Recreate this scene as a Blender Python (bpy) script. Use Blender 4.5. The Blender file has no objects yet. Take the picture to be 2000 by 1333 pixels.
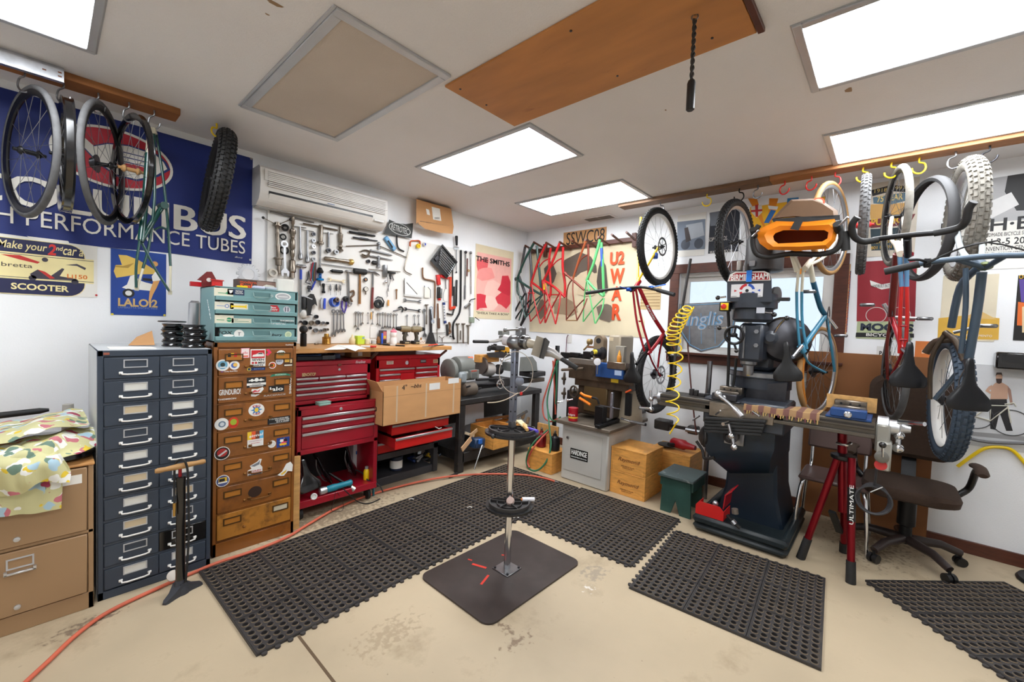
import bpy,math,random
from mathutils import Vector,Matrix,Euler
random.seed(7)
S=bpy.context.scene
COL=S.collection
PI=math.pi
# ---------------------------------------------------------------- camera, light, exposure
FPX,YAW,PITCH,ROLL=819.8,math.radians(41.96),math.radians(-2.24),math.radians(2.14)
CAM=Vector((-4.466,-3.807,1.530))
H=2.81
FW=Vector((math.cos(PITCH)*math.cos(YAW),math.cos(PITCH)*math.sin(YAW),math.sin(PITCH)))
_r=Vector((math.sin(YAW),-math.cos(YAW),0));_u=_r.cross(FW)
RT=_r*math.cos(ROLL)+_u*math.sin(ROLL);UP=_u*math.cos(ROLL)-_r*math.sin(ROLL)
cd=bpy.data.cameras.new('camera');cam=bpy.data.objects.new('camera',cd);COL.objects.link(cam)
cd.sensor_width=36;cd.lens=FPX/2000*36;cd.clip_start=.02
cam.matrix_world=Matrix(((RT.x,UP.x,-FW.x,CAM.x),(RT.y,UP.y,-FW.y,CAM.y),(RT.z,UP.z,-FW.z,CAM.z),(0,0,0,1)))
S.camera=cam
S.view_settings.view_transform='Standard';S.view_settings.look='None'
S.view_settings.exposure=1.0;S.view_settings.gamma=1;S.view_settings.use_curve_mapping=False
LAMP=9.0
W=bpy.data.worlds.new('world');S.world=W;W.use_nodes=True
W.node_tree.nodes['Background'].inputs[0].default_value=(.78,.87,1,1)
W.node_tree.nodes['Background'].inputs[1].default_value=.62
# ---------------------------------------------------------------- survey of the room: sight lines onto its real planes
def _ray(u,v):return FW+RT*((u-1000)/FPX)-UP*((v-666.5)/FPX)
def PL(u,v,d=0):r=_ray(u,v);return CAM+r*((-d-CAM.y)/r.y)
def PR(u,v,d=0):r=_ray(u,v);return CAM+r*((-d-CAM.x)/r.x)
def PZ(u,v,z=0):r=_ray(u,v);return CAM+r*((z-CAM.z)/r.z)
# ---------------------------------------------------------------- materials
def lin(c):
 return tuple(((x/255)/12.92 if x/255<=.04045 else((x/255+.055)/1.055)**2.4) for x in c)
MAT={}
def mk(key,col,r=.5,m=0.,var=.06,vs=6.,bump=0.,bs=60.,wear=None,ws=4.,wt=.6,wb=.05,em=0.,tr=0.,coat=0.,stretch=None,alpha=1.):
 mt=bpy.data.materials.new(key);mt.use_nodes=True;nt=mt.node_tree;N=nt.nodes;Lk=nt.links
 b=N['Principled BSDF'];c=lin(col)
 b.inputs['Roughness'].default_value=r;b.inputs['Metallic'].default_value=m
 if tr:b.inputs['Transmission Weight'].default_value=tr;b.inputs['IOR'].default_value=1.3
 if coat:b.inputs['Coat Weight'].default_value=coat;b.inputs['Coat Roughness'].default_value=.15
 if alpha<1:b.inputs['Alpha'].default_value=alpha
 tc=N.new('ShaderNodeTexCoord');src=tc.outputs['Object']
 if stretch:
  mp=N.new('ShaderNodeMapping');mp.inputs['Scale'].default_value=stretch;Lk.new(src,mp.inputs[0]);src=mp.outputs[0]
 no=N.new('ShaderNodeTexNoise');no.inputs['Scale'].default_value=vs;no.inputs['Detail'].default_value=5
 Lk.new(src,no.inputs['Vector'])
 cr=N.new('ShaderNodeValToRGB');e=cr.color_ramp.elements
 e[0].position=.3;e[1].position=.7
 e[0].color=tuple(max(0,x*(1-var)) for x in c)+(1,);e[1].color=tuple(min(1,x*(1+var)) for x in c)+(1,)
 Lk.new(no.outputs['Fac'],cr.inputs['Fac']);out=cr.outputs['Color']
 if wear:
  n2=N.new('ShaderNodeTexNoise');n2.inputs['Scale'].default_value=ws;n2.inputs['Detail'].default_value=8
  n2.inputs['Roughness'].default_value=.65;Lk.new(src,n2.inputs['Vector'])
  r2=N.new('ShaderNodeValToRGB');r2.color_ramp.elements[0].position=wt;r2.color_ramp.elements[1].position=wt+wb
  Lk.new(n2.outputs['Fac'],r2.inputs['Fac'])
  mx=N.new('ShaderNodeMix');mx.data_type='RGBA'
  Lk.new(r2.outputs['Color'],mx.inputs[0]);Lk.new(out,mx.inputs[6]);mx.inputs[7].default_value=lin(wear)+(1,)
  out=mx.outputs[2]
 Lk.new(out,b.inputs['Base Color'])
 if em:b.inputs['Emission Color'].default_value=c+(1,);b.inputs['Emission Strength'].default_value=em
 if bump:
  n3=N.new('ShaderNodeTexNoise');n3.inputs['Scale'].default_value=bs;Lk.new(src,n3.inputs['Vector'])
  bp=N.new('ShaderNodeBump');bp.inputs['Strength'].default_value=bump;bp.inputs['Distance'].default_value=.01
  Lk.new(n3.outputs['Fac'],bp.inputs['Height']);Lk.new(bp.outputs[0],b.inputs['Normal'])
 MAT[key]=mt;return mt
def mat(k):
 if isinstance(k,tuple):return plain(k)
 if not isinstance(k,str):return k
 return MAT[k]
def plain(c,r=.55,m=0.):
 key='tint_%d_%d_%d_%d_%d'%(c[0],c[1],c[2],int(r*100),int(m*100))
 return MAT[key] if key in MAT else mk(key,c,r,m,.04,12)
mk('wall_paint',(243,245,248),.65,var=.025,vs=3,bump=.12,bs=120)
mk('ceiling_paint',(233,230,230),.8,var=.03,vs=1.5,bump=.25,bs=140)
mk('wood_dark_trim',(84,42,27),.45,var=.25,vs=9,stretch=(1,1,6))
mk('beam_wood',(156,100,52),.6,var=.25,vs=5,stretch=(1,1,8))
mk('beam_wood_right',(168,112,66),.6,var=.22,vs=5,stretch=(8,1,8))
mk('beam_wood_grey',(122,92,68),.65,var=.25,vs=5,stretch=(8,1,8))
mk('plywood',(190,128,70),.55,var=.16,vs=2.2,stretch=(4,1,4),wear=(150,92,50),ws=3,wt=.62,wb=.16)
mk('bench_wood',(196,142,84),.45,var=.15,vs=6,stretch=(1.2,9,4),wear=(140,96,56),ws=9,wt=.62,wb=.1)
mk('pale_wood',(204,158,96),.55,var=.16,vs=5,stretch=(1.5,8,8),wear=(168,112,62),ws=7,wt=.6,wb=.2)
mk('crate_wood',(224,160,80),.55,var=.15,vs=6,stretch=(2,2,9),wear=(160,112,62),ws=5,wt=.58,wb=.2)
mk('cardboard',(200,150,100),.75,var=.06,vs=4,stretch=(1,1,3),bump=.05)
mk('white_metal',(228,226,222),.4,var=.03)
mk('frame_metal',(190,192,196),.35,m=.3,var=.05)
mk('galvanised',(200,203,208),.32,m=.9,var=.2,vs=14,wear=(120,124,130),ws=10,wt=.58,wb=.1)
mk('chrome',(222,224,228),.14,m=1,var=.03)
mk('steel',(146,147,150),.3,m=.95,var=.14,vs=18)
mk('steel_warm',(140,130,118),.3,m=.95,var=.16,vs=18)
mk('steel_dark',(70,70,74),.36,m=.85,var=.2,vs=14)
mk('alloy',(204,206,210),.34,m=.8,var=.06)
mk('iron',(62,60,60),.5,m=.55,var=.25,vs=10,bump=.08,wear=(96,84,72),ws=7,wt=.62,wb=.1)
mk('black_rubber',(30,30,31),.62,var=.2,vs=20,bump=.1)
mk('black_plastic',(22,22,24),.38,var=.12)
mk('black_gloss',(14,14,16),.16,var=.05,coat=.6)
mk('black_metal',(26,26,28),.4,m=.4,var=.15)
mk('tyre_grey',(92,92,93),.8,var=.16,vs=24,bump=.15)
mk('tyre_lit',(128,124,116),.85,var=.18,vs=22,bump=.2,wear=(88,84,78),ws=18,wt=.55,wb=.2)  # tyre rubber lightened: ceiling light on the tread is painted into the colour
mk('tan_wall',(176,134,84),.7,var=.1)
mk('tan_paint',(160,128,94),.42,var=.05,vs=3,wear=(128,98,68),ws=6,wt=.68,wb=.06)
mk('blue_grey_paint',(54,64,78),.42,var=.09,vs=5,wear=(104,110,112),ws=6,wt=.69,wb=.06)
mk('blue_grey_sheen',(196,200,203),.3,var=.08,vs=3)  # cabinet paint paled to carry the white wall's glossy reflection in its colour
mk('brown_paint',(138,82,28),.38,var=.25,vs=4,wear=(76,42,18),ws=5,wt=.52,wb=.22,coat=.2)
mk('rusty_drawer',(178,118,42),.5,var=.2,vs=5,wear=(58,34,18),ws=4.5,wt=.5,wb=.14)
mk('teal_paint',(116,156,158),.42,var=.05,vs=4,wear=(92,124,126),ws=8,wt=.68,wb=.08)
mk('red_paint',(186,22,34),.34,var=.1,vs=4,coat=.3,wear=(128,12,24),ws=5,wt=.6,wb=.2)
mk('deep_red_paint',(158,16,38),.36,var=.1,vs=4,coat=.3,wear=(116,10,26),ws=5,wt=.58,wb=.2)
mk('bright_red_paint',(206,32,30),.34,var=.07,coat=.3)
mk('mat_rubber',(52,49,49),.55,var=.22,vs=5,bump=.1,wear=(82,74,64),ws=6,wt=.56,wb=.18)
mk('mat_rim',(136,118,94),.7,var=.2,vs=40)
mk('plate_steel',(66,58,56),.42,m=.35,var=.22,vs=4,wear=(58,52,50),ws=3,wt=.52,wb=.2)
mk('grey_enamel',(192,190,184),.45,var=.06,vs=3,wear=(70,52,38),ws=16,wt=.685,wb=.02)
mk('mill_grey',(44,50,60),.38,var=.14,vs=5,coat=.2,wear=(36,38,42),ws=6,wt=.6,wb=.15)
mk('mill_blue',(24,38,52),.42,var=.2,vs=4,wear=(18,22,28),ws=4,wt=.55,wb=.2)
mk('mill_base',(24,34,38),.45,var=.2,vs=6,bump=.1)
mk('lathe_grey',(116,118,114),.4,var=.1,vs=6,wear=(70,68,62),ws=8,wt=.6,wb=.12)
mk('machine_beige',(168,156,136),.45,var=.08,vs=5,wear=(112,96,76),ws=6,wt=.62,wb=.12)
mk('oily_cast',(74,62,50),.4,m=.4,var=.25,vs=8,wear=(50,44,38),ws=7,wt=.55,wb=.15)
mk('vise_blue',(24,66,124),.4,var=.1,wear=(20,52,98),ws=8,wt=.6,wb=.15)
mk('green_stool',(38,74,66),.55,var=.18,wear=(112,120,116),ws=12,wt=.66,wb=.05)
mk('green_stool_top',(74,88,88),.55,var=.2,wear=(140,144,142),ws=14,wt=.6,wb=.1)
mk('tripod_red',(124,12,26),.28,m=.6,var=.08)
mk('brown_fabric',(62,46,36),.9,var=.12,vs=60,bump=.15,bs=300)
mk('orange_canvas',(232,132,20),.5,var=.08,vs=6,bump=.1,bs=10)
mk('waxed_canvas',(110,82,58),.7,var=.12,vs=6,bump=.1,bs=12)
mk('paper',(236,234,228),.7,var=.03)
mk('paper_warm',(226,212,180),.75,var=.07,vs=3)
mk('hardboard',(136,86,46),.6,var=.08,vs=2)
mk('yellow_plastic',(242,206,22),.35,var=.03)
mk('hose_red',(200,98,72),.6,var=.1,vs=4)
mk('clear_plastic',(235,238,240),.08,tr=.9,var=0)
mk('glass_pane',(240,246,250),.03,tr=1,var=0)
mk('diffuser',(247,251,255),.5,var=0,em=LAMP)
mk('fabric_vent',(216,202,188),.8,var=.08,vs=1.4,bump=.6,bs=420)
mk('ink',(26,26,28),.6,var=.1)
mk('white_ink',(238,238,236),.6,var=.02)
# ---------------------------------------------------------------- mesh builder
def frame(d,up=None):
 d=Vector(d).normalized();a=Vector(up) if up else(Vector((0,0,1)) if abs(d.z)<.9 else Vector((1,0,0)))
 u=d.cross(a).normalized();return u,d.cross(u).normalized(),d
def spline(pts,k=6,closed=False):
 P=[Vector(p) for p in pts];n=len(P);out=[]
 for i in range(n if closed else n-1):
  a,b,c,d=(P[(i-1)%n],P[i],P[(i+1)%n],P[(i+2)%n]) if closed else(P[max(i-1,0)],P[i],P[i+1],P[min(i+2,n-1)])
  for j in range(k):
   t=j/k;out.append(.5*((2*b)+(c-a)*t+(2*a-5*b+4*c-d)*t*t+(3*b-a-3*c+d)*t**3))
 if not closed:out.append(P[-1])
 return out
class MB:
 def __init__(s):s.v=[];s.f=[]
 def add(s,vs,fs):
  n=len(s.v);s.v+=[Vector(v) for v in vs];s.f+=[tuple(i+n for i in f) for f in fs];return s
 def box(s,c,size,R=None,b=0.):
  x,y,z=(max(q,1e-5)/2 for q in size);b=min(b,x*.9,y*.9,z*.9);vs=[];fs=[]
  if b<=0:
   vs=[(i*x,j*y,k*z) for i in(-1,1) for j in(-1,1) for k in(-1,1)]
   fs=[(0,1,3,2),(4,6,7,5),(0,4,5,1),(2,3,7,6),(0,2,6,4),(1,5,7,3)]
  else:
   id={}
   for i in(-1,1):
    for j in(-1,1):
     for k in(-1,1):
      for ax in range(3):
       p=[i*(x-b),j*(y-b),k*(z-b)];p[ax]=(i*x,j*y,k*z)[ax]
       id[i,j,k,ax]=len(vs);vs.append(p)
   def face(ids):
    q=[Vector(vs[i]) for i in ids];nn=(q[1]-q[0]).cross(q[2]-q[0]);cc=sum(q,Vector())/len(q)
    fs.append(tuple(ids) if nn.dot(cc)>0 else tuple(reversed(ids)))
   for ax in range(3):
    o=[a for a in range(3) if a!=ax]
    for sg in(-1,1):
     ids=[]
     for(p,q) in((-1,-1),(1,-1),(1,1),(-1,1)):
      t=[0,0,0];t[ax]=sg;t[o[0]]=p;t[o[1]]=q;ids.append(id[tuple(t)+(ax,)])
     face(ids)
    for p in(-1,1):
     for q in(-1,1):
      t0=[0,0,0];t0[o[0]]=p;t0[o[1]]=q;t1=t0[:];t0[ax]=-1;t1[ax]=1
      face([id[tuple(t0)+(o[0],)],id[tuple(t1)+(o[0],)],id[tuple(t1)+(o[1],)],id[tuple(t0)+(o[1],)]])
   for i in(-1,1):
    for j in(-1,1):
     for k in(-1,1):face([id[i,j,k,a] for a in range(3)])
  c=Vector(c)
  return s.add([((R@Vector(v)) if R else Vector(v))+c for v in vs],fs)
 def bx(s,x0,x1,y0,y1,z0,z1,b=0.):
  return s.box(((x0+x1)/2,(y0+y1)/2,(z0+z1)/2),(abs(x1-x0),abs(y1-y0),abs(z1-z0)),None,b)
 def bar(s,p0,p1,w,t,up=None,b=0.):
  p0,p1=Vector(p0),Vector(p1);u,v,d=frame(p1-p0,up)
  R=Matrix((u,v,d)).transposed()
  return s.box((p0+p1)/2,(w,t,(p1-p0).length),R,b)
 def loft(s,rings,cap=True,closed=False):
  n=len(rings[0]);vs=[p for r in rings for p in r];m=len(rings);fs=[]
  for i in range(m if closed else m-1):
   for j in range(n):
    a,b2=i*n,((i+1)%m)*n;fs.append((a+j,a+(j+1)%n,b2+(j+1)%n,b2+j))
  if cap and not closed:fs+=[tuple(reversed(range(n))),tuple(range((m-1)*n,m*n))]
  return s.add(vs,fs)
 def cyl(s,p0,p1,r,r2=None,n=12,cap=True):
  return s.lathe([(r,0),(r if r2 is None else r2,1)],p0,p1,n,cap,True)
 def lathe(s,prof,p0,p1,n=16,cap=True,rel=False,up=None):
  p0,p1=Vector(p0),Vector(p1);u,v,d=frame(p1-p0,up);Ln=(p1-p0).length if rel else 1
  v=-v
  rings=[[p0+d*(t*Ln)+(u*math.cos(2*PI*k/n)+v*math.sin(2*PI*k/n))*max(r,1e-5) for k in range(n)] for r,t in prof]
  return s.loft([list(reversed(q)) for q in rings],cap)
 def tube(s,pts,r,n=8,closed=False,cap=True,flat=1.,up=None):
  P=[Vector(p) for p in pts];m=len(P)
  def tan(i):
   a,b=(P[(i-1)%m],P[(i+1)%m]) if closed else(P[max(i-1,0)],P[min(i+1,m-1)])
   d=b-a
   return d.normalized() if d.length>1e-9 else Vector((0,0,1))
  u,v,d=frame(tan(0),up);rings=[]
  for i in range(m):
   d2=tan(i);q=d.rotation_difference(d2);u=(q@u).normalized();d=d2
   u=(u-d*u.dot(d)).normalized();w=d.cross(u)
   rr=r[i] if isinstance(r,(list,tuple)) else r
   rings.append([P[i]+u*math.cos(2*PI*k/n)*rr+w*math.sin(2*PI*k/n)*rr*flat for k in range(n)])
  return s.loft(rings,cap,closed)
 def torus(s,c,ax,R,r,n=36,m=8,sq=1.):
  u,v,d=frame(ax);c=Vector(c)
  rings=[]
  for i in range(n):
   e=u*math.cos(2*PI*i/n)+v*math.sin(2*PI*i/n)
   rings.append([c+e*(R+r*math.cos(2*PI*k/m))+d*(-r*sq*math.sin(2*PI*k/m)) for k in range(m)])
  return s.loft(rings,False,True)
 def ring(s,c,ax,prof,n=48):
  u,v,d=frame(ax);c=Vector(c)
  return s.loft([[c+(u*math.cos(2*PI*i/n)+v*math.sin(2*PI*i/n))*r+d*t for r,t in prof] for i in range(n)],False,True)
 def sph(s,c,r,n=12,m=8,sc=(1,1,1)):
  c=Vector(c);vs=[c+Vector((0,0,-r*sc[2]))];fs=[]
  for i in range(1,m):
   a=-PI/2+PI*i/m
   for k in range(n):
    t=2*PI*k/n;vs.append(c+Vector((r*math.cos(a)*math.cos(t)*sc[0],r*math.cos(a)*math.sin(t)*sc[1],r*math.sin(a)*sc[2])))
  vs.append(c+Vector((0,0,r*sc[2])));L=len(vs)-1
  for k in range(n):
   fs.append((0,1+(k+1)%n,1+k));fs.append((L,L-n+k,L-n+(k+1)%n))
   for i in range(m-2):fs.append((1+i*n+k,1+i*n+(k+1)%n,1+(i+1)*n+(k+1)%n,1+(i+1)*n+k))
  return s.add(vs,fs)
 def prism(s,poly,o,U,V,t,back=0.):
  o,U,V=Vector(o),Vector(U).normalized(),Vector(V).normalized();nn=U.cross(V)
  ar=sum(poly[i][0]*poly[(i+1)%len(poly)][1]-poly[(i+1)%len(poly)][0]*poly[i][1] for i in range(len(poly)))
  if ar<0:poly=list(reversed(poly))
  a=[o+U*p[0]+V*p[1]-nn*back for p in poly];b=[q+nn*(t+back) for q in a]
  return s.loft([a,b])
 def sheet(s,grid,t=0.):
  m,n=len(grid),len(grid[0]);vs=[Vector(p) for r in grid for p in r]
  fs=[(i*n+j,i*n+j+1,(i+1)*n+j+1,(i+1)*n+j) for i in range(m-1) for j in range(n-1)]
  if t:
   nr=[Vector() for _ in vs]
   for f in fs:
    k=(vs[f[1]]-vs[f[0]]).cross(vs[f[2]]-vs[f[0]])
    for i in f:nr[i]=nr[i]+k
   L=len(vs);vs=vs+[v-k.normalized()*t for v,k in zip(vs,nr)]
   fs=fs+[tuple(i+L for i in reversed(f)) for f in fs]
   edge=[(j) for j in range(n)]+[i*n+n-1 for i in range(1,m)]+[(m-1)*n+j for j in range(n-2,-1,-1)]+[i*n for i in range(m-2,0,-1)]
   for a,b in zip(edge,edge[1:]+edge[:1]):fs.append((b,a,a+L,b+L))
  return s.add(vs,fs)
 def xf(s,M):s.v=[M@v for v in s.v];return s
 def mesh(s,name,m,ang=38):
  me=bpy.data.meshes.new(name);me.from_pydata([tuple(v) for v in s.v],[],s.f)
  me.materials.append(mat(m));me.polygons.foreach_set('use_smooth',[True]*len(me.polygons))
  me.update();me.set_sharp_from_angle(angle=math.radians(ang));return me
ROOT={}
def tag(o,label=None,cat=None,group=None,kind=None):
 if label:o['label']=label
 if cat:o['category']=cat
 if group:o['group']=group
 if kind:o['kind']=kind
 return o
def T(name,label,cat,loc=(0,0,0),rz=0.,group=None,M=None):
 o=bpy.data.objects.new(name,None);COL.objects.link(o);o.empty_display_size=.05
 mw=M.copy() if M else Matrix.Translation(Vector(loc))@Matrix.Rotation(rz,4,'Z')
 o.matrix_world=mw;ROOT[o.name]=mw.inverted();return tag(o,label,cat,group)
def P(name,mb,m,par,label=None,kind=None):
 o=bpy.data.objects.new(name,mb.mesh(name,m));COL.objects.link(o);o.parent=par
 ROOT[o.name]=ROOT[par.name]
 if label:o['label']=label
 if kind:o['kind']=kind
 return o
def PW(name,mb,m,par,label=None,kind=None):
 mb.xf(ROOT[par.name]);return P(name,mb,m,par,label,kind)
def O(name,label,cat,mb,m,group=None,kind=None):
 lo=[min(v[i] for v in mb.v) for i in range(3)];hi=[max(v[i] for v in mb.v) for i in range(3)]
 c=Vector(((lo[0]+hi[0])/2,(lo[1]+hi[1])/2,lo[2]));mb.xf(Matrix.Translation(-c))
 o=bpy.data.objects.new(name,mb.mesh(name,m));COL.objects.link(o);o.location=c
 ROOT[o.name]=Matrix.Translation(-c)
 return tag(o,label,cat,group,kind)
def struct(name,mb,m,par=None):
 o=bpy.data.objects.new(name,mb.mesh(name,m));COL.objects.link(o)
 if par:o.parent=par
 else:o['kind']='structure'
 ROOT[o.name]=Matrix();return o
def dup(r,M,label=None,group=None):
 c=r.copy();COL.objects.link(c);c.matrix_world=M;ROOT[c.name]=M.inverted()
 def kids(a,b):
  for ch in a.children:
   d=ch.copy();COL.objects.link(d);d.parent=b;kids(ch,d)
 kids(r,c)
 if label:c['label']=label
 if group:c['group']=group
 return c
# lettering and flat artwork: wall-aligned frames. a runs to the right along the wall, z up, d out of the wall
class Wall:
 def __init__(s,o,U,V):s.o,s.U,s.V=Vector(o),Vector(U).normalized(),Vector(V).normalized();s.n=s.U.cross(s.V)
 def p(s,a,z,d=0.):return s.o+s.U*a+s.V*z+s.n*d
LW=Wall((0,0,0),(1,0,0),(0,0,1));RW=Wall((0,0,0),(0,-1,0),(0,0,1))
_tc={}
def glyphs(txt,bold=.0,sp=1.):
 k=(txt,bold,sp)
 if k not in _tc:
  cu=bpy.data.curves.new('t','FONT');cu.body=txt;cu.offset=bold;cu.resolution_u=3;cu.space_character=sp;cu.extrude=.012
  ob=bpy.data.objects.new('t',cu);me=bpy.data.meshes.new_from_object(ob)
  vs=[v.co.copy() for v in me.vertices];fs=[tuple(p.vertices) for p in me.polygons]
  bpy.data.objects.remove(ob);bpy.data.curves.remove(cu);bpy.data.meshes.remove(me)
  x0=min(v.x for v in vs);x1=max(v.x for v in vs);y0=min(v.y for v in vs);y1=max(v.y for v in vs)
  _tc[k]=([((v.x-x0)/(x1-x0),(v.y-y0)/(y1-y0),(v.z+.012)/.024) for v in vs],fs,(x1-x0)/(y1-y0))
 return _tc[k]
def text(mb,wl,txt,a,z,h,w=None,d=.002,rot=0.,shear=0.,bold=.0,al='c',arc=0.,t=.0012):
 vs,fs,asp=glyphs(txt,bold);w=w or h*asp;x={'c':-w/2,'l':0,'r':-w}[al];cs,sn=math.cos(rot),math.sin(rot);q=[]
 for p in vs:
  u=x+p[0]*w+shear*p[1]*h;v=(p[1]-.5)*h
  if arc:v+=arc*(1-(2*p[0]-1)**2)
  q.append(wl.p(a+u*cs-v*sn,z+u*sn+v*cs,d+p[2]*t))
 return mb.add(q,fs)
def rct(mb,wl,a0,a1,z0,z1,d=.0,t=.001):
 return mb.prism([(a0,z0),(a1,z0),(a1,z1),(a0,z1)],wl.p(0,0,d),wl.U,wl.V,t)
def poly(mb,wl,pts,d=0.,t=.001):return mb.prism(pts,wl.p(0,0,d),wl.U,wl.V,t)
def disc(mb,wl,a,z,ra,rz=None,d=0.,t=.001,n=24,rot=0.):
 rz=rz or ra;c,s_=math.cos(rot),math.sin(rot);q=[]
 for k in range(n):
  x,y=ra*math.cos(2*PI*k/n),rz*math.sin(2*PI*k/n);q.append((a+x*c-y*s_,z+x*s_+y*c))
 return poly(mb,wl,q,d,t)
def LA(u,v,d=0):p=PL(u,v,d);return p.x,p.z
def RA(u,v,d=0):p=PR(u,v,d);return-p.y,p.z
# ---------------------------------------------------------------- the room
XN,YN=-6.6,-7.2
m=MB().bx(XN,.1,YN,.1,-.1,0);floor=struct('floor',m,'wall_paint')
def floor_mat():
 mt=mk('concrete',(184,167,140),.5,var=.13,vs=1.3,wear=(142,124,98),ws=2.6,wt=.56,wb=.24,bump=.05,bs=30)
 nt=mt.node_tree;N=nt.nodes;Lk=nt.links;b=N['Principled BSDF'];prev=b.inputs['Base Color'].links[0].from_socket
 tc=[n for n in N if n.type=='TEX_COORD'][0]
 no=N.new('ShaderNodeTexNoise');no.inputs['Scale'].default_value=34;no.inputs['Detail'].default_value=8;Lk.new(tc.outputs['Object'],no.inputs['Vector'])
 def blot(prev,c,rx,ry,col,t,rot=0.):
  mp=N.new('ShaderNodeMapping');mp.vector_type='TEXTURE';mp.inputs['Location'].default_value=(c.x,c.y,0)
  mp.inputs['Rotation'].default_value=(0,0,rot);mp.inputs['Scale'].default_value=(rx,ry,10);Lk.new(tc.outputs['Object'],mp.inputs[0])
  ln=N.new('ShaderNodeVectorMath');ln.operation='LENGTH';Lk.new(mp.outputs[0],ln.inputs[0])
  mr=N.new('ShaderNodeMapRange');mr.inputs[1].default_value=1.;mr.inputs[2].default_value=0.;mr.inputs[3].default_value=0;mr.inputs[4].default_value=.42;Lk.new(ln.outputs['Value'],mr.inputs[0])
  ad=N.new('ShaderNodeMath');ad.operation='ADD';Lk.new(mr.outputs[0],ad.inputs[0]);Lk.new(no.outputs['Fac'],ad.inputs[1])
  m2=N.new('ShaderNodeMapRange');m2.inputs[1].default_value=t;m2.inputs[2].default_value=t+.12;m2.inputs[4].default_value=.75;Lk.new(ad.outputs[0],m2.inputs[0])
  mx=N.new('ShaderNodeMix');mx.data_type='RGBA';Lk.new(m2.outputs[0],mx.inputs[0]);Lk.new(prev,mx.inputs[6]);mx.inputs[7].default_value=lin(col)+(1,)
  return mx.outputs[2]
 prev=blot(prev,PZ(165,1222),.26,.1,(96,80,68),.74,.2)
 prev=blot(prev,PZ(1010,1255),.22,.1,(112,90,70),.8)
 prev=blot(prev,PZ(985,1225),.1,.3,(112,92,72),.82)
 prev=blot(prev,PZ(1160,1120),.2,.14,(150,138,122),.72)
 prev=blot(prev,PZ(1150,1150),.12,.1,(232,230,226),.84)
 prev=blot(prev,PZ(1700,1050),1.0,.5,(120,104,84),.74)
 prev=blot(prev,PZ(760,1240),.35,.2,(160,142,116),.74)
 prev=blot(prev,PZ(640,1010),1.2,.3,(124,108,88),.72)
 Lk.new(prev,b.inputs['Base Color'])
floor_mat();floor.data.materials[0]=MAT['concrete']
a=PZ(583,1243);b=PZ(652,1333);b=a+(b-a)*3
m=MB().bar(a+Vector((0,0,.0004)),b+Vector((0,0,.0004)),.012,.002,(0,0,1));P('expansion_joint',m,plain((92,74,54),.9),floor)
ceil=struct('ceiling',MB().bx(XN,.1,YN,.1,H,H+.1),'ceiling_paint')
m=MB()
for(u,v,sx,sy) in((535,6,.03,.014),(522,28,.008,.005),(1657,176,.022,.02),(1300,215,.006,.006)):
 p=PZ(u,v,H);m.prism([(sx*math.cos(k)*(1+.4*math.sin(k*3)),sy*math.sin(k)*(1+.3*math.cos(k*2))) for k in[i*.6 for i in range(10)]],p,(1,0,0),(0,-1,0),.0012)
P('peeled_spot',m,(150,118,84),ceil)
struct('wall_left',MB().bx(XN,.1,0,.12,0,H),'wall_paint')
WY0,WY1,WZ0,WZ1=-3.43,-2.13,1.30,2.13
m=MB().bx(0,.12,YN,WY0,0,H).bx(0,.12,WY1,0,0,H).bx(0,.12,WY0,WY1,0,WZ0).bx(0,.12,WY0,WY1,WZ1,H);struct('wall_right',m,'wall_paint')
struct('wall_back',MB().bx(XN-.12,XN,YN,.1,0,H),'wall_paint');struct('wall_near',MB().bx(XN-.1,.1,YN-.12,YN,0,H),'wall_paint')
struct('baseboard_right',MB().bx(-.02,0,YN,-.02,0,.09,.003),'wood_dark_trim')
# window: dark wooden casing, white vinyl slider, glass
m=MB();t=.095
m.bx(-.022,.0,WY0-t,WY1+t,WZ1,WZ1+t,.003).bx(-.022,0,WY0-t,WY1+t,WZ0-t,WZ0,.003).bx(-.022,0,WY0-t,WY0,WZ0,WZ1,.003).bx(-.022,0,WY1,WY1+t,WZ0,WZ1,.003)
m.bx(-.05,.0,WY0-t,WY1+t,WZ0-.012,WZ0+.012,.003)
win=struct('window_1',m,'wood_dark_trim')
m=MB();ym=(WY0+WY1)/2
for(y0,y1,x) in((WY0,WY1,.05),):
 m.bx(x,x+.06,y0,y1,WZ1-.035,WZ1,.003).bx(x,x+.06,y0,y1,WZ0,WZ0+.035,.003).bx(x,x+.06,y0,y0+.035,WZ0+.035,WZ1-.035).bx(x,x+.06,y1-.035,y1,WZ0+.035,WZ1-.035)
P('window_frame',m,'white_metal',win)
for i,(y0,y1,x) in enumerate(((WY0+.035,ym+.03,.055),(ym-.03,WY1-.035,.082))):
 m=MB().bx(x,x+.024,y0,y1,WZ1-.08,WZ1-.036).bx(x,x+.024,y0,y1,WZ0+.036,WZ0+.08).bx(x,x+.024,y0,y0+.045,WZ0+.08,WZ1-.08).bx(x,x+.024,y1-.045,y1,WZ0+.08,WZ1-.08)
 sa=P('sash',m,'white_metal',win);P('pane',MB().bx(x+.009,x+.014,y0+.045,y1-.045,WZ0+.08,WZ1-.08),'glass_pane',sa)
struct('floor_outside',MB().bx(.13,8,-9,4,-.1,0),(188,182,170))
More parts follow.
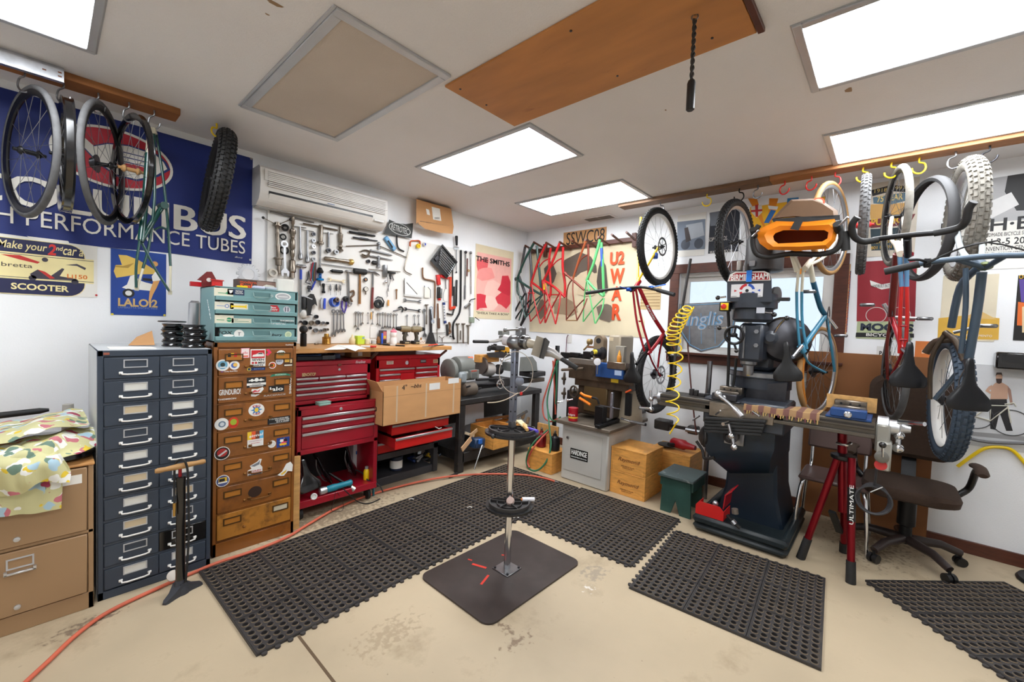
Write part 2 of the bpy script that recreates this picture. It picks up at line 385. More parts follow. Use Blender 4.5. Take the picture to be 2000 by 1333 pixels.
# ---------------------------------------------------------------- ceiling: troffers, return grille, hatch, register
def troffer(x0,y0,label,w=.622,l=1.232):
 t=T('ceiling_light',label,'light',(x0+w/2,y0+l/2,H),group='recessed fluorescent ceiling lights')
 a,b,f=w/2,l/2,.034
 m=MB()
 for(p,q,r_,s_) in((-a,a,-b,-b+f),(-a,a,b-f,b),(-a,-a+f,-b+f,b-f),(a-f,a,-b+f,b-f)):
  m.bx(p,q,r_,s_,-.012,-.0005,.003)
 m.bx(-a-.006,a+.006,-b-.006,b+.006,-.003,-.0004)
 P('frame',m,'frame_metal',t)
 P('diffuser',MB().bx(-a+f,a-f,-b+f,b-f,-.007,-.0035),'diffuser',t,label='glowing white diffuser');return t
troffer(-2.412,-2.043,'bright ceiling light just past the plywood hatch end, middle of the ceiling')
troffer(-1.162,-2.034,'ceiling light nearest the room corner, next to the small vent register')
troffer(-2.394,-4.667,'largest looking ceiling light at the top right, above the hanging pull rope side')
troffer(-1.153,-4.654,'ceiling light at the right running along the wooden hook beam')
troffer(-4.917,-2.008,'ceiling light at the far top left above the metal channel')
troffer(-4.917,-4.66,'ceiling light behind the viewer, outside the picture')
# return air grille
x0,y0,w,l=-3.664,-2.05,.607,1.267;x0,w=-3.664,.607
x0,y0,w,l=x0,-2.050,.607,1.267
t=T('return_air_grille','large square ceiling grille with beige perforated panel in a white frame','vent',(x0+w/2,y0+l/2,H))
a,b,f=w/2,l/2,.045
m=MB()
for(p,q,r_,s_) in((-a,a,-b,-b+f),(-a,a,b-f,b),(-a,-a+f,-b+f,b-f),(a-f,a,-b+f,b-f)):m.bx(p,q,r_,s_,-.016,-.0005,.003)
m.bx(-a-.012,-a-.001,-b,b,-.009,-.0005).bx(-a,a,b+.001,b+.01,-.009,-.0005)
P('frame',m,'frame_metal',t);P('perforated_panel',MB().bx(-a+f,a-f,-b+f,b-f,-.006,-.001),'fabric_vent',t)
# attic hatch and its pull rope
x0,y0,w,l=-3.024,-3.351,.572,1.406
t=T('attic_hatch','plywood attic hatch set in the white ceiling','hatch',(x0+w/2,y0+l/2,H));a,b=w/2,l/2
P('panel',MB().bx(-a+.004,a-.004,-b+.03,b-.006,-.014,-.001,.002),'plywood',t)
P('edge_trim',MB().bx(-a,a,-b,-b+.026,-.02,-.001,.002),'wood_dark_trim',t)
for(u,v) in((1115,60),(1206,148),(1391,74),(899,174),(950,205)):
 p=PZ(u,v,H-.014);PW('screw',MB().cyl(p+Vector((0,0,0)),p-Vector((0,0,.0025)),.006,n=10),'steel_dark',t)
px,py=-2.722,-3.158
t=T('pull_rope','dark braided pull rope with a black tube grip hanging from the plywood hatch','rope',(px,py,2.42))
m=MB().torus((0,0,.368),(1,.3,0),.012,.003,16,6).cyl((0,0,.376),(0,0,.381),.004);P('eye_screw',m,'steel',t)
m=MB()
for s_ in(0,PI):m.tube([(.0045*math.cos(k*.6+s_),.0045*math.sin(k*.6+s_),.1+.26*k/52) for k in range(53)],.0048,6)
P('braid',m,plain((48,44,40),.8),t)
P('grip',MB().lathe([(.012,0),(.0165,.004),(.0165,.108),(.013,.118)],(0,0,0),(0,0,.118),16),'black_plastic',t)
# ceiling register
p0=PZ(1145,427,H);t=T('ceiling_register','small slotted air register in the ceiling by the room corner','vent',(-.15,-1.22,H))
P('frame',MB().bx(-.09,.09,-.19,.19,-.008,-.0005,.002),'ceiling_paint',t)
m=MB()
for yy in(-.088,.088):m.bx(-.06,.06,yy-.078,yy+.078,-.0095,-.008)
P('grille',m,(96,88,80),t)
m=MB()
for k in range(7):m.bx(-.06+k*.018,-.055+k*.018,-.166,.166,-.0125,-.0095)
P('slat',m,(140,132,124),t)
# ---------------------------------------------------------------- left wall furniture
def bail(par,a,z,y,w,m='white_metal',r=.0042,out=.022,lug=.011):
 mb=MB()
 for s_ in(-1,1):mb.box((a+s_*w/2,y-.003,z),(lug*1.5,.006,lug*1.25),None,.002)
 mb.tube([(a-w/2,y-.004,z),(a-w/2+.004,y-out,z-.004),(a-w*.3,y-out-.003,z-.006),(a+w*.3,y-out-.003,z-.006),(a+w/2-.004,y-out,z-.004),(a+w/2,y-.004,z)],r,8)
 return P('handle',mb,m,par)
def holder(par,a,z,y,w,h,card=None,m='frame_metal',t_=.005):
 mb=MB();y1=y-.004
 mb.bx(a-w/2,a+w/2,y1,y,z+h/2-t_,z+h/2).bx(a-w/2,a+w/2,y1,y,z-h/2,z-h/2+t_).bx(a-w/2,a-w/2+t_,y1,y,z-h/2+t_,z+h/2-t_).bx(a+w/2-t_,a+w/2,y1,y,z-h/2+t_,z+h/2-t_)
 o=P('label_holder',mb,m,par)
 if card:P('card',MB().bx(a-w/2+t_,a+w/2-t_,y-.0015,y-.0002,z-h/2+t_,z+h/2-t_),card,par)
 return o
# blue-grey twenty drawer card cabinet
X0,X1,Y,ZT=-4.291,-3.803,-.81,1.317
t=T('drawer_cabinet','tall blue-grey steel cabinet with twenty small drawers and white pulls','cabinet',((X0+X1)/2,Y,0))
w=(X1-X0)/2;D=.64
m=MB().bx(-w,w,.012,D,.0,ZT,.003)
m.bx(-w,-w+.022,0,.02,0,ZT,.002).bx(w-.022,w,0,.02,0,ZT,.002).bx(-w,w,0,.02,ZT-.03,ZT,.002).bx(-w,w,0,.02,0,.043,.002)
zt,zb=1.287,.043;pit=(zt-zb)/10;xm=PL(311,900,.81).x-(X0+X1)/2
for i in range(1,10):m.bx(-w+.022,w-.022,.001,.02,zt-pit*i-.006,zt-pit*i+.006)
P('body',m,'blue_grey_paint',t)
P('side_sheen',MB().bx(-w-.0015,-w-.0002,.03,D-.004,.004,ZT-.004),'blue_grey_sheen',t,label='left side of the cabinet, paled by a painted reflection')
P('top_sheet',MB().bx(-w+.004,w-.004,.014,D-.004,ZT,ZT+.0015),'blue_grey_sheen',t)
m=MB().bx(-w+.022,-w+.045,-.002,-.0002,ZT-.022,ZT-.01,.003);P('maker_plate',m,(150,84,66),t)
WH,TN=(222,222,216),(206,188,156)
cards=[[None,WH,TN,None,WH,TN,WH,TN,None,WH],[None,None,WH,TN,WH,WH,TN,None,None,WH]]
for c in range(2):
 xa,xb=(-w+.025,xm-.0015) if c==0 else(xm+.0015,w-.025)
 for i in range(10):
  z1=zt-pit*i-.008;z0=zt-pit*(i+1)+.008;blk=c==1 and i==8
  d=P('drawer',MB().bx(xa,xb,-.003,.012,z0,z1,.0015),'black_gloss' if blk else 'blue_grey_paint',t,label='black replacement drawer front' if blk else None)
  xc=(xa+xb)/2+(.012 if c==0 else-.004);k=cards[c][i]
  holder(d,xc,z1-.032,-.003,.098,.044,k);bail(d,xc,z0+.028,-.003,.118)
# things on its top
p=PL(300,664,.5)
m=MB().bx(-4.24,-4.05,-.74,-.56,ZT+.002,ZT+.005);O('paper_sheets','flat white sheets lying on the blue-grey cabinet top','paper',m,'paper')
g=MB();q=[PL(u,v,.42) for u,v in((302,655),(340,639),(352,658),(346,663))]
m=MB().sheet([[(-4.14,-.46,ZT+.006),(-4.03,-.54,ZT+.012)],[(-4.09,-.34,ZT+.05),(-4.02,-.36,ZT+.09)]],.002);O('cardboard_scrap','torn brown cardboard scrap behind the black pulleys on the cabinet','cardboard',m,'cardboard')
def pulley(loc,r,h,label):
 z=loc[2];m=MB().lathe([(r*.3,0),(r*.95,.0),(r,.002),(r,h*.16),(r*.9,h*.34),(r*.86,h*.5),(r*.9,h*.66),(r,h*.84),(r,h-.002),(r*.95,h),(r*.3,h)],loc,(loc[0],loc[1],z+1),28)
 return m
pc=[PL(399,668,.66),PL(369,664,.5)]
for j,(n_,r,x,y) in enumerate(((4,.062,-3.865,-.68),(4,.058,-3.94,-.53))):
 for i in range(n_):
  h=.034;m=pulley((x+.004*((i*7+j)%3-1),y,ZT+.003+i*(h+.0008)),r*(1 if i<3 else .98),h,'')
  O('grooved_roller',['lowest','second lowest','second from the top','topmost'][i]+' shiny black grooved roller in the '+('front' if j==0 else 'back')+' stack on the cabinet','roller',m,'black_gloss','black grooved rollers stacked on the cabinet')
m=MB().lathe([(.066,0),(.07,.003),(.066,.008),(.01,.01)],(-3.95,-.55,ZT+.15),(-3.95,-.55,ZT+.2),28);O('flat_disc','flat black disc lying on the back stack of rollers','disc',m,'black_plastic')
# tan two-drawer file
X0,X1,Y=-4.77,-4.307,-.84
t=T('filing_cabinet','tan two-drawer steel filing cabinet under the floral cloth','cabinet',((X0+X1)/2,Y,0));w=(X1-X0)/2;ZT=.755
m=MB().bx(-w,w,.014,.66,0,ZT-.012,.003).bx(-w,-w+.02,0,.02,0,ZT-.012,.002).bx(w-.02,w,0,.02,0,ZT-.012,.002).bx(-w,w,0,.02,0,.085,.002).bx(-w,w,0,.02,.396,.41)
P('body',m,'tan_paint',t);P('wooden_top',MB().bx(-w-.004,w+.004,-.01,.66,ZT-.012,ZT,.002),'bench_wood',t)
for z0,z1 in((.092,.392),(.414,.735)):
 d=P('drawer',MB().bx(-w+.024,w-.024,-.012,.012,z0,z1,.003),'tan_paint',t)
 xh=-.012;holder(d,xh,z1-.055,-.012,.086,.05,None,'frame_metal',.006)
 mb=MB().bx(xh-.05,xh+.05,-.026,-.012,z1-.103,z1-.094,.002).bx(xh-.05,xh-.04,-.026,-.012,z1-.1,z1-.085).bx(xh+.04,xh+.05,-.026,-.012,z1-.1,z1-.085);P('handle',mb,'alloy',d)
 P('lock',MB().lathe([(.012,0),(.011,.006),(.005,.008)],(xh-.01,-.012,z0+.035),(xh-.01,-1,z0+.035),14),'alloy',d)
 if z0>.3:P('paper_label',MB().bx(.12,.19,-.0128,-.0122,.66,.705),'paper',d)
# brown seven-drawer cabinet with stickers
X0,X1,Y,ZT=-3.778,-3.298,-.74,1.352
t=T('sticker_cabinet','worn brown steel seven-drawer cabinet covered in stickers','cabinet',((X0+X1)/2,Y,0));w=(X1-X0)/2;BX=(X0+X1)/2
zt,zb=1.316,.095;pit=(zt-zb)/7
m=MB().bx(-w,w,.014,.5,0,ZT,.003).bx(-w,-w+.02,0,.02,0,ZT,.002).bx(w-.02,w,0,.02,0,ZT,.002).bx(-w,w,0,.02,ZT-.03,ZT,.002).bx(-w,w,.0,.02,0,.085,.002)
for i in range(1,7):m.bx(-w+.02,w-.02,.0,.02,zt-pit*i-.004,zt-pit*i+.004)
P('body',m,'brown_paint',t);BW=Wall((BX,Y,0),(1,0,0),(0,0,1));brown_drawers=[]
for i in range(7):
 z1=zt-pit*i-.006;z0=zt-pit*(i+1)+.006
 d=P('drawer',MB().bx(-w+.023,w-.023,-.006,.012,z0,z1,.003),'rusty_drawer' if i==6 else 'brown_paint',t,label='rust-stained bottom drawer' if i==6 else None);brown_drawers.append(d)
 for a in(-.135,.15):
  holder(d,a,z1-.052,-.006,.1,.046,(206,196,170) if(i==6 and a>0) else(176,112,34),plain((92,66,36),.4,.6),.007)
 if i<6:bail(d,.02,z0+.052,-.006,.12,plain((120,84,46),.35,.8),.004,.024,.014)
 P('latch_knob',MB().lathe([(.006,0),(.009,.004),(.006,.012),(.003,.014)],(-.07,-.006,z0+.05),(-.07,-1,z0+.05),10),plain((140,96,50),.35,.7),d)
def sticker(label,u,v,base,shp,items=(),wl=None,dep=.0068,cab=None,hold=None):
 """flat sticker on a front: shp = ('d', ra, rz) or ('r', w, h); items = text / shape tuples relative to its centre"""
 wl=wl or Wall((0,-.74,0),(1,0,0),(0,0,1));p=PL(u,v,-wl.o.y+dep);a,z=p.x,p.z
 if base is None:
  it=items[0];m=MB();text(m,wl,it[1],a+it[2],z+it[3],it[4],it[5],dep,it[7] if len(it)>7 else 0,it[8] if len(it)>8 else 0,.02,t=.0004)
  o=PW('sticker',m,plain(it[6]),hold,label=label);items=items[1:]
 m=MB()
 if base is None:pass
 elif shp[0]=='d':disc(m,wl,a,z,shp[1],shp[2] if len(shp)>2 else None,dep,.0005)
 elif shp[0]=='p':poly(m,wl,[(a+x,z+y) for x,y in shp[1]],dep,.0005)
 else:rct(m,wl,a-shp[1]/2,a+shp[1]/2,z-shp[2]/2,z+shp[2]/2,dep,.0005)
 if base is not None:o=PW('sticker',m,plain(base),hold,label=label)
 n=0
 for it in items:
  m=MB();d=dep+.0006+.00012*n;n+=1
  if it[0]=='t':text(m,wl,it[1],a+it[2],z+it[3],it[4],it[5],d,it[7] if len(it)>7 else 0,it[8] if len(it)>8 else 0,.02,t=.0004)
  elif it[0]=='d':disc(m,wl,a+it[1],z+it[2],it[3],it[4],d,.0004,18)
  elif it[0]=='p':poly(m,wl,[(a+x,z+y) for x,y in it[1]],d,.0004)
  else:rct(m,wl,a+it[1]-it[3]/2,a+it[1]+it[3]/2,z+it[2]-it[4]/2,z+it[2]+it[4]/2,d,.0004)
  PW('lettering' if it[0]=='t' else 'print',m,plain(it[6] if it[0]=='t' else it[-1]),hold if hold.parent else o)
 return o
BD=brown_drawers;WHT,BLK,RED=(236,236,232),(24,24,26),(196,34,40)
star=lambda n,r0,r1:[((r0 if k%2==0 else r1)*math.cos(PI*k/n),(r0 if k%2==0 else r1)*math.sin(PI*k/n)) for k in range(2*n)]
sticker('black, yellow and red striped sticker',454,694,(236,200,40),('r',.05,.024),[('r',-.0167,0,.0166,.024,BLK),('r',.0167,0,.0166,.024,RED)],hold=BD[0])
sticker('pink bordered sticker',479,690,(238,150,170),('r',.048,.062),[('r',0,0,.042,.056,(240,226,224)),('t','uSc',0,.002,.014,.03,(214,70,90)),('r',0,-.02,.034,.008,(230,90,60))],hold=BD[0])
sticker('red and white car sticker',504,700,WHT,('r',.088,.118),[('r',0,.026,.078,.052,RED),('p',[(-.034,.01),(-.03,.022),(-.012,.026),(.004,.036),(.028,.034),(.036,.02),(.034,.01)],WHT),('p',[(-.006,.027),(.006,.034),(.024,.033),(.028,.026)],BLK),('t','SEVEN',0,-.01,.014,.07,BLK),('d',-.03,-.03,.007,.007,RED),('d',-.012,-.03,.007,.007,RED),('t','MINI',.02,-.03,.013,.038,BLK),('t','PARTS',0,-.047,.011,.06,(90,90,92))],hold=BD[0])
sticker('pink and red dotted sticker',525,689,(210,50,120),('p',[(-.018,.02),(0,.024),(.018,0),(-.004,-.022),(-.02,-.016),(-.004,0)]),[('d',-.008,.014,.006,.006,(240,60,50)),('d',.008,0,.006,.006,(240,60,50)),('d',-.008,-.014,.006,.006,(240,60,50))],hold=BD[0])
sticker('green lettered white oval sticker',549,691,WHT,('d',.028,.022),[('t','ADAM',0,.007,.011,.038,(30,110,80)),('t','WORKS',0,-.008,.011,.04,(30,110,80))],hold=BD[0])
sticker('round blue and white sticker',435,714,WHT,('d',.036),[('d',0,.002,.026,.026,(110,170,200)),('d',0,.004,.013,.013,(40,60,60)),('r',0,-.012,.034,.006,WHT)],hold=BD[0])
sticker('small round white sticker with blue crescent',458,714,WHT,('d',.028),[('d',-.002,0,.017,.017,(80,110,190)),('d',.004,.003,.012,.012,(236,190,90))],hold=BD[0])
sticker('lucky steel bike strip sticker',447,726,None,('r',.09,.012),[('t','Lucky Steel Bike',.012,0,.009,.07,WHT),('r',-.036,0,.014,.008,(120,60,110))],hold=BD[0])
sticker('dark blue strip sticker',502,721,(24,50,110),('r',.096,.019),[('d',-.046,0,.012,.012,(220,200,70)),('d',-.046,0,.008,.008,(30,50,90)),('t','BICYCLES',.012,0,.008,.06,(120,150,200))],hold=BD[0])
sticker('round red, black and yellow sticker',532,714,WHT,('d',.023),[('d',0,0,.018,.018,(206,50,40)),('d',0,0,.011,.011,(236,190,50)),('r',0,0,.008,.016,BLK)],hold=BD[0])
sticker('round grey script sticker',546,706,(186,190,200),('d',.024),[('t','Puny',0,0,.013,.03,(60,60,70),.2)],hold=BD[0])
sticker('yellow and brown picture sticker',563,708,(70,44,26),('r',.06,.056),[('r',-.008,.012,.03,.022,(206,160,60)),('r',.018,.008,.012,.026,(226,200,150)),('r',0,-.02,.05,.008,(230,226,210))],hold=BD[0])
sticker('green arc sticker',548,733,(40,130,104),('p',[(-.066,-.01),(-.054,.006),(-.02,.011),(.03,.011),(.058,.004),(.066,-.01),(.04,-.005),(-.04,-.005)]),[('t','FREEMAN',0,.003,.008,.07,(190,220,200))],hold=BD[1])
sticker('black and white wrench logo sticker',501,747,BLK,('r',.112,.066),[('r',0,-.012,.112,.015,WHT),('d',-.026,.014,.009,.009,WHT),('d',0,.016,.012,.012,WHT),('d',.026,.014,.009,.009,WHT),('r',0,.012,.09,.007,WHT),('t','CYCLES',0,-.012,.007,.05,(90,90,90)),('r',0,-.026,.08,.004,WHT)],hold=BD[1])
sticker('white outlined cartoon lettering sticker',449,766,None,('r',.118,.05),[('t','GRINDURO!',0,0,.036,.116,WHT)],hold=BD[1])
sticker('heart and flash sticker',502,766,WHT,('p',[(-.036,.0),(-.03,.022),(0,.018),(.034,.03),(.04,.016),(.012,-.02),(-.01,-.03),(-.034,-.026)]),[('p',[(-.026,.004),(-.014,.014),(.004,.006),(.02,.018),(.006,-.012),(-.012,-.018)],(206,40,60)),('r',0,-.002,.034,.006,WHT)],hold=BD[1])
sticker('black italo style lettering sticker',540,760,BLK,('r',.096,.046),[('t','lalo',0,0,.026,.082,WHT)],hold=BD[1])
sticker('vertical white component maker sticker',567,754,None,('r',.018,.112),[('t','SHIMANO',0,0,.014,.11,WHT,PI/2)],hold=BD[1])
sticker('grey racing lettering sticker',537,772,None,('r',.14,.014),[('t','RACEFACE',0,0,.011,.134,(180,172,166))],hold=BD[1])
sticker('small white lettering sticker at the drawer foot',443,780,None,('r',.104,.013),[('t','THOMSON',0,0,.01,.1,WHT)],hold=BD[1])
sticker('white lettering on the label holder',545,740.5,None,('r',.045,.01),[('t','FiveWinter',0,0,.008,.044,WHT)],hold=BD[1])
sticker('white egg shaped sticker with blue burst',501,801,WHT,('d',.047,.042),[('p',star(8,.036,.016),(50,130,190)),('t','KING',0,.024,.015,.044,RED),('d',0,0,.012,.014,(236,200,60)),('t','CAGE',0,-.026,.013,.04,RED)],hold=BD[2])
sticker('round white ring sticker',433,829,WHT,('d',.038),[('d',.002,-.001,.02,.02,(110,130,150)),('d',.002,-.001,.012,.012,(210,216,222))],hold=BD[2])
sticker('orange and green round patch sticker',456,826,(210,60,30),('d',.028,.036),[('d',0,.004,.018,.02,(160,180,50)),('r',0,-.02,.04,.01,(190,40,30))],hold=BD[2])
sticker('black text strip sticker',545,821,BLK,('r',.142,.046),[('t','IF YOU RIDE A SINGLE SPEED',0,.012,.008,.12,WHT),('t','AND SUNDAY RIDE',.02,.001,.008,.09,WHT),('t','IS IT A CRIME?',.024,-.01,.008,.08,WHT),('r',0,-.018,.12,.003,(150,150,150))],hold=BD[2])
sticker('striped retro sticker with white half',499,858,WHT,('r',.094,.104),[('r',-.0353,.026,.0235,.052,(240,200,50)),('r',-.0118,.026,.0235,.052,(230,90,40)),('r',.0117,.026,.0235,.052,(110,56,34)),('r',.0352,.026,.0235,.052,(100,180,220)),('t','signal',0,.022,.024,.08,WHT,.08,.25),('t','competition',0,-.012,.009,.078,(190,150,160)),('t','bicycles',0,-.026,.008,.05,(200,90,100))],hold=BD[3])
sticker('round red and black sticker',434,886,WHT,('d',.042),[('d',0,0,.038,.038,BLK),('d',0,.004,.028,.026,(170,40,40)),('p',[(-.024,-.012),(.02,.018),(.026,.01),(-.014,-.018)],(200,200,200))],hold=BD[3])
sticker('round white sketch sticker',531,868,WHT,('d',.025),[('d',0,0,.017,.012,(190,190,190)),('d',0,0,.015,.01,WHT)],hold=BD[3])
sticker('colourful sunburst sticker',553,864,(30,60,140),('r',.082,.066),[('p',star(9,.034,.012),(40,170,190)),('p',star(5,.03,.01),(220,60,120)),('r',-.01,.012,.02,.018,WHT),('r',.014,.012,.02,.018,BLK),('r',0,-.014,.044,.014,(236,180,40))],hold=BD[3])
sticker('white cut-out leaping figure sticker',498,913,WHT,('p',[(-.042,-.05),(.044,-.05),(.044,-.008),(.03,.012),(.04,.046),(.026,.05),(.014,.034),(-.03,.014),(-.02,-.006),(-.042,-.014)]),[('p',[(-.026,.012),(.02,.03),(.028,.044),(.026,.014),(-.004,.004)],(120,126,134)),('t','STOLEN',0,-.024,.01,.07,(190,60,60)),('t','STRENGTH',0,-.036,.009,.074,(190,60,60)),('r',0,-.046,.078,.005,(40,40,60))],hold=BD[4])
sticker('white goose shaped cut-out sticker',557,917,WHT,('p',[(-.05,-.03),(-.02,-.012),(.006,.036),(.034,.046),(.05,.02),(.046,-.026),(.018,-.016),(-.008,-.044),(-.03,-.04)]),[('p',[(-.03,-.026),(.01,-.004),(.004,-.022),(-.02,-.036)],(226,186,60))],hold=BD[4])
sticker('round yellow and white badge sticker',435,940,WHT,('d',.037),[('d',0,0,.033,.033,(80,90,140)),('r',0,.008,.044,.026,(226,186,40)),('r',-.004,.006,.03,.018,BLK),('r',0,-.01,.05,.008,WHT)],hold=BD[4])
sticker('dark round burnt mark',498,961,(48,28,18),('d',.04,.036),hold=BD[5])
sticker('small white lettering on the cabinet edge',566,674,None,('r',.055,.01),[('t','FiveWinter',0,0,.008,.052,WHT)],hold=t,dep=.0004)
# teal four-drawer cabinet
X0,X1,Y,Z0,ZT=-3.778,-3.292,-.735,1.353,1.70
t=T('small_drawer_cabinet','teal steel four-drawer parts cabinet on top of the brown one','cabinet',((X0+X1)/2,Y,Z0));w=(X1-X0)/2;h=ZT-Z0;pit=(h-.012)/4
m=MB().bx(-w,-w+.004,0,.345,0,h).bx(w-.004,w,0,.345,0,h).bx(-w,w,0,.345,h-.005,h).bx(-w,w,.0,.345,0,.008).bx(-w,w,.335,.345,0,h)
P('body',m,'teal_paint',t);P('inside',MB().bx(-w+.004,w-.004,.02,.334,.009,h-.006),'black_metal',t)
TD=[];TW=Wall((0,Y,0),(1,0,0),(0,0,1))
for i in range(4):
 z1=h-.008-pit*i;z0=z1-pit+.008
 d=P('drawer',MB().bx(-w+.03,w-.018,-.002,.018,z0+.002,z1,.001).bx(-w+.006,w-.006,-.012,.018,z0-.002,z0+.024,.002),'teal_paint',t);TD.append(d)
 a=.018;mb=MB().bx(a-.05,a+.05,-.0035,-.002,z0+.03,z0+.062,.001);P('pull_plate',mb,(92,128,130),d)
 P('handle',MB().tube([(a-.052,-.003,z0+.058),(a-.052,-.02,z0+.034),(a-.046,-.022,z0+.029),(a+.046,-.022,z0+.029),(a+.052,-.02,z0+.034),(a+.052,-.003,z0+.058)],.0035,6),plain((150,180,180),.3,.4),d)
ts=dict(wl=TW,dep=.0024)
for(u,v,w_,c,it,dr) in((437,571,.1,(226,222,200),[('p',[(-.03,-.004),(.01,-.004),(.02,.006),(.02,-.012),(.01,-.008),(-.03,-.008)],(70,160,110))],0),(438,598,.1,(226,222,204),[('r',-.02,0,.04,.003,(110,140,200)),('d',.014,0,.012,.012,(90,120,190)),('r',.014,0,.014,.014,(226,222,204))],1),(438,624,.1,(226,222,200),[('r',-.02,-.004,.04,.004,(70,160,110)),('d',.026,-.002,.014,.014,(50,150,110)),('r',.026,-.002,.03,.003,(226,222,200))],2)):
 sticker('cream drawer card with a small drawing',u,v,c,('r',w_,.05),it,hold=TD[dr],**ts)
sticker('navy tooth company sticker',461,571,(30,50,84),('r',.092,.036),[('t','WOLF',.016,.007,.01,.04,WHT),('t','TOOTH',.016,-.006,.01,.044,WHT),('p',[(-.04,.01),(-.016,.01),(-.022,-.006),(-.032,-.01)],WHT)],hold=TD[0],**ts)
sticker('white oval sticker',553,580,WHT,('d',.05,.026),[('d',0,0,.042,.02,(176,178,182)),('r',0,0,.06,.004,WHT)],hold=TD[0],**ts)
sticker('white initials sticker',527,578,None,('r',.044,.014),[('t','CKPC',0,0,.012,.044,WHT)],hold=TD[0],**ts)
sticker('yellow bone wrench card',467,599,(230,226,204),('r',.098,.036),[('p',[(-.044,.008),(-.036,.004),(.03,.006),(.042,.012),(.042,-.012),(.03,-.006),(-.036,-.006),(-.044,-.01)],(240,206,40))],hold=TD[1],**ts)
sticker('red supply company sticker',535,603,(186,40,50),('p',[(-.032,-.022),(-.034,.0),(-.02,.022),(.02,.022),(.034,0),(.032,-.022)]),[('t','Bow',-.002,.007,.012,.03,WHT),('t','supply',0,-.008,.012,.046,WHT)],hold=TD[1],**ts)
sticker('round striped grey sticker',560,605,(200,200,206),('d',.022),[('r',-.008,0,.006,.03,(60,60,80)),('r',.008,0,.006,.03,(60,60,80))],hold=TD[1],**ts)
sticker('long cream drawer card',472,627,(222,218,196),('r',.11,.028),[('t','FLAT',-.03,.006,.006,.02,(60,110,90)),('r',0,-.004,.08,.003,(90,150,120))],hold=TD[2],**ts)
sticker('overlapping white and dark lettering strips',551,630,None,('r',.15,.034),[('t','THOMSON',-.03,.008,.011,.09,(40,60,64)),('t','THOMSON',.03,.012,.01,.09,WHT),('t','THOMSON',.032,0,.011,.09,(40,60,64)),('t','THOMSON',-.03,-.012,.012,.1,WHT)],hold=TD[2],**ts)
sticker('black fork maker sticker',441,652,None,('r',.09,.034),[('t','FOX',-.006,.006,.02,.074,BLK,0,.3),('d',.014,-.012,.03,.008,WHT)],hold=TD[3],**ts)
sticker('round white sticker',467,653,WHT,('d',.028),[('r',0,0,.004,.02,(80,80,90)),('r',.002,.01,.016,.003,(80,80,90))],hold=TD[3],**ts)
sticker('dark script lettering',536,655,None,('r',.1,.03),[('t','asbury',0,0,.022,.09,BLK,0,.3)],hold=TD[3],**ts)
sticker('round pale green sticker',563,654,(206,220,186),('d',.022),[('d',0,0,.015,.015,(176,196,160))],hold=TD[3],**ts)
m=MB();LS=Wall((-3.778,0,0),(0,-1,0),(0,0,1));text(m,LS,'mission',.62,1.555,.012,.15,.0006,-.95);PW('lettering',m,'white_ink',t)
# ---------------------------------------------------------------- posters and banner on the left wall
def board(name,label,cat,wl,a0,a1,z0,z1,m,d=.002,t=.0015,group=None):
 mb=MB();rct(mb,wl,a0,a1,z0,z1,d,t);o=O(name,label,cat,mb,m,group);o['_d']=0;del o['_d'];return o
def ink(par,m,fn,name='print'):
 mb=MB();fn(mb);return PW(name,mb,m,par)
def tx(par,wl,s,a,z,h,w,m,d=.0045,**k):return ink(par,m,lambda b:text(b,wl,s,a,z,h,w,d,**k),'lettering')
a0,a1,z0,z1=-5.72,-3.369,1.937,2.762
mb=MB();n=40
mb.sheet([[LW.p(a0+(a1-a0)*j/n,z0+(z1-z0)*i/6+.006*math.sin(j*.45)*(1-i/6),.004+.004*math.sin(j*.8+i*.5)*(1 if 0<i<6 else .3)) for j in range(n+1)] for i in range(7)],.0012)
mk('banner_blue',(15,38,112),.6,var=.12,vs=2.5,bump=.08,bs=6)
ban=O('cloth_banner','big navy blue bicycle tubing banner with white letters and a red oval','banner',mb,'banner_blue')
BWH=(226,222,214);BD_=.011
x0,_=LA(0,375);x1,z_=LA(478,445);wd=(x1-x0)*8.62/7.6;_,zt=LA(459,422);_,zb=LA(459,467)
ink(ban,BWH,lambda b:[text(b,LW,'COLUMBUS',x1+k*.007,(zt+zb)/2+abs(k)*.003,zt-zb,wd,BD_+.0003*k,al='r') for k in(-1,0,1)],'lettering')
x0,_=LA(-2,428);x1,_=LA(478,485);wd=(x1-x0)*22.2/19;_,zt=LA(478,472.5);_,zb=LA(478,497)
tx(ban,LW,'HIGH PERFORMANCE TUBES',x1,(zt+zb)/2,zt-zb,wd,BWH,BD_,al='r')
a,z=LA(465,503);tx(ban,LW,'silk-o-co',a,z,.014,.05,BWH,BD_,shear=.2)
ac,zc=LA(226,311);ra=(LA(346,337)[0]-LA(107,285)[0])/2;rz=(LA(195,247)[1]-LA(250,377)[1])/2
ink(ban,BWH,lambda b:disc(b,LW,ac,zc,ra,rz,BD_,.0006,48))
ink(ban,(178,26,46),lambda b:disc(b,LW,ac,zc,ra-.016,rz-.016,BD_+.001,.0006,48))
dove=[(-.24,.085),(-.2,.105),(-.17,.1),(-.1,.035),(-.04,.07),(.06,.09),(.2,.075),(.24,.04),(.26,.0),(.2,-.06),(.1,-.115),(.0,-.11),(-.08,-.06),(-.14,.01),(-.2,.06)]
ink(ban,(22,44,110),lambda b:poly(b,LW,[(ac+x*1.07,zc+.01+y*1.1) for x,y in dove],BD_+.002,.0006))
ink(ban,BWH,lambda b:poly(b,LW,[(ac+x,zc+.01+y) for x,y in dove],BD_+.003,.0006))
for k in range(3):ink(ban,(22,44,110),lambda b:rct(b,LW,ac+.0,ac+.19-.02*k,zc+.05-.03*k,zc+.056-.03*k,BD_+.004,.0005))
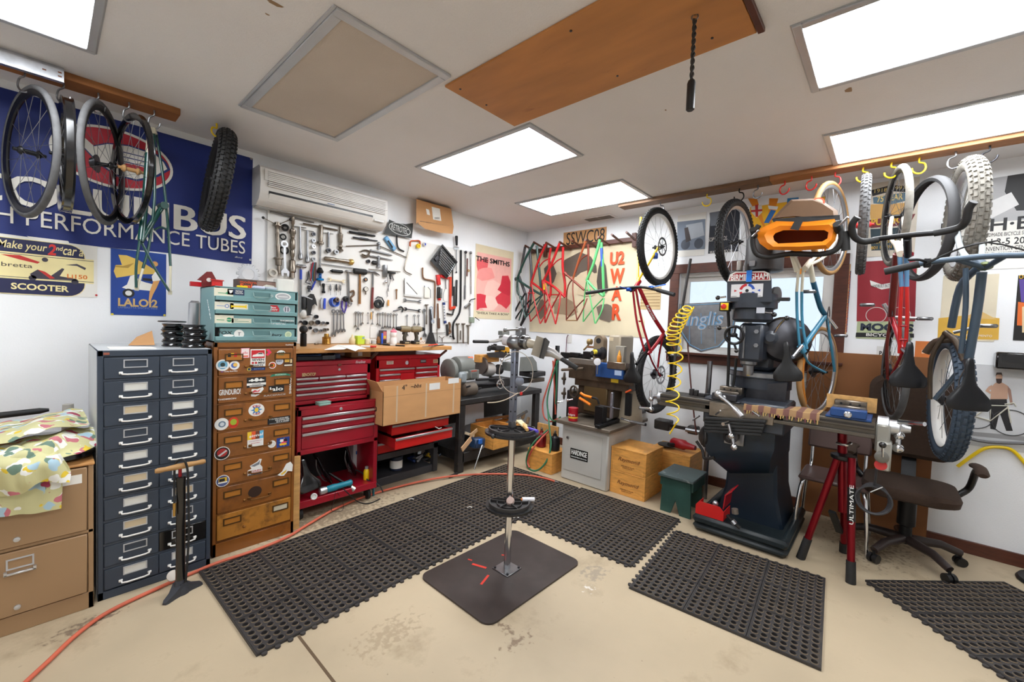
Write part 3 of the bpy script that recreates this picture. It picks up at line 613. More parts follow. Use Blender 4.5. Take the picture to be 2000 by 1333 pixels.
ink(ban,(178,26,46),lambda b:disc(b,LW,ac+.09,zc-.035,.085,.022,BD_+.004,.0005))
for(u,v) in((490,311),(488,508)):ink(ban,'steel',lambda b:disc(b,LW,*LA(u,v),.008,None,.007,.003,10),'grommet')
# scooter sign
a1,z0=LA(190,582);_,z1=LA(190,478);a0=a1-.86
sg=board('scooter_sign','navy and cream scooter advertising sign reading make your 2nd car','sign',LW,a0,a1,z0,z1,'paper')
CRM,NVY=(240,226,168),(30,34,76)
an,zt=LA(165,500);_,zb=LA(165,565);zt=LA(120,477)[1];zb=LA(120,578)[1];r_=.075
def rrect(a0,a1,z0,z1,r,n=6):
 q=[]
 for(cx,cz,s0) in((a1-r,z1-r,0),(a0+r,z1-r,90),(a0+r,z0+r,180),(a1-r,z0+r,270)):
  q+=[(cx+r*math.cos(math.radians(s0+90*k/n)),cz+r*math.sin(math.radians(s0+90*k/n))) for k in range(n+1)]
 return q
ink(sg,CRM,lambda b:poly(b,LW,rrect(an-.76,an+.004,zb-.004,zt+.004,r_+.004),.0036,.0004))
ink(sg,NVY,lambda b:poly(b,LW,rrect(an-.756,an,zb,zt,r_),.0042,.0004))
a2=LA(183,530)[0];zc1,zc0=LA(150,505)[1],LA(150,553)[1]
ink(sg,CRM,lambda b:rct(b,LW,a2-.84,a2,zc0,zc1,.0048,.0004))
ink(sg,NVY,lambda b:(rct(b,LW,a2-.84,a2,zc1-.012,zc1-.009,.0054,.0003),rct(b,LW,a2-.84,a2,zc0+.009,zc0+.012,.0054,.0003)))
aa,zz=LA(70,485);zz=(zt+zc1)/2-.002
wx=lambda u0,u1:LA(u1,488)[0]-LA(u0,485)[0]
tx(sg,LW,'Make your',LA(43,485)[0],zz,.058,wx(-4,91),CRM,.005,shear=.15,bold=.01);tx(sg,LW,'2',LA(101,488)[0],zz,.066,wx(93,109),(206,44,40),.005,shear=.1,bold=.03)
tx(sg,LW,'nd',LA(115.5,489)[0],zz+.012,.026,wx(110,122),CRM,.005,shear=.15,bold=.01);tx(sg,LW,'car a',LA(142,494)[0],zz-.004,.04,wx(122,162),CRM,.005,shear=.15,bold=.01)
tx(sg,LW,'SCOOTER',LA(80,560)[0],(zb+zc0)/2,.038,LA(137,560)[0]-LA(24,560)[0],CRM,.005,bold=.03)
tx(sg,LW,'Li150',LA(151,541)[0],LA(151,541)[1],.026,.088,(222,120,40),.0054,bold=.02);tx(sg,LW,'Lambretta',LA(12,517)[0],LA(22,517)[1],.024,.2,(70,60,60),.0054)
a,z=LA(88,528)
ink(sg,(200,48,44),lambda b:(poly(b,LW,[(a-.17,z+.07),(a-.1,z+.075),(a-.02,z+.045),(a-.03,z+.035),(a-.1,z+.05)],.0054,.0003),poly(b,LW,[(a-.03,z+.0),(a,z-.01),(a+.04,z-.045),(a+.02,z-.05)],.0058,.0003)),'print')
ink(sg,(60,56,70),lambda b:(disc(b,LW,a,z+.062,.013,None,.0054,.0003,12),poly(b,LW,[(a-.06,z-.03),(a-.03,z+.0),(a+.02,z-.036),(a+.07,z+.02),(a+.08,z+.016),(a+.06,z-.03),(a+.13,z-.04),(a+.14,z-.05),(a-.05,z-.052)],.0054,.0003),disc(b,LW,a+.125,z-.058,.016,None,.0054,.0003,12),disc(b,LW,a-.05,z-.052,.016,None,.0054,.0003,12)),'print')
ink(sg,(70,66,76),lambda b:(poly(b,LW,[(LA(128,518)[0],LA(128,518)[1]),(LA(150,516)[0],LA(150,516)[1]),(LA(168,524)[0],LA(168,524)[1]),(LA(166,528)[0],LA(166,528)[1]),(LA(150,520)[0],LA(150,520)[1])],.0054,.0003)),'print')
ink(sg,(190,30,40),lambda b:disc(b,LW,*LA(188,577),.006,None,.0036,.005,10),'push_pin')
# blue scooter poster
a0,z1=LA(216,484);a1,z0=LA(324,618);z1=LA(270,491)[1]
ps=board('scooter_poster','blue poster of a white scooter and a billowing yellow cape','poster',LW,a0,a1,z0,z1,(24,66,150))
A=lambda u,v:LA(u,v)
def pix(b,pts,d,wl=LW,t=.0003):poly(b,wl,[(LA if wl is LW else RA)(u,v) for u,v in pts],d,t)
ink(ps,(226,190,92),lambda b:pix(b,[(231,498),(247,499),(270,508),(290,520),(306,530),(300,536),(270,536),(246,540),(227,543),(222,530),(226,518),(238,518)],.0037))
ink(ps,(176,140,60),lambda b:pix(b,[(224,519),(240,520),(262,514),(250,524),(226,522)],.0042))
ink(ps,(232,230,222),lambda b:pix(b,[(238,562),(248,556),(254,540),(262,537),(272,548),(284,552),(300,556),(304,564),(298,569),(268,566),(250,566)],.0037))
ink(ps,BLK,lambda b:(disc(b,LW,*A(251,573),.03,None,.0042,.0003,18),pix(b,[(279,543),(296,545),(297,550),(278,548)],.0047)));ink(ps,(220,218,214),lambda b:disc(b,LW,*A(251,573),.017,None,.005,.0003,16))
ink(ps,(222,164,96),lambda b:(pix(b,[(300,548),(312,548),(306,562),(299,575),(294,588),(297,592),(290,592),(292,570)],.0042),disc(b,LW,*A(302,516),.018,None,.0042,.0003,14)))
ink(ps,(240,240,236),lambda b:pix(b,[(296,540),(304,530),(312,540),(313,548),(298,550)],.0047))
tx(ps,LW,'LALOI2',A(270,592)[0],A(270,592)[1],.055,A(309,590)[0]-A(232,590)[0],(206,172,112),.0042,bold=.03)
tx(ps,LW,'LAMBRETTA SPECIFIC RIDE',A(270,602)[0],A(270,602)[1],.012,A(309,600)[0]-A(232,600)[0],(120,140,190),.0042)
for q in((219,614),(321,616)):ink(ps,(236,214,60),lambda b:disc(b,LW,*A(*q),.007,None,.0036,.004,10),'push_pin')
# red duotone music poster by the corner, picture replaced with plain tones
a0,z1=LA(929,479);a1,z0=LA(998,628);z1=LA(964,484)[1];z0=LA(964,624)[1]
sp=board('music_poster','pink and red music poster with black lettering beside the room corner','poster',LW,a0,a1,z0,z1,'paper_warm')
pa0,pa1=LA(930,550)[0],LA(997,550)[0];pz1,pz0=LA(964,499)[1],LA(964,609)[1]
ink(sp,(240,178,168),lambda b:rct(b,LW,pa0,pa1,pz0,pz1,.004,.0004))
random.seed(3)
for k in range(7):
 c=[(226,96,100),(218,62,76),(244,196,184),(206,48,66),(238,150,144),(246,206,194),(212,54,70)][k]
 u,v=[(940,515),(985,585),(960,570),(990,560),(950,535),(955,596),(934,590)][k]
 pts=[(max(930.5,min(996.5,u+random.uniform(10,22)*math.cos(q*.7))),max(507,min(607,v+random.uniform(12,24)*math.sin(q*.7)))) for q in range(9)]
 ink(sp,plain(c),lambda b:pix(b,pts,.0046+.0004*k))
tx(sp,LW,'THE SMITHS',LA(963,511)[0],LA(963,511)[1],.062,(pa1-pa0)*.98,'ink',.009,bold=.02)
tx(sp,LW,'"SHEILA TAKE A BOW"',LA(963,612)[0],LA(963,613)[1],.03,(pa1-pa0)*.96,(60,50,46),.0042)
# ---------------------------------------------------------------- wall air conditioner, flattened box, black brand plate
t0,t1,zb,zt=-3.372,-2.285,2.395,2.68
t=T('air_conditioner','long white wall-mounted air conditioner under the ceiling','air conditioner',((t0+t1)/2,0,zb));w=(t1-t0)/2;h=zt-zb
prof=[(-.002,0),(-.1,-.01),(-.165,.03),(-.19,.075),(-.2,.16),(-.185,h-.02),(-.16,h),(-.002,h)]
mb=MB();mb.loft([[Vector((x,y,z)) for y,z in prof] for x in(-w,w)]);P('housing',mb,'white_metal',t)
mb=MB();mb.loft([[Vector((x,y,z)) for y,z in((-.186,.17),(-.206,.17),(-.2,h-.03),(-.18,h-.03))] for x in(-w+.03,w-.006)])
g=P('front_panel',mb,plain((234,233,230),.4),t)
for k in range(9):
 z=.115+.0165*k;y=-.196-.001*min(k,3)
 P('louvre',MB().bx(-w+.05,w-.035,y-.004,y,z,z+.0085),plain((232,230,226),.45),g) if False else None
mb=MB().bx(-w+.05,w-.03,-.2,-.192,.128,.25);P('intake',mb,(150,148,144),t)
for k in range(9):P('louvre',MB().bx(-w+.05,w-.03,-.212,-.203,.126+.0138*k,.1345+.0138*k,.001),plain((236,234,230),.45),t)
P('outlet',MB().bx(-w+.06,w-.15,-.193,-.178,.074,.096),'black_plastic',t,label='dark air outlet slot')
P('flap',MB().box((-.045,-.176,.05),(2*w-.22,.07,.005),Matrix.Rotation(math.radians(-50),3,'X'),.002),plain((236,234,230),.4),t)
P('display_window',MB().box((w-.085,-.186,.07),(.1,.006,.045),Matrix.Rotation(math.radians(-28),3,'X'),.002),(214,213,210),t)
P('maker_badge',MB().bx(-.03,.03,-.1985,-.195,.103,.109),(120,140,180),t)
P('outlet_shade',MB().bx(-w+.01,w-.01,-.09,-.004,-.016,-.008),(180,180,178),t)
# flattened cardboard box leaning against the ceiling
t=T('flattened_box','opened brown cardboard mailer fixed high on the wall beside the ceiling','box',LW.p(LA(848,425)[0],LA(848,425)[1],0))
mb=MB();mb.loft([[PL(u,v,d) for u,v in((813,389),(881,408),(886,443),(816,431))] for d in(.012,.13)]);PW('body',mb,'cardboard',t)
for nm,pts,d in(('flap',((816,432),(886,443),(884,457),(860,455),(830,447),(818,438)),.135),('flap',((813,389),(822,391),(820,433),(813,437)),.133)):
 mb=MB();mb.loft([[PL(u,v,q) for u,v in pts] for q in(d,d+.006)]);PW(nm,mb,'cardboard',t)
mb=MB();mb.loft([[PL(u,v,q) for u,v in((843,404),(859,408),(862,432),(846,429))] for q in(.1305,.1312)]);lb=PW('shipping_label',mb,'paper',t)
mb=MB();mb.loft([[PL(u,v,q) for u,v in((832,408),(838,410),(840,421),(834,419))] for q in(.1305,.1312)]);PW('shipping_label',mb,'paper',t)
for k in range(6):mb=MB();mb.loft([[PL(u,v,q) for u,v in((849+1.6*k,424.5),(849.8+1.6*k,424.7),(850+1.6*k,428.6),(849.2+1.6*k,428.4))] for q in(.1315,.132)]);PW('barcode_bar',mb,'ink',lb)
# black retro brand plate
pts=[(760,429),(776,436),(792,438),(807,436),(806,452),(804,466),(788,463),(768,459),(750,456),(756,444)]
mb=MB();mb.loft([[PL(u,v,d) for u,v in pts] for d in(.05,.054)]);t=O('brand_plate','black flared metal plate with oval white brand lettering','sign',mb,plain((44,46,44),.5))
a,z=LA(781,448,.054);rr=(LA(802,448,.054)[0]-LA(759,446,.054)[0])/2
for(q,dd,c) in((1,.0552,(200,202,200)),(.93,.056,(44,46,44))):ink(t,plain(c),lambda b:disc(b,LW,a,z,rr*q,.058*(q if q==1 else .9),dd,.0004,32,-.09))
tx(t,LW,'RETROTEC',a,z,.06,rr*1.55,(206,208,206),.0568,rot=-.09)
# ---------------------------------------------------------------- red tool chests, workbench and what stands there
def strip_drawer(par,x0,x1,z0,z1,y,m,pull='alloy',ph=.016,name='drawer'):
 d=P(name,MB().bx(x0,x1,y,y+.012,z0,z1-.002,.001),m,par)
 P('pull_strip',MB().bx(x0+.001,x1-.001,y-.012,y+.001,z1-ph-.004,z1-.004,.003),pull,d);return d
CX=-2.945
t=T('tool_chest','dark red top tool chest on the red rolling cabinet left of the cardboard box','tool chest',(CX,-.56,.868));w=.315;h=.325
m=MB().bx(-w,w,.02,.42,0,h-.035,.003).bx(-w,w,.002,.03,h-.115,h-.035,.003).bx(-w,-w+.03,.002,.03,0,h-.035,.003).bx(w-.03,w,.002,.03,0,h-.035,.003).bx(-w,w,.002,.03,0,.028,.003)
P('body',m,'deep_red_paint',t);P('lid',MB().bx(-w-.003,w+.003,-.002,.425,h-.034,h,.004),'deep_red_paint',t)
zt=h-.118;rows=[.035,.042,.042,.056]
for r_i,hh in enumerate(rows):
 xs=[(-w+.032,-.118),(-.112,.098),(.104,w-.034)] if r_i==0 else[(-w+.032,w-.034)]
 for a,b in xs:strip_drawer(t,a,b,zt-hh+.003,zt,.004,'deep_red_paint')
 zt-=hh
P('lock',MB().lathe([(.011,0),(.01,.006),(.004,.007)],(.045,.002,h-.072),(.045,-1,h-.072),14),'alloy',t)
TCW=Wall((CX,-.56,.868),(1,0,0),(0,0,1));a,z=LA(603.5,732,.56);tx(t,TCW,'BENCHTOP',a-CX,z-.868,.026,.1,(214,190,140),.0005,bold=.03)
tx(t,TCW,'fineline',LA(703,716,.56)[0]-CX,h-.018,.024,.085,(206,190,196),.003,shear=.3)
m=MB()
P('latch',MB().bx(.03,.06,-.006,.002,h-.045,h-.025,.002),plain((120,60,50),.4,.5),t)
# rolling cabinet
Y=-.625;t=T('rolling_tool_cabinet','red rolling tool cabinet with three drawers and an open bottom shelf of saddles','tool cabinet',(-2.912,Y,0));w=.327;ZT=.845
m=MB().bx(-w,-w+.03,0,.46,.1,ZT,.003).bx(w-.035,w,0,.46,.1,ZT,.003).bx(-w,w,.44,.46,.1,ZT).bx(-w,w,-.004,.46,.1,.155,.004).bx(-w,w,.0,.46,ZT-.05,ZT,.003).bx(-w,w,.0,.02,.505,.535,.002).bx(-w,w,.005,.46,.53,.545)
P('body',m,'deep_red_paint',t)
m=MB().bx(-w,w,.0,.012,ZT,ZT+.02).bx(-w,-w+.01,0,.46,ZT,ZT+.02).bx(w-.01,w,0,.46,ZT,ZT+.02);P('rim',m,'deep_red_paint',t)
P('inside',MB().bx(-w+.031,w-.036,.43,.439,.157,.53),'black_metal',t)
for(z0,z1) in((.738,.792),(.672,.735),(.548,.669)):strip_drawer(t,-w+.032,w-.038,z0,z1,.0,'deep_red_paint',ph=.02)
P('lock',MB().lathe([(.013,0),(.012,.006),(.005,.008)],(.0,0,ZT-.028),(.0,-1,ZT-.028),14),'alloy',t)
for x in(-w+.05,w-.05):
 for y in(.06,.4):
  m=MB().cyl((x-.012,y,.042),(x+.012,y,.042),.042,n=18).bar((x,y,.05),(x,y,.1),.03,.012);P('caster',m,'black_rubber',t)
# contents of the open shelf
def saddle(name,label,M,m='black_gloss',group=None,par=None,rail='steel'):
 """nose towards +X, top towards +Z, 0.27 long"""
 rings=[]
 for x,wd,zt_,th in((-.115,.03,.012,.02),(-.11,.062,.02,.03),(-.09,.072,.022,.036),(-.055,.07,.018,.036),(-.02,.05,.012,.034),(.02,.03,.008,.03),(.07,.021,.006,.028),(.12,.018,.004,.026),(.148,.014,-.003,.02),(.156,.005,-.01,.01)):
  rings.append([Vector((x,wd*(1.18 if x<0 else 1)*math.cos(k)*(1 if math.sin(k)>-.1 else .96),zt_-th*.35+(th*.35 if math.sin(k)>0 else th*.75)*math.sin(k)*(1 if abs(math.cos(k))>.25 or math.sin(k)<0 else .8))) for k in[2*PI*i/14 for i in range(14)]])
 if par is None:
  t=T(name,label,'saddle',M=M,group=group);P('shell',MB().loft(rings),m,t)
  for s_ in(-1,1):P('rail',MB().tube(spline([(-.09,s_*.03,-.008),(-.075,s_*.025,-.03),(-.03,s_*.022,-.042),(.04,s_*.022,-.042),(.1,s_*.012,-.02),(.125,s_*.006,-.01)],4),.0035,6),rail,t)
  return t
 mb=MB().loft(rings).xf(M);o=PW(name,mb,m,par)
 for s_ in(-1,1):PW('rail',MB().tube(spline([(-.09,s_*.03,-.008),(-.075,s_*.025,-.03),(-.03,s_*.022,-.042),(.04,s_*.022,-.042),(.1,s_*.012,-.02),(.125,s_*.006,-.01)],4),.0035,6).xf(M),rail,o)
 return o
def place(p,nose,top):
 x=Vector(nose).normalized();y=Vector(top).cross(x).normalized();z=x.cross(y)
 return Matrix(((x.x,y.x,z.x,p[0]),(x.y,y.y,z.y,p[1]),(x.z,y.z,z.z,p[2]),(0,0,0,1)))
saddle('saddle','plain black bicycle saddle standing nose up at the left of the red cabinet shelf',place(PL(600,935,.58)+Vector((0,0,.015)),(-.15,.25,1),(0,-1,.2)))
saddle('saddle','slim black saddle leaning left of centre on the red cabinet shelf',place(PL(633,918,.5)+Vector((0,0,.0)),(-.4,.2,1),(1,-.35,.2)))
saddle('saddle','black saddle on its side leaning at the middle right of the red cabinet shelf',place(PL(686,908,.42)+Vector((0,0,.03)),(-.25,.1,1),(.9,-.5,.2)))
t=T('angle_grinder','teal angle grinder with a silver head lying on the red cabinet shelf lip','grinder',PL(640,960,.6));
a,b=PL(637,963,.6),PL(672,950,.6);a=Vector((a.x,a.y,.186));b=Vector((b.x,b.y,.19));
PW('motor_body',MB().lathe([(.02,0),(.026,.01),(.028,.07),(.024,.09),(.022,.16),(.025,.2),(.018,.21)],a,b+(b-a)*2,18),plain((22,128,150),.4),t)
PW('gear_head',MB().lathe([(.018,-.055),(.028,-.05),(.03,-.02),(.026,.0)],a,b+(b-a)*2,18).lathe([(.02,0),(.022,.012),(.012,.02)],a+Vector((-.03,0,-.006)),a+Vector((-.03,0,-.5)),16),'alloy',t)
t=T('hand_lever','black lever tool with a chromed knurled end lying across the shelf front','tool',PL(650,940,.56))
a,b=PL(643,925,.5),PL(684,952,.6);PW('shaft',MB().tube([a,a+(b-a)*.5,b],[.009,.012,.014],10),'black_metal',t);PW('knurled_end',MB().lathe([(.014,0),(.024,.006),(.024,.04),(.016,.046)],b,b+(b-a),16),'chrome',t)
O('white_plastic_cup','small white round cap on the shelf lip at the left','cap',MB().lathe([(.021,0),(.024,.004),(.024,.018),(.018,.02),(.014,.012),(.004,.012)],PL(612,970,.61)+Vector((0,0,.0)),PL(612,970,.61)+Vector((-.1,-1,.2)),18),(226,226,224))
bz=.157
p=PL(692,905,.3);t=T('blue_white_carton','white carton with blue print on the shelf behind the saddles','box',(p.x+.0,-.3,bz));P('body',MB().box((0,0,.14),(.07,.09,.28),None,.002),(226,228,232),t);P('logo_square',MB().bx(-.012,.014,-.0462,-.0456,.17,.2),(30,120,200),t)
p=PL(698,875,.3);t=T('printed_sheet','white sheet of small print stuck above the carton','paper',(p.x,-.26,.44));P('sheet',MB().box((0,-.06,.0),(.1,.002,.13),Matrix.Rotation(.12,3,'Y')),'paper',t)
for k in range(7):P('text_line',MB().box((0,-.0615,.045-.014*k),(.08,.001,.003),Matrix.Rotation(.0,3,'Y')),(90,110,170),t)
p=PL(715,910,.36);t=T('brown_carton','tall brown carton with a blue band at the right of the shelf','box',(p.x-.01,-.36,bz));P('body',MB().box((0,0,.16),(.075,.12,.32),None,.002),'cardboard',t);P('blue_band',MB().bx(-.02,.038,-.0608,-.0602,.05,.2),(30,90,130),t)
p=PL(720,930,.54);t=T('oil_bottle','small yellow oil bottle with a grey cap at the right end of the shelf','bottle',(p.x-.02,-.54,bz));P('bottle',MB().lathe([(.024,0),(.026,.004),(.026,.07),(.02,.085),(.016,.092)],(0,0,0),(0,0,1),18),'yellow_plastic',t);P('cap',MB().lathe([(.015,.092),(.015,.112),(.01,.114)],(0,0,0),(0,0,1),14),(150,150,152),t)
m=MB().tube(spline([PL(694,918,.45),PL(708,925,.5),PL(718,938,.57),PL(740,948,.64),PL(748,962,.66)],5),.006,8);O('power_cable','black power cord trailing out of the right end of the red shelf','cable',m,'black_rubber')
m=MB().tube(spline([PL(655,962,.64),PL(652,980,.645),PZ(648,998,.02),PZ(668,998,.01),PZ(672,985,.04)+Vector((0,.02,0)),PL(659,962,.645)],5),.002,6);O('dangling_wire','thin wire loop dangling under the red cabinet','wire',m,'black_rubber')
m=MB().tube(spline([PL(670,955,.64),PL(684,968,.645),PZ(700,981,.012),PZ(720,984,.008),PZ(742,975,.008)],5),.0045,8);O('floor_cable','black tool cable lying on the floor below the red cabinet','cable',m,'black_rubber')
# mint tin on the ledge
p=PL(631,803,.6);m=MB().box((p.x,-.6,.868),(.098,.062,.022),Matrix.Rotation(.1,3,'Z'),.006).box((p.x,-.6,.883),(.1,.064,.008),Matrix.Rotation(.1,3,'Z'),.003);O('mint_tin','pale green hinged tin on the red cabinet ledge','tin',m,plain((150,188,178),.35))
# stray lumber between brown cabinet and red cabinet
p=PL(580,1020,.67);m=MB().bx(-3.292,-3.245,-.71,-.685,0,.53,.002);O('plywood_offcut','tall narrow plywood offcut between the brown and the red cabinet','board',m,'pale_wood')
# teal upright beside the black stand
m=MB().bx(-2.578,-2.562,-.56,-.545,.0,.8,.002);O('teal_upright','thin teal steel upright between the two tool cabinets','bar',m,plain((24,96,112),.4))
# right chest, its stand, the long carton
CX2=-2.165;t=T('tool_chest','bright red tool chest with silver strip pulls under the right end of the bench','tool chest',(CX2,-.46,.80));w=.352;h=.41
m=MB().bx(-w,w,.02,.4,0,h-.04,.003).bx(-w,w,.002,.03,h-.115,h-.04,.003).bx(-w,-w+.03,.002,.03,0,h-.04,.003).bx(w-.03,w,.002,.03,0,h-.04,.003)
P('body',m,'red_paint',t);P('lid',MB().bx(-w-.003,w+.003,-.002,.405,h-.039,h,.004),'red_paint',t)
zt=h-.118
for k in range(4):
 strip_drawer(t,-w+.032,(.05 if k==0 else-.105),zt-.047,zt,.004,'red_paint');strip_drawer(t,.065,w-.034,zt-.039,zt,.004,'red_paint');zt-=.05 if k else .048
P('centre_panel',MB().bx(-.1,.05,.006,.02,.05,h-.17),'red_paint',t);P('hasp',MB().bx(-.022,.0,-.008,.002,h-.1,h-.03,.002),'red_paint',t)
for(u,v,ww,hh,c) in((762,709,.07,.03,(226,216,206)),(827,706,.068,.034,(40,40,44)),(851,706,.058,.034,(206,176,140))):
 a,z=LA(u,v,.46);o=P('badge',MB().bx(a-CX2-ww/2,a-CX2+ww/2,.0008,.002,z-.8-hh/2,z-.8+hh/2),plain(c),t)
 for q in(-.007,.004):P('badge_line',MB().bx(a-CX2-ww*.4,a-CX2+ww*.4,.0003,.0008,z-.8+q,z-.8+q+.005),plain((140,100,90) if c[0]>100 else(180,180,184)),o)
a,z=LA(795,709,.46);P('round_badge',MB().lathe([(.018,0),(.018,.0012)],(a-CX2,.002,z-.8),(a-CX2,-1,z-.8),20),(206,206,220),t)
Y=-.42;t=T('drawer_stand','black steel stand with red drawers pulled out below the long carton','tool stand',(-2.145,Y,0));w=.37
m=MB()
for x in(-w,w-.055):m.bx(x,x+.055,0,.05,.0,.79,.003).bx(x,x+.055,.34,.38,0,.79,.003)
m.bx(-w,w,0,.05,.245,.3,.003).bx(-w+.055,w-.055,.01,.05,0.0,.075,.003).bx(-w,w,0,.38,.77,.798,.003).bx(-w+.055,w-.055,.04,.38,.06,.075).bx(-w+.055,w-.055,.04,.38,.245,.26)
P('frame',m,plain((62,62,66),.45),t);P('back_panel',MB().bx(-w+.05,w-.05,.37,.38,.08,.77),'black_metal',t)
def tray(z0,z1,out,x0=-.315,x1=.315):
 d=strip_drawer(t,x0,x1,z0,z1,-out,'bright_red_paint',ph=.02)
 P('tray',MB().bx(x0+.008,x0+.014,-out+.012,.2,z0+.004,z1-.012).bx(x1-.014,x1-.008,-out+.012,.2,z0+.004,z1-.012).bx(x0+.01,x1-.01,-out+.012,.2,z0+.003,z0+.008),'red_paint',d);return d
tray(.305,.405,-.012);tray(.415,.515,.28);tray(.525,.62,.22)
O('white_wrench','small white tool lying in the open red drawer','tool',MB().tube([PL(850,834,.69),PL(857,838,.69),PL(862,836,.69)],.005,6),(226,226,222))
# carton
ZB,ZC=.648,.985;X0,X1=PL(747,832,.74).x,PL(899,803,.74).x
t=T('long_carton','long open brown carton resting on the pulled-out red drawers','box',((X0+X1)/2,-.62,ZB));w=(X1-X0)/2;h=ZC-ZB;d=.12;k=.004
m=MB().bx(-w,w,-d,-d+k,0,h).bx(-w,w,d-k,d,0,h).bx(-w,-w+k,-d,d,0,h*.86).bx(w-k,w,-d,d,0,h).bx(-w,w,-d,d,0,k);P('body',m,'cardboard',t)
m=MB();m.loft([[Vector((x,y,z)) for x,y,z in((-w+q,-d+.004,h*.84),(-w+q,d-.004,h*.84),(-w-.055+q,d-.02,h+.045),(-w-.05+q,-d+.02,h+.035))] for q in(0,.004)]);P('end_flap',m,'cardboard',t)
CW=Wall((((X0+X1)/2),-.74,ZB),(1,0,0),(0,0,1))
P('fold_line',MB().bx(-w+.002,w-.002,-d-.0006,-d,h*.72,h*.727),(150,112,72),t)
for a in(-.29,.01,.33):P('tape_strip',MB().bx(a-.008,a+.008,-d-.0006,-d,.02,h-.01),plain((206,180,150),.25),t)
for(u,v,ww,hh) in((849,755,.12,.06),(886,744,.13,.05)):
 a,z=LA(u,v,.74);lb=P('shipping_label',MB().bx(a-(X0+X1)/2-ww/2,a-(X0+X1)/2+ww/2,-d-.0012,-d-.0002,z-ZB-hh/2,z-ZB+hh/2),(222,222,220),t)
a,z=LA(790,757,.74);tx(t,CW,'4"',a-(X0+X1)/2,z-ZB,.045,.05,'ink',.0008);a,z=LA(812,754,.74);tx(t,CW,'~bbs',a-(X0+X1)/2,z-ZB,.035,.11,'ink',.0008,shear=.3)
SWL=Wall((X0,-.62,ZB),(0,-1,0),(0,0,1));tx(t,SWL,'8"',0,.15,.07,.07,'ink',.0008,rot=1.2);tx(t,SWL,'NET',-.01,.06,.025,.06,'ink',.0008,rot=.3)
# things on the stand's bottom shelf
p=PL(777,910,.33);z0=.076
t=T('grease_tub','dark tub with a white paper label on the black stand shelf','tub',(p.x,-.3,z0));P('tub',MB().lathe([(.055,0),(.06,.004),(.06,.12),(.063,.122),(.063,.138),(.03,.144)],(0,0,0),(0,0,1),24),plain((34,44,66),.35),t);P('label',MB().lathe([(.0606,.025),(.0606,.1)],(0,0,0),(0,0,1),24,False),'paper',t)
random.seed(5)
for k,(u,v,c,nm) in enumerate(((806,905,(40,60,110),'blue and black derailleur'),(824,912,(60,60,64),'dull grey crank'),(842,902,(210,170,50),'yellow-tagged part bag'),(858,903,(70,76,90),'dark hub part'),(818,925,(150,150,154),'shiny long lever'),(835,890,(50,50,54),'black cable bundle'))):
 p=PL(u,v,.26-.03*(k%2));m=MB()
 pts=[(p.x+random.uniform(-.05,.05),-.24+random.uniform(-.05,.05),z0+.012+random.uniform(0,.05)) for _ in range(7)]
 m.tube(spline(pts,3),[.008+.006*abs(math.sin(i*1.3)) for i in range(19)],6);O('bike_part',nm+' in the clutter on the black stand shelf','bicycle part',m,plain(c,.35,.3))
# workbench top along the wall with diagonal steel braces
t=T('workbench','wooden wall bench top below the tool board','workbench',(-2.52,-.3,1.258))
P('top',MB().bx(-.765,.745,-.29,.285,0,.036,.003),'bench_wood',t)
for x in(-.04,.715):P('brace',MB().bar((x,-.25,-.004),(x,.28,-.33),.024,.006,(1,0,0)).bar((x,.285,-.33),(x,.285,-.002),.03,.006,(1,0,0)),plain((150,132,122),.4,.4),t)
# items in the dark gap under the bench, on top of the dark red chest
z0=1.194
for(u0,u1,v0,v1,d,c,nm,lab,cat) in((579,628,701,713,.45,(24,72,140),'parts_case','long blue case under the bench','case'),(580,630,711,716,.5,(36,40,48),'flat_tray','dark grey flat tray under the bench in front of the blue case','tray'),(630,655,706,715,.48,(120,130,138),'clear_box','clear compartment box under the bench','box'),(652,665,703,712,.42,(70,90,130),'small_blue_box','small blue and white box beside the clear box under the bench','box'),(686,724,699,712,.4,(176,128,78),'brown_carton','small brown carton with a white label under the bench','box')):
 a,b=PL(u0,v1,d),PL(u1,v0,d);h=max(.03,min(.058,b.z-a.z));m=MB().bx(a.x,b.x,-d,-d+.12 if nm!='flat_tray' else-d+.04,z0+.002,z0+.002+h,.002);o=O(nm,lab,cat,m,plain(c,.35))
 if cat=='box' and nm=='brown_carton':PW('shipping_label',MB().bx(a.x+.06,a.x+.1,-d-.001,-d,z0+.014,z0+.05),'paper',o)
t=O('blue_clip','bright blue plastic clip hanging at the carton under the bench','clip',MB().tube([PL(709,703,.47),PL(716,704,.47),PL(721,709,.47),PL(720,713,.47)],.008,8),(30,110,230))
# pump
p=PZ(352,1158);px,py=p.x,p.y;M_=Matrix.Translation(p)
t=T('floor_pump','black floor pump with a wooden handle and iron foot in front of the drawer cabinet','pump',p)
def zfor(x,y,v):
 lo,hi=-.2,2.8
 for _ in range(40):
  md=(lo+hi)/2;d=Vector((x,y,md))-CAM;zz=d.dot(FW);vv=666.5-FPX*d.dot(UP)/zz
  if vv>v:lo=md
  else:hi=md
 return lo
zh=zfor(px,py,911);zb=zfor(px,py,932)
P('barrel',MB().lathe([(.019,.03),(.022,.05),(.021,zb-.02),(.022,zb-.02),(.022,zb),(.012,zb+.004)],(0,0,0),(0,0,1),20),'black_gloss',t)
P('rod',MB().cyl((-.004,0,zb),(-.004,0,zh),.008,n=10),plain((150,24,34),.3,.4),t)
dx=(PL(401,908,-py).x-PL(302,913,-py).x)/2
P('handle',MB().lathe([(.010,-dx),(.014,-dx+.012),(.012,-dx*.6),(.016,-.02),(.016,.02),(.012,dx*.6),(.014,dx-.012),(.01,dx)],(0,0,zh),(1,.04,zh+.02),14),'tan_wall',t)
f=MB()
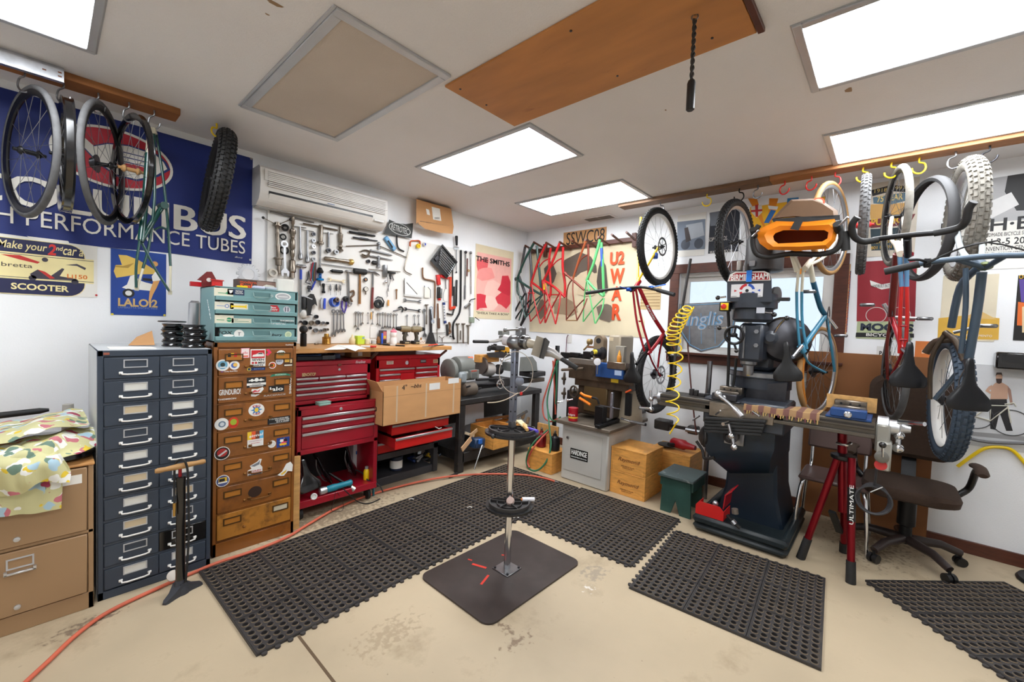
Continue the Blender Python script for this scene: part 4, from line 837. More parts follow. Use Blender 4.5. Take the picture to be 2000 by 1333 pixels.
for q in(PZ(322,1182,.0),PZ(393,1142,.0)):
 e=Vector(q)-p;e.z=0;f.loft([[Vector((0,0,0))+e*s_+Vector((-e.y,e.x,0)).normalized()*wd*c_+Vector((0,0,z*(1 if k_ else .02))) for c_,k_ in((-1,0),(1,0),(.8,1),(-.8,1))] for s_,wd,z in((-.1,.04,.06),(.15,.035,.06),(.55,.022,.03),(.95,.016,.018),(1.05,.01,.01))])
f.lathe([(.045,.001),(.04,.03),(.026,.06),(.023,.075)],(0,0,0),(0,0,1),18);P('foot',f,plain((58,60,66),.5,.3),t)
q=PZ(338,1128,.05)-p;P('gauge',MB().lathe([(.028,0),(.028,.02),(.022,.022)],(q.x,q.y,.055),(q.x-.1,q.y-.5,.5),18),(196,186,176),t)
P('hose',MB().tube(spline([(.02,-.02,.06),(.032,-.02,.3),(.03,-.015,zb-.1),(.026,-.015,zh-.03),(.012,-.016,zh+.03),(-.01,-.0,zh+.034),(-.024,.015,zh-.0),(-.028,.0,zb-.06),(-.03,-.016,zb-.13)],6),.0055,8),'black_rubber',t)
P('chuck',MB().cyl((-.03,-.016,zb-.13),(-.031,-.018,zb-.2),.008,.006,10),'brass' if 'brass' in MAT else plain((190,150,80),.3,.8),t)
# red hose on the floor
hp=[(30,1352),(58,1326),(100,1287),(150,1240),(215,1194),(320,1144),(385,1116),(430,1098),(500,1075),(560,1050),(600,1026),(650,997),(700,975),(760,956),(840,937),(900,929),(960,926.5),(1020,928),(1060,934),(1084,941)]
pts=[PZ(u,v,.012 if u<395 else(.024 if 395<u<520 or u>830 else .014)) for u,v in hp]
t=T('air_hose','salmon red air hose snaking across the floor and the rubber mats','hose',pts[0])
PW('hose',MB().tube(spline(pts,6),.0095,10),'hose_red',t);PW('fitting',MB().tube([pts[-1],pts[-1]+(pts[-1]-pts[-2])*.28],[.009,.006],10),'chrome',t)
# floral cloth and the black things beneath it on the filing cabinet
def floral():
 mt=mk('floral_cloth',(206,202,152),.8,var=.05);nt=mt.node_tree;N=nt.nodes;Lk=nt.links;b=N['Principled BSDF']
 tc=[n for n in N if n.type=='TEX_COORD'][0];prev=b.inputs['Base Color'].links[0].from_socket
 nz=N.new('ShaderNodeTexNoise');nz.inputs['Scale'].default_value=14;Lk.new(tc.outputs['Object'],nz.inputs['Vector'])
 av=N.new('ShaderNodeMix');av.data_type='RGBA';av.inputs[0].default_value=.08;Lk.new(tc.outputs['Object'],av.inputs[6]);Lk.new(nz.outputs['Color'],av.inputs[7])
 for i,(sc,th,col) in enumerate(((12,.36,(236,236,230)),(10,.26,(198,116,126)),(13,.22,(226,196,60)),(11,.26,(110,136,120)),(9.6,.24,(170,200,216)),(8.3,.22,(168,62,92)))):
  mp=N.new('ShaderNodeMapping');mp.inputs['Location'].default_value=(i*3.7,i*1.9,i*2.3);mp.inputs['Scale'].default_value=(1,1.5,1);Lk.new(av.outputs[2],mp.inputs[0])
  vo=N.new('ShaderNodeTexVoronoi');vo.inputs['Scale'].default_value=sc;Lk.new(mp.outputs[0],vo.inputs['Vector'])
  rp=N.new('ShaderNodeMapRange');rp.inputs[1].default_value=th+.02;rp.inputs[2].default_value=th;Lk.new(vo.outputs['Distance'],rp.inputs[0])
  mx=N.new('ShaderNodeMix');mx.data_type='RGBA';Lk.new(rp.outputs[0],mx.inputs[0]);Lk.new(prev,mx.inputs[6]);mx.inputs[7].default_value=lin(col)+(1,);prev=mx.outputs[2]
 Lk.new(prev,b.inputs['Base Color'])
floral()
def fold_sheet(rows,n=26,amp=.008,seed=1):
 random.seed(seed);ph=[random.uniform(0,6) for _ in range(6)];g=[]
 for r_ in rows:
  c=spline(r_,n//(len(r_)-1));i=len(g)
  g.append([p+Vector((amp*.4*math.sin(j*.5+ph[0]+i*.6),amp*(math.sin(j*.42+ph[1]+i*.9)+.6*math.sin(j*1.1+ph[2]-i*.7)),amp*(math.sin(j*.37+ph[3]+i*1.1)+.5*math.sin(j*.9+ph[4]+i*.5)))) for j,p in enumerate(c)])
 cols=list(zip(*g));cols=[spline(c,4) for c in cols];return[list(r_) for r_ in zip(*cols)]
t=T('floral_cloth','crumpled floral tablecloth heaped on the tan filing cabinet','cloth',(-4.62,-.6,.76))
def drape(seed,rows,amp):
 g=fold_sheet([[PL(u,v,d) for u,v,d in r_] for r_ in rows],amp=amp,seed=seed);return MB().sheet(g,.0025)
PW('top_fold',drape(1,[[(-60,850,.3),(20,822,.3),(80,812,.3),(130,804,.3),(160,797,.3)],[(-60,852,.5),(20,832,.5),(80,820,.5),(135,812,.5),(168,812,.45)],[(-60,866,.72),(20,846,.72),(70,836,.72),(120,824,.68),(172,828,.6)],[(-60,876,.78),(10,868,.78),(60,850,.78),(110,834,.76),(176,834,.66)]],.008),'floral_cloth',t)
PW('middle_fold',drape(2,[[(-60,880,.6),(20,862,.6),(80,846,.62),(140,842,.6),(184,838,.6)],[(-60,900,.8),(20,880,.82),(70,868,.82),(120,860,.8),(188,852,.7)],[(-60,920,.88),(10,892,.9),(60,882,.9),(110,880,.86),(186,868,.75)],[(-60,930,.9),(6,908,.92),(50,900,.93),(100,892,.9),(150,888,.84)]],.012),'floral_cloth',t)
PW('front_fold',drape(3,[[(-60,890,.82),(0,884,.84),(60,876,.86),(112,878,.86)],[(-60,920,.94),(0,912,.95),(60,902,.95),(116,896,.93)],[(-60,950,.93),(0,944,.94),(60,930,.96),(136,928,.93)],[(-60,975,.9),(10,968,.92),(70,950,.95),(134,946,.93)]],.012),'floral_cloth',t)
PW('hanging_fold',drape(4,[[(-60,930,.88),(0,925,.88),(60,920,.88),(122,926,.88)],[(-60,975,.885),(0,965,.885),(60,960,.885),(121,955,.885)],[(-60,1000,.89),(0,990,.89),(60,985,.89),(120,980,.89)],[(-60,1020,.89),(0,1012,.89),(60,1003,.89),(119,994,.89)]],.003),'floral_cloth',t)
m=MB().lathe([(.0,.0),(.12,.0),(.13,.01),(.128,.03),(.1,.04),(.02,.042)],(-4.42,-.66,.757),(-4.42,-.66,2),32);O('black_disc','shiny black round disc under the cloth on the filing cabinet','disc',m,'black_gloss')
m=MB().lathe([(.13,.0),(.135,.015),(.13,.03),(.02,.032)],(-4.5,-.45,.80),(-4.5,-.45,2),32).xf(Matrix.Identity(4));O('black_disc','second black round disc showing between the folds of cloth','disc',m,'black_gloss')
a,b=PL(0,812,.2),PL(96,801,.2);m=MB().tube([a-(b-a),a,a+(b-a)*.8,b],[.016,.018,.017,.009],12);O('black_bar','black rounded bar lying behind the cloth on the filing cabinet','bar',m,'black_rubber')
p=PL(133,790,.24);m=MB().lathe([(.03,.757-p.z),(.024,.0),(.018,.002)],p,p+Vector((0,0,1)),14);O('pale_bottle','pale grey bottle neck standing behind the cloth','bottle',m,(170,166,158))
# ---------------------------------------------------------------- white tool board and its tools
TD_=.034
a0,z1=LA(523,413,.02);a1,z0=LA(917,671,.02)
m=MB().bx(a0,a1,-.018,-.001,1.296,2.385,.002);O('tool_board','big white painted tool board screwed to the wall above the bench','board',m,'white_metal')
def q(u,v,d=TD_):return PL(u,v,d)
def tool(name,label,cat,parts,group=None):
 if len(parts)==1:return O(name,label,cat,parts[0][1],parts[0][2],group)
 vs=[v for p in parts for v in p[1].v];c=Vector((sum(v.x for v in vs)/len(vs),sum(v.y for v in vs)/len(vs),min(v.z for v in vs)))
 t=T(name,label,cat,c,group=group)
 for nm,mb,mt in parts:PW(nm,mb,mt,t)
 return t
def rod(pts,r,n=8,d=TD_,k=0):
 P_=[q(*p,d) if len(p)==2 else q(*p) for p in pts];return MB().tube(spline(P_,k) if k else P_,r,n)
def lat(p0,p1,prof,d=TD_,n=14):return MB().lathe(prof,q(*p0,d),q(*p1,d),n,True,True)
def spanner(p0,p1,w,d=TD_,ring=True,openend=True,t=.006):
 """combination spanner: ring at p0, jaw at p1"""
 a,b=q(*p0,d),q(*p1,d);e=b-a;L=e.length;e.normalize();s_=e.cross(Vector((0,-1,0))).normalized();m=MB()
 m.bar(a+e*w*.8,b-e*w*.8,w*.62,t*.7,(0,-1,0),.001)
 if ring:m.ring(a,(0,-1,0),[(w*.95,-t*.6),(w*.95,t*.6),(w*.5,t*.6),(w*.5,-t*.6)],16)
 else:m.loft([[a+e*x*w+s_*y*w+Vector((0,-z*t,0)) for x,y in((-.9,.95),(-.95,.45),(-.1,.4),(-.1,-.4),(-.95,-.45),(-.9,-.95),(.3,-1.05),(1.1,-.4),(1.1,.4),(.3,1.05))] for z in(-.5,.5)])
 if openend:m.loft([[b-e*x*w+s_*y*w+Vector((0,-z*t,0)) for x,y in((-.9,.95),(-.95,.45),(-.1,.4),(-.1,-.4),(-.95,-.45),(-.9,-.95),(.3,-1.05),(1.1,-.4),(1.1,.4),(.3,1.05))] for z in(-.5,.5)])
 return m
def cup(u,v,r,ri,ln=.03,d=.02):
 p=PL(u,v,d);return MB().lathe([(r*.9,0),(r,.003),(r,ln),(ri,ln),(ri*.9,ln*.4),(.0005,ln*.4)],p,p+Vector((0,-1,0)),18)
# row under the air conditioner
tool('threaded_rod','long knurled rod high on the tool board at the left','tool',[('rod',rod([(528,414),(613,435)],.006),'steel')])
tool('threaded_rod','long knurled rod just below the air conditioner centre','tool',[('rod',rod([(627,433),(699.5,449.5)],.006),'steel')])
tool('facing_tool','frame facing tool with two ball-ended arms at the board left edge','tool',[('hub',lat((542,434),(541.5,447),[(.012,0),(.022,.1),(.022,.45),(.036,.5),(.036,.62),(.02,.7),(.016,1)]),'steel_warm'),('arm',rod([(538,438),(514,425.5)],.003),'steel_warm'),('arm',rod([(546,438),(567,429.5)],.003),'steel_warm'),('ball',MB().sph(q(514,425.5),.0115),'black_gloss'),('ball',MB().sph(q(567,429.5),.0115),'black_gloss'),('shaft',lat((541.5,447),(545,534),[(.013,0),(.013,.1),(.016,.12),(.014,.35),(.017,.38),(.014,.6),(.014,.64),(.036,.65),(.036,.68),(.024,.69),(.024,.82),(.012,.83),(.014,1)]),'steel_warm')])
tool('lock_ring','black notched ring beside the facing tool hub','ring',[('ring',MB().ring(q(557,445),(-.3,-1,.2),[(.028,-.01),(.028,.012),(.015,.012),(.015,-.01)],20),'black_metal')])
tool('rubber_ring','thin black ring hanging above the big headset spanner','ring',[('ring',MB().torus(q(553,463),(0,-1,0),.021,.006,24,8),'black_rubber')])
tool('rubber_ring','black ring half hidden behind the big headset spanner','ring',[('ring',MB().torus(q(555.5,489,.026),(0,-1,0),.03,.006,24,8),'black_rubber')])
tool('headset_spanner','large flat silver headset spanner at the left of the board','spanner',[('spanner',spanner((555.5,477),(557,533),.031,.045,True,True,.008),'alloy')])
R1=[(.008,0),(.014,.01),(.014,.12),(.01,.13),(.01,.2),(.024,.22),(.026,.27),(.018,.3),(.018,.34),(.012,.35),(.02,.38),(.022,.5),(.014,.54),(.018,.56),(.018,.64),(.012,.66),(.012,.7),(.024,.72),(.024,.8),(.03,.84),(.03,.9),(.02,.92),(.022,1)]
tool('reamer','tall stacked steel reamer left of the two thin T-wrenches','tool',[('reamer',lat((572,423),(570.5,543),R1),'steel_warm')])
tool('t_wrench','thin silver T-wrench, first of the pair beside the tall reamer','wrench',[('shaft',lat((586,443),(587,508),[(.007,0),(.008,.05),(.008,.7),(.011,.75),(.011,.8),(.018,.84),(.018,.97),(.01,1)]),'steel'),('crossbar',rod([(575,442.5),(598,445.5)],.0035),'steel')])
tool('t_wrench','thin silver T-wrench, second of the pair beside the round dies','wrench',[('shaft',lat((600.5,451),(600.5,514),[(.007,0),(.008,.05),(.008,.7),(.011,.75),(.011,.8),(.018,.84),(.018,.97),(.01,1)]),'steel'),('crossbar',rod([(589,448.5),(613,453)],.0035),'steel')])
for k,(v,c) in enumerate(((458,'steel_dark'),(470.5,'steel'),(482,'alloy'),(494,'steel_dark'),(506.5,'steel'))):
 tool('cutting_die',['topmost','second from the top','bright middle','second from the bottom','lowest'][k]+' round die in the vertical row beside the headset press','die',[('die',cup(611.5,v,.017,.007,.018,.022),c)],'round dies in a column')
tool('headset_press','long headset press with a steel T-handle and blue anodised ring','tool',[('handle',rod([(592,437),(659,450)],.008),'steel_warm'),('sleeve',lat((627,440),(626,480),[(.016,0),(.018,.03),(.018,.8),(.029,.83),(.029,.92),(.014,.95),(.014,1)]),'steel_warm'),('spindle',rod([(626,480),(625.3,525)],.007),'steel'),('cone',lat((625.3,523),(625.3,534),[(.012,0),(.02,.3),(.03,.7),(.024,1)]),'black_metal'),('spring',MB().tube([q(625.3,534+i*.28)+Vector((.012*math.cos(i*1.2),.012*math.sin(i*1.2),0)) for i in range(36)],.003,5),plain((60,120,190),.3,.5)),('blue_ring',lat((625.3,544),(625.2,548.5),[(.02,0),(.032,.1),(.032,.9),(.02,1)]),plain((20,130,200),.25,.6)),('tip',lat((625.2,548.5),(625,559),[(.008,0),(.008,.6),(.002,1)]),'steel')])
tool('t_wrench','short T-wrench hanging between the headset press and the short reamer','wrench',[('shaft',lat((642,454),(642,483),[(.01,0),(.01,1)]),'steel'),('crossbar',rod([(631,455),(651,457.5)],.003),'steel')])
tool('cutter_head','steel cutter cup below the short T-wrench','cutter',[('c',cup(640,490,.02,.008,.03),'steel_dark')])
tool('cutter_head','steel cutter cup right of the other, under the short reamer','cutter',[('c',cup(654.5,493,.021,.01,.032),'steel')])
tool('reamer','short stacked steel reamer hanging from the second rod','tool',[('reamer',lat((665,440),(665,491),[(.006,0),(.01,.05),(.01,.3),(.022,.34),(.022,.42),(.018,.5),(.02,.64),(.012,.7),(.012,.75),(.02,.78),(.02,.84),(.01,.88),(.026,.95),(.024,1)]),'steel_warm')])
tool('tap_holder','dark tap handle, upper of the two dark ones under the air conditioner','tool',[('h',lat((681.5,453),(733,461.5),[(.006,0),(.01,.02),(.01,.3),(.013,.34),(.013,.64),(.009,.68),(.009,.97),(.006,1)]),'black_metal')])
tool('tap_holder','dark tap handle, lower and shorter of the two dark ones','tool',[('h',lat((689,464),(737,471),[(.005,0),(.009,.02),(.009,.25),(.012,.3),(.012,.6),(.006,.66),(.006,1)]),'steel_dark')])
tool('bent_rod','long thin bent gauge rod crossing the board toward the hacksaw','tool',[('rod',rod([(676,481),(737,479),(795,503.5)],.005),'steel_warm'),('slider',lat((740,473),(740,487),[(.01,0),(.016,.1),(.016,.35),(.009,.4),(.009,.7),(.014,.75),(.014,1)]),'steel')])
tool('derailleur','cluster of silver derailleur parts hanging near the bent rod','bicycle part',[('cage',MB().tube(spline([q(u,v) for u,v in((704,492),(712,489),(722,492),(716,500),(707,497),(712,503),(722,499))],3),.008,6),'steel_warm')])
tool('file_rod','silver rod with a ferrule right of the derailleur cluster, upper one','tool',[('rod',lat((722,489),(766,499),[(.005,0),(.012,.05),(.01,.08),(.01,.9),(.004,1)]),'steel')])
tool('file_rod','silver tapered rod right of the derailleur cluster, lower one','tool',[('rod',lat((722,500),(767,508.5),[(.008,0),(.01,.1),(.008,.5),(.004,1)]),'steel')])
tool('socket','small loose socket left of the black knob','socket',[('s',cup(718,511,.018,.011,.022),'steel_dark')])
tool('rubber_cup','black rubber cup beside the upright socket','knob',[('k',lat((727,513),(735,514),[(.014,0),(.02,.2),(.02,.9),(.016,1)]),'black_rubber')])
tool('long_socket','upright silver long socket above the cylinder hammer','socket',[('s',lat((740,500),(739,523),[(.012,0),(.013,.7),(.018,.75),(.018,1)]),'steel')])
tool('reamer','horizontal reamer with a golden collar in the middle of the board','tool',[('body',lat((633.5,505),(681,511.5),[(.014,0),(.019,.03),(.019,.45),(.015,.5),(.015,.7),(.018,.75),(.018,1)]),'steel_warm'),('collar',lat((681,511.5),(691,513),[(.02,0),(.028,.3),(.028,.7),(.012,1)]),plain((196,166,96),.3,.8))])
tool('thin_rod','thin plain rod under the horizontal reamer','tool',[('r',rod([(627.5,515.5),(691,524)],.0045),'steel')])
tool('punch','short black grip punch left of the rubber mallet','tool',[('p',lat((644,529),(669.5,531.5),[(.002,0),(.008,.12),(.015,.16),(.015,.95),(.01,1)]),'black_metal')])
tool('tack_hammer','small silver hammer with a long blue and silver handle','hammer',[('head',lat((579.5,519),(598,521.5),[(.012,0),(.014,.1),(.012,.35),(.014,.4),(.014,.9),(.01,1)]),'steel'),('handle',rod([(588,523),(587.5,570),(587,612)],[.008,.0095,.01]),'steel'),('blue_sleeve',rod([(587.8,527),(587.6,546)],.0105),plain((40,70,180),.35))])
tool('pliers','grey metal pliers beside the bundle of coloured handles','pliers',[('jaw',rod([(603,530),(601,545),(597,552),(606,555)],.006),'steel_dark'),('jaw',rod([(604,530),(607,545),(611,554)],.006),'steel')])
for k,(u0,u1,c) in enumerate(((611.5,607,(150,30,50)),(614,610,(30,90,110)),(616.5,613.5,(90,70,40)),(617,616,(70,30,60)))):
 tool('cable_cutter',['red-handled','teal-handled','brown-handled','plum-handled'][k]+' cutter in the bundle beside the press tip','cutter',[('handle',rod([(u0,513),(u1,532),(u1,549)],[.007,.008,.006]),c)],'bundle of cable cutters')
tool('blue_file','blue gripped file pointing down below the bundle of cutters','tool',[('handle',rod([(616,549),(611,560),(608,567)],[.008,.009,.006]),(36,56,160))])
tool('small_clamp','small dark clamp above the black bracket','clamp',[('c',MB().box(q(604,562),(.03,.02,.03),None,.004).lathe([(.008,0),(.012,.02)],q(604,566),q(604,600),10),'steel_dark')])
tool('hex_driver','black waisted driver left of the three hanging bits','driver',[('d',lat((632,554),(632,573),[(.01,0),(.014,.1),(.009,.4),(.011,.75),(.016,.85),(.014,1)]),'black_metal')])
tool('flat_spanner','small pale open spanner above the hanging bits','spanner',[('s',spanner((644,546),(671.5,550),.016,TD_,False),plain((214,200,170),.35,.6))])
for k,(u,c,nm) in enumerate(((645.5,'steel','left'),(657,'steel_dark','middle'),(665,'steel','right'))):
 tool('drill_bit',nm+' one of three small bits hanging under the pale spanner','bit',[('shank',lat((u,555),(u,568),[(.003,0),(.009,.3),(.007,.45),(.01,.6),(.006,1)]),c),('tip',rod([(u,568),(u,577)],.002),'steel')],'small bits on a wire')
tool('hanging_wire','thin wire rail the small bits hang from','wire',[('w',rod([(636,555.5),(674,556)],.0015,6),'steel')])
tool('pin_spanner','T-topped long bar tool left of the rubber mallet','tool',[('bar',lat((674,529.5),(690,532),[(.005,0),(.011,.1),(.011,.9),(.008,1)]),'steel'),('shaft',rod([(680,532),(682,593)],.009),'steel'),('foot',MB().tube(spline([q(682,593),q(678,596),q(684,597),q(687,592)],3),.007,6),'steel')])
tool('rubber_mallet','rubber mallet with a thick black head and wooden handle','mallet',[('head',lat((691,529.5),(715,532),[(.024,0),(.028,.08),(.027,.5),(.028,.92),(.024,1)],n=18),'black_rubber'),('handle',rod([(703,536),(703,560),(702.5,594)],[.009,.011,.012]),plain((150,104,56),.5))])
tool('claw_hammer','claw hammer with a red-brown grip right of the mallet','hammer',[('head',MB().tube(spline([q(716,530.5),q(722,531),q(730,532),q(737,535),q(741.5,538)],3),[.013,.013,.012,.01,.012,.012,.012,.011,.01,.009,.007,.006,.004],8),'steel'),('handle',rod([(728.5,535),(728,562)],.0085),'steel'),('grip',rod([(728,562),(727,585),(726.5,603)],[.011,.012,.014]),plain((116,42,40),.5))])
tool('slotted_ring','round slotted ring with an orange centre above the dial gauge','ring',[('ring',MB().ring(q(714,546.5),(0,-1,0),[(.02,-.004),(.02,.006),(.011,.006),(.011,-.004)],24),'steel_dark'),('centre',MB().cyl(q(714,546.5,.03),q(714,546.5,.038),.011,n=16),(226,190,150)),('dot',MB().cyl(q(714,546.5,.038),q(714,546.5,.0395),.005,n=12),(226,96,30))])
def dial(name,label,u,v,r,face=(220,216,206),stem=(.0,-.03),d=TD_):
 p=q(u,v,d);parts=[('case',MB().lathe([(r*.9,0),(r,.003),(r,.014),(r*.86,.016),(r*.86,.012)],p+Vector((0,.008,0)),p+Vector((0,-1,0)),24),'steel_dark'),('dial_face',MB().cyl(p+Vector((0,-.003,0)),p+Vector((0,-.0055,0)),r*.86,n=24),plain(face)),('needle',MB().bar(p+Vector((-r*.2,-.006,-r*.2)),p+Vector((r*.55,-.006,r*.5)),.002,.0006,(0,-1,0)),'ink')]
 for k in range(10):c,s_=math.cos(k*.628),math.sin(k*.628);parts.append(('tick',MB().bar(p+Vector((c*r*.62,-.006,s_*r*.62)),p+Vector((c*r*.78,-.006,s_*r*.78)),.002,.0006,(0,-1,0)),'ink'))
 parts.append(('stem',MB().tube([p+Vector((0,0,-r)),p+Vector((stem[0],0,-r+stem[1]))],.006,8),'steel_warm'))
 return tool(name,label,'gauge',parts)
dial('spoke_gauge','round dial gauge between the mallet and the claw hammer',714.5,565,.0235)
tool('cylinder_hammer','fat grey cylinder on a cross bar right of the claw hammer','tool',[('cylinder',lat((752,518),(752,541.5),[(.022,0),(.024,.05),(.024,.95),(.02,1)],n=20),'steel'),('crossbar',rod([(720,526),(782,531.5)],.004),'steel_warm')])
tool('grip_gun','small black and steel grip tool right of the grey cylinder','tool',[('body',MB().bar(q(758,532),q(772,534),.018,.024,(0,-1,0),.003),'black_metal'),('lever',rod([(764,535),(769,548)],.006),'steel'),('grip',rod([(762,536),(763,546)],.007),'steel_dark')])
tool('steel_ball','shiny steel ball on a stem below the grey cylinder','tool',[('ball',MB().sph(q(753.5,551,.045),.016),'chrome'),('stem',rod([(757,541),(759,570)],.003),'steel')])
tool('coil_tool','thin wire tool with a tan tag hanging at the board middle','tool',[('wire',rod([(764,545),(756,570),(757,580)],.003),'steel'),('tag',MB().box(q(758.5,592),(.02,.006,.06),None,.001),(206,150,80))])
tool('eye_bolt','small rusty eye bolt beside the triangle square','bolt',[('b',lat((774.5,565),(774.5,585),[(.01,0),(.01,.15),(.006,.2),(.006,1)]),plain((160,124,90),.4,.6))])
tool('chain_tool','black round chain whip body with silver cut-outs','tool',[('body',MB().ring(q(739,594),(0,-1,.1),[(.044,-.01),(.044,.012),(.018,.012),(.018,-.01)],20),'black_metal'),('insert',MB().cyl(q(744,603),q(744,603,.05),.012,n=12),'alloy'),('hook',rod([(734,584),(738,580),(746,582),(750,590),(748,600)],.006),'black_metal')])
# right part of the board
tool('hacksaw','hacksaw with an orange front grip and bowed frame','saw',[('grip',MB().tube(spline([q(u,v) for u,v in((801,482),(802,472),(810,470.5),(819,471),(820,478))],4),.012,10,flat=.6),plain((206,92,44),.4)),('frame',rod([(800,481),(795,503),(790,521),(791.5,530),(804,536.5)],.0055,k=4),'steel_warm')])
tool('tape_roll','small yellow tape roll hanging on the hacksaw','tape',[('roll',MB().ring(q(817,481,.05),(.2,-1,0),[(.024,-.012),(.024,.012),(.011,.012),(.011,-.012)],22),'yellow_plastic')])
tool('tape_roll','small white tape roll with a blue centre beside the yellow one','tape',[('roll',MB().ring(q(829.5,477.5,.04),(.3,-1,0),[(.02,-.01),(.02,.01),(.014,.01),(.014,-.01)],22),(228,230,234)),('centre',MB().cyl(q(829.5,477.5,.036),q(829.5,477.5,.052),.0135,n=18),(30,70,190))])
tool('tube_cutter','blue metal tube cutter under the black brand plate','cutter',[('body',MB().bar(q(752,463),q(771,489),.05,.03,(0,-1,0),.008),plain((104,152,190),.35,.3)),('slot',MB().bar(q(758,470,.052),q(767,484,.052),.014,.006,(0,-1,0)),'black_metal')])
tool('black_hook','curved black rubber handled hook under the brand plate','hook',[('h',rod([(775,460),(775.5,476),(779,486),(789,491.5)],.008,k=4),'black_rubber')])
m=MB();m.loft([[PL(u,v,d) for u,v in((864,477),(894,512),(873,545),(840.5,509.5))] for d in(.03,.055)])
cs=[('tray',m,'black_plastic')]
for k in range(7):
 f=k/6;cs.append(('combination_spanner',spanner((862-f*4+f*0,489+f*27),(888-f*12.5,517+f*20),.0105-.0045*f,.074),'chrome'))
t=T('spanner_set_case','tilted open black case holding a row of chrome spanners','case',q(866,512));PW('tray',cs[0][1],'black_plastic',t)
m=MB();m.loft([[PL(u,v,d) for u,v in pp] for pp,d in((((864,477),(894,512),(873,545),(840.5,509.5)),.055),(((864,477),(894,512),(873,545),(840.5,509.5)),.066),(((864,481),(890,512),(872.5,540.5),(844.5,509.8)),.066),(((864,481),(890,512),(872.5,540.5),(844.5,509.8)),.0555))],False);PW('rim',m,'black_plastic',t)
PW('dark_insert',MB().box(q(853,505,.062),(.045,.012,.06),Matrix.Rotation(.7,3,'Y'),.003),'steel_dark',t)
for k,(nm,mb,mt) in enumerate(cs[1:]):O('combination_spanner',['largest','second largest','third','fourth','fifth','sixth','smallest'][k]+' chrome spanner in the tilted black case','spanner',mb,mt,'chrome spanners in the black case')
tool('red_clamp','red pipe clamp under the tilted black case','clamp',[('jaw',MB().bar(q(855,537),q(857,557),.045,.03,(0,-1,0),.004),'bright_red_paint'),('arm',MB().bar(q(860,539),q(876,544),.03,.024,(0,-1,0),.004),'bright_red_paint'),('rod',rod([(870,546),(871,565)],.006),'steel')])
tool('crank_brace','bent brown crank bar hanging right of the triangle square','tool',[('b',rod([(825.5,523),(825.5,537),(829,545),(846,549),(849.5,556),(849.3,590),(848.5,622)],.0085,k=5),plain((130,96,70),.4,.5))])
tri=[(790,544),(790.5,577),(824,580.5),(824,577.5),(800,554)]
tool('triangle_square','white and black triangular framing square','square',[('plate',MB().loft([[PL(u,v,d) for u,v in((790,544),(790.3,576),(816,577.5))] for d in(.03,.034)]),(226,226,224)),('fence',MB().bar(q(789.5,576.5),q(825,580.5),.01,.02,(0,0,1)),plain((206,206,204),.4)),('scale_edge',MB().bar(q(794,552,.035),q(815,575,.035),.006,.003,(0,-1,0)),(60,52,46)),('side_edge',MB().bar(q(789.8,544,.035),q(790,575,.035),.006,.003,(0,-1,0)),(60,52,46))])
tool('flat_spanner','grey double open spanner directly below the triangle square','spanner',[('s',spanner((791,586.5),(820,589.5),.017,TD_,False),'steel')])
tool('flat_spanner','darker double open spanner, lower of the two in that column','spanner',[('s',spanner((792,604),(819,607.5),.017,TD_,False),'steel_dark')])
tool('c_clamp','small black C-shaped clamp with a thumb screw','clamp',[('frame',MB().tube(spline([q(u,v) for u,v in((778,602),(783,599.5),(787,604),(785,610))],4),.008,8),'black_metal'),('screw',rod([(768,608),(782,605)],.005),'steel_dark')])
tool('bagged_part','clear white hang-pack with a small bent part','packet',[('card',MB().box(q(834,572),(.068,.004,.115),None,.001),(226,222,212)),('print',MB().box(q(829,560,.037),(.012,.001,.018)),(110,120,130)),('part',rod([(836,561,.038),(841,567,.038),(841,582,.038)],.0035),'steel')])
tool('pipe_wrench','big red pipe wrench hanging jaw down','wrench',[('handle',MB().bar(q(880,541),q(879,604),.03,.018,(0,-1,0),.004),plain((204,62,34),.4)),('head',MB().bar(q(878,604),q(889,600),.032,.024,(0,-1,0),.004),plain((204,62,34),.4)),('jaw',rod([(887,560),(887,604),(884,615),(873,613)],.01),'iron')])
tool('staple_gun','black and grey staple gun with a red foot','stapler',[('body',MB().bar(q(857,561),q(856.5,583),.034,.03,(0,-1,0),.004),'black_plastic'),('shell',MB().bar(q(861,564,.04),q(860.5,583,.04),.026,.03,(0,-1,0),.004),'steel'),('foot',MB().bar(q(858,583),q(858,587),.03,.03,(0,-1,0),.004),'bright_red_paint')])
tool('tension_wire','looped thin wire beside the red pipe wrench','wire',[('w',rod([(869,566),(866,575),(867,588),(874,590)],.0025,k=4),'steel')])
tool('rusty_bar','dark rusty bar with a hooked end behind the pipe wrench','bar',[('b',rod([(884.5,500),(884,540),(884,578)],.008),'iron')])
tool('straight_edge','dark grey ruler-like straight edge right of the pipe wrench','ruler',[('b',MB().bar(q(892,547),q(891,599),.026,.006,(0,-1,0),.001),'steel_dark')])
tool('pry_bar','long black pry bar bending left at its lower end','bar',[('b',rod([(900.5,489),(900,560),(899,604),(893,620),(885.5,633),(885,655),(887,663)],.0115,k=4),'black_metal')])
tool('slide_handle','rod with a tapered black grip sticking up at the board right','tool',[('grip',lat((891.5,461),(892,480),[(.014,0),(.017,.1),(.012,1)]),'black_rubber'),('flange',lat((891,482),(891,489),[(.02,0),(.032,.2),(.032,.6),(.01,1)]),'clear_plastic'),('rod',rod([(891.5,488),(891.5,532)],.005),'steel'),('tip',MB().sph(q(891.5,532),.01),'steel_dark')])
tool('torque_wrench','long chrome torque wrench, left of the pair beside the music poster','wrench',[('head',MB().sph(q(909.8,493),.018),'steel_dark'),('shaft',rod([(909.5,496),(908.5,560)],.0075),'chrome'),('grip',rod([(908.5,558),(908,585)],.0105),'steel')])
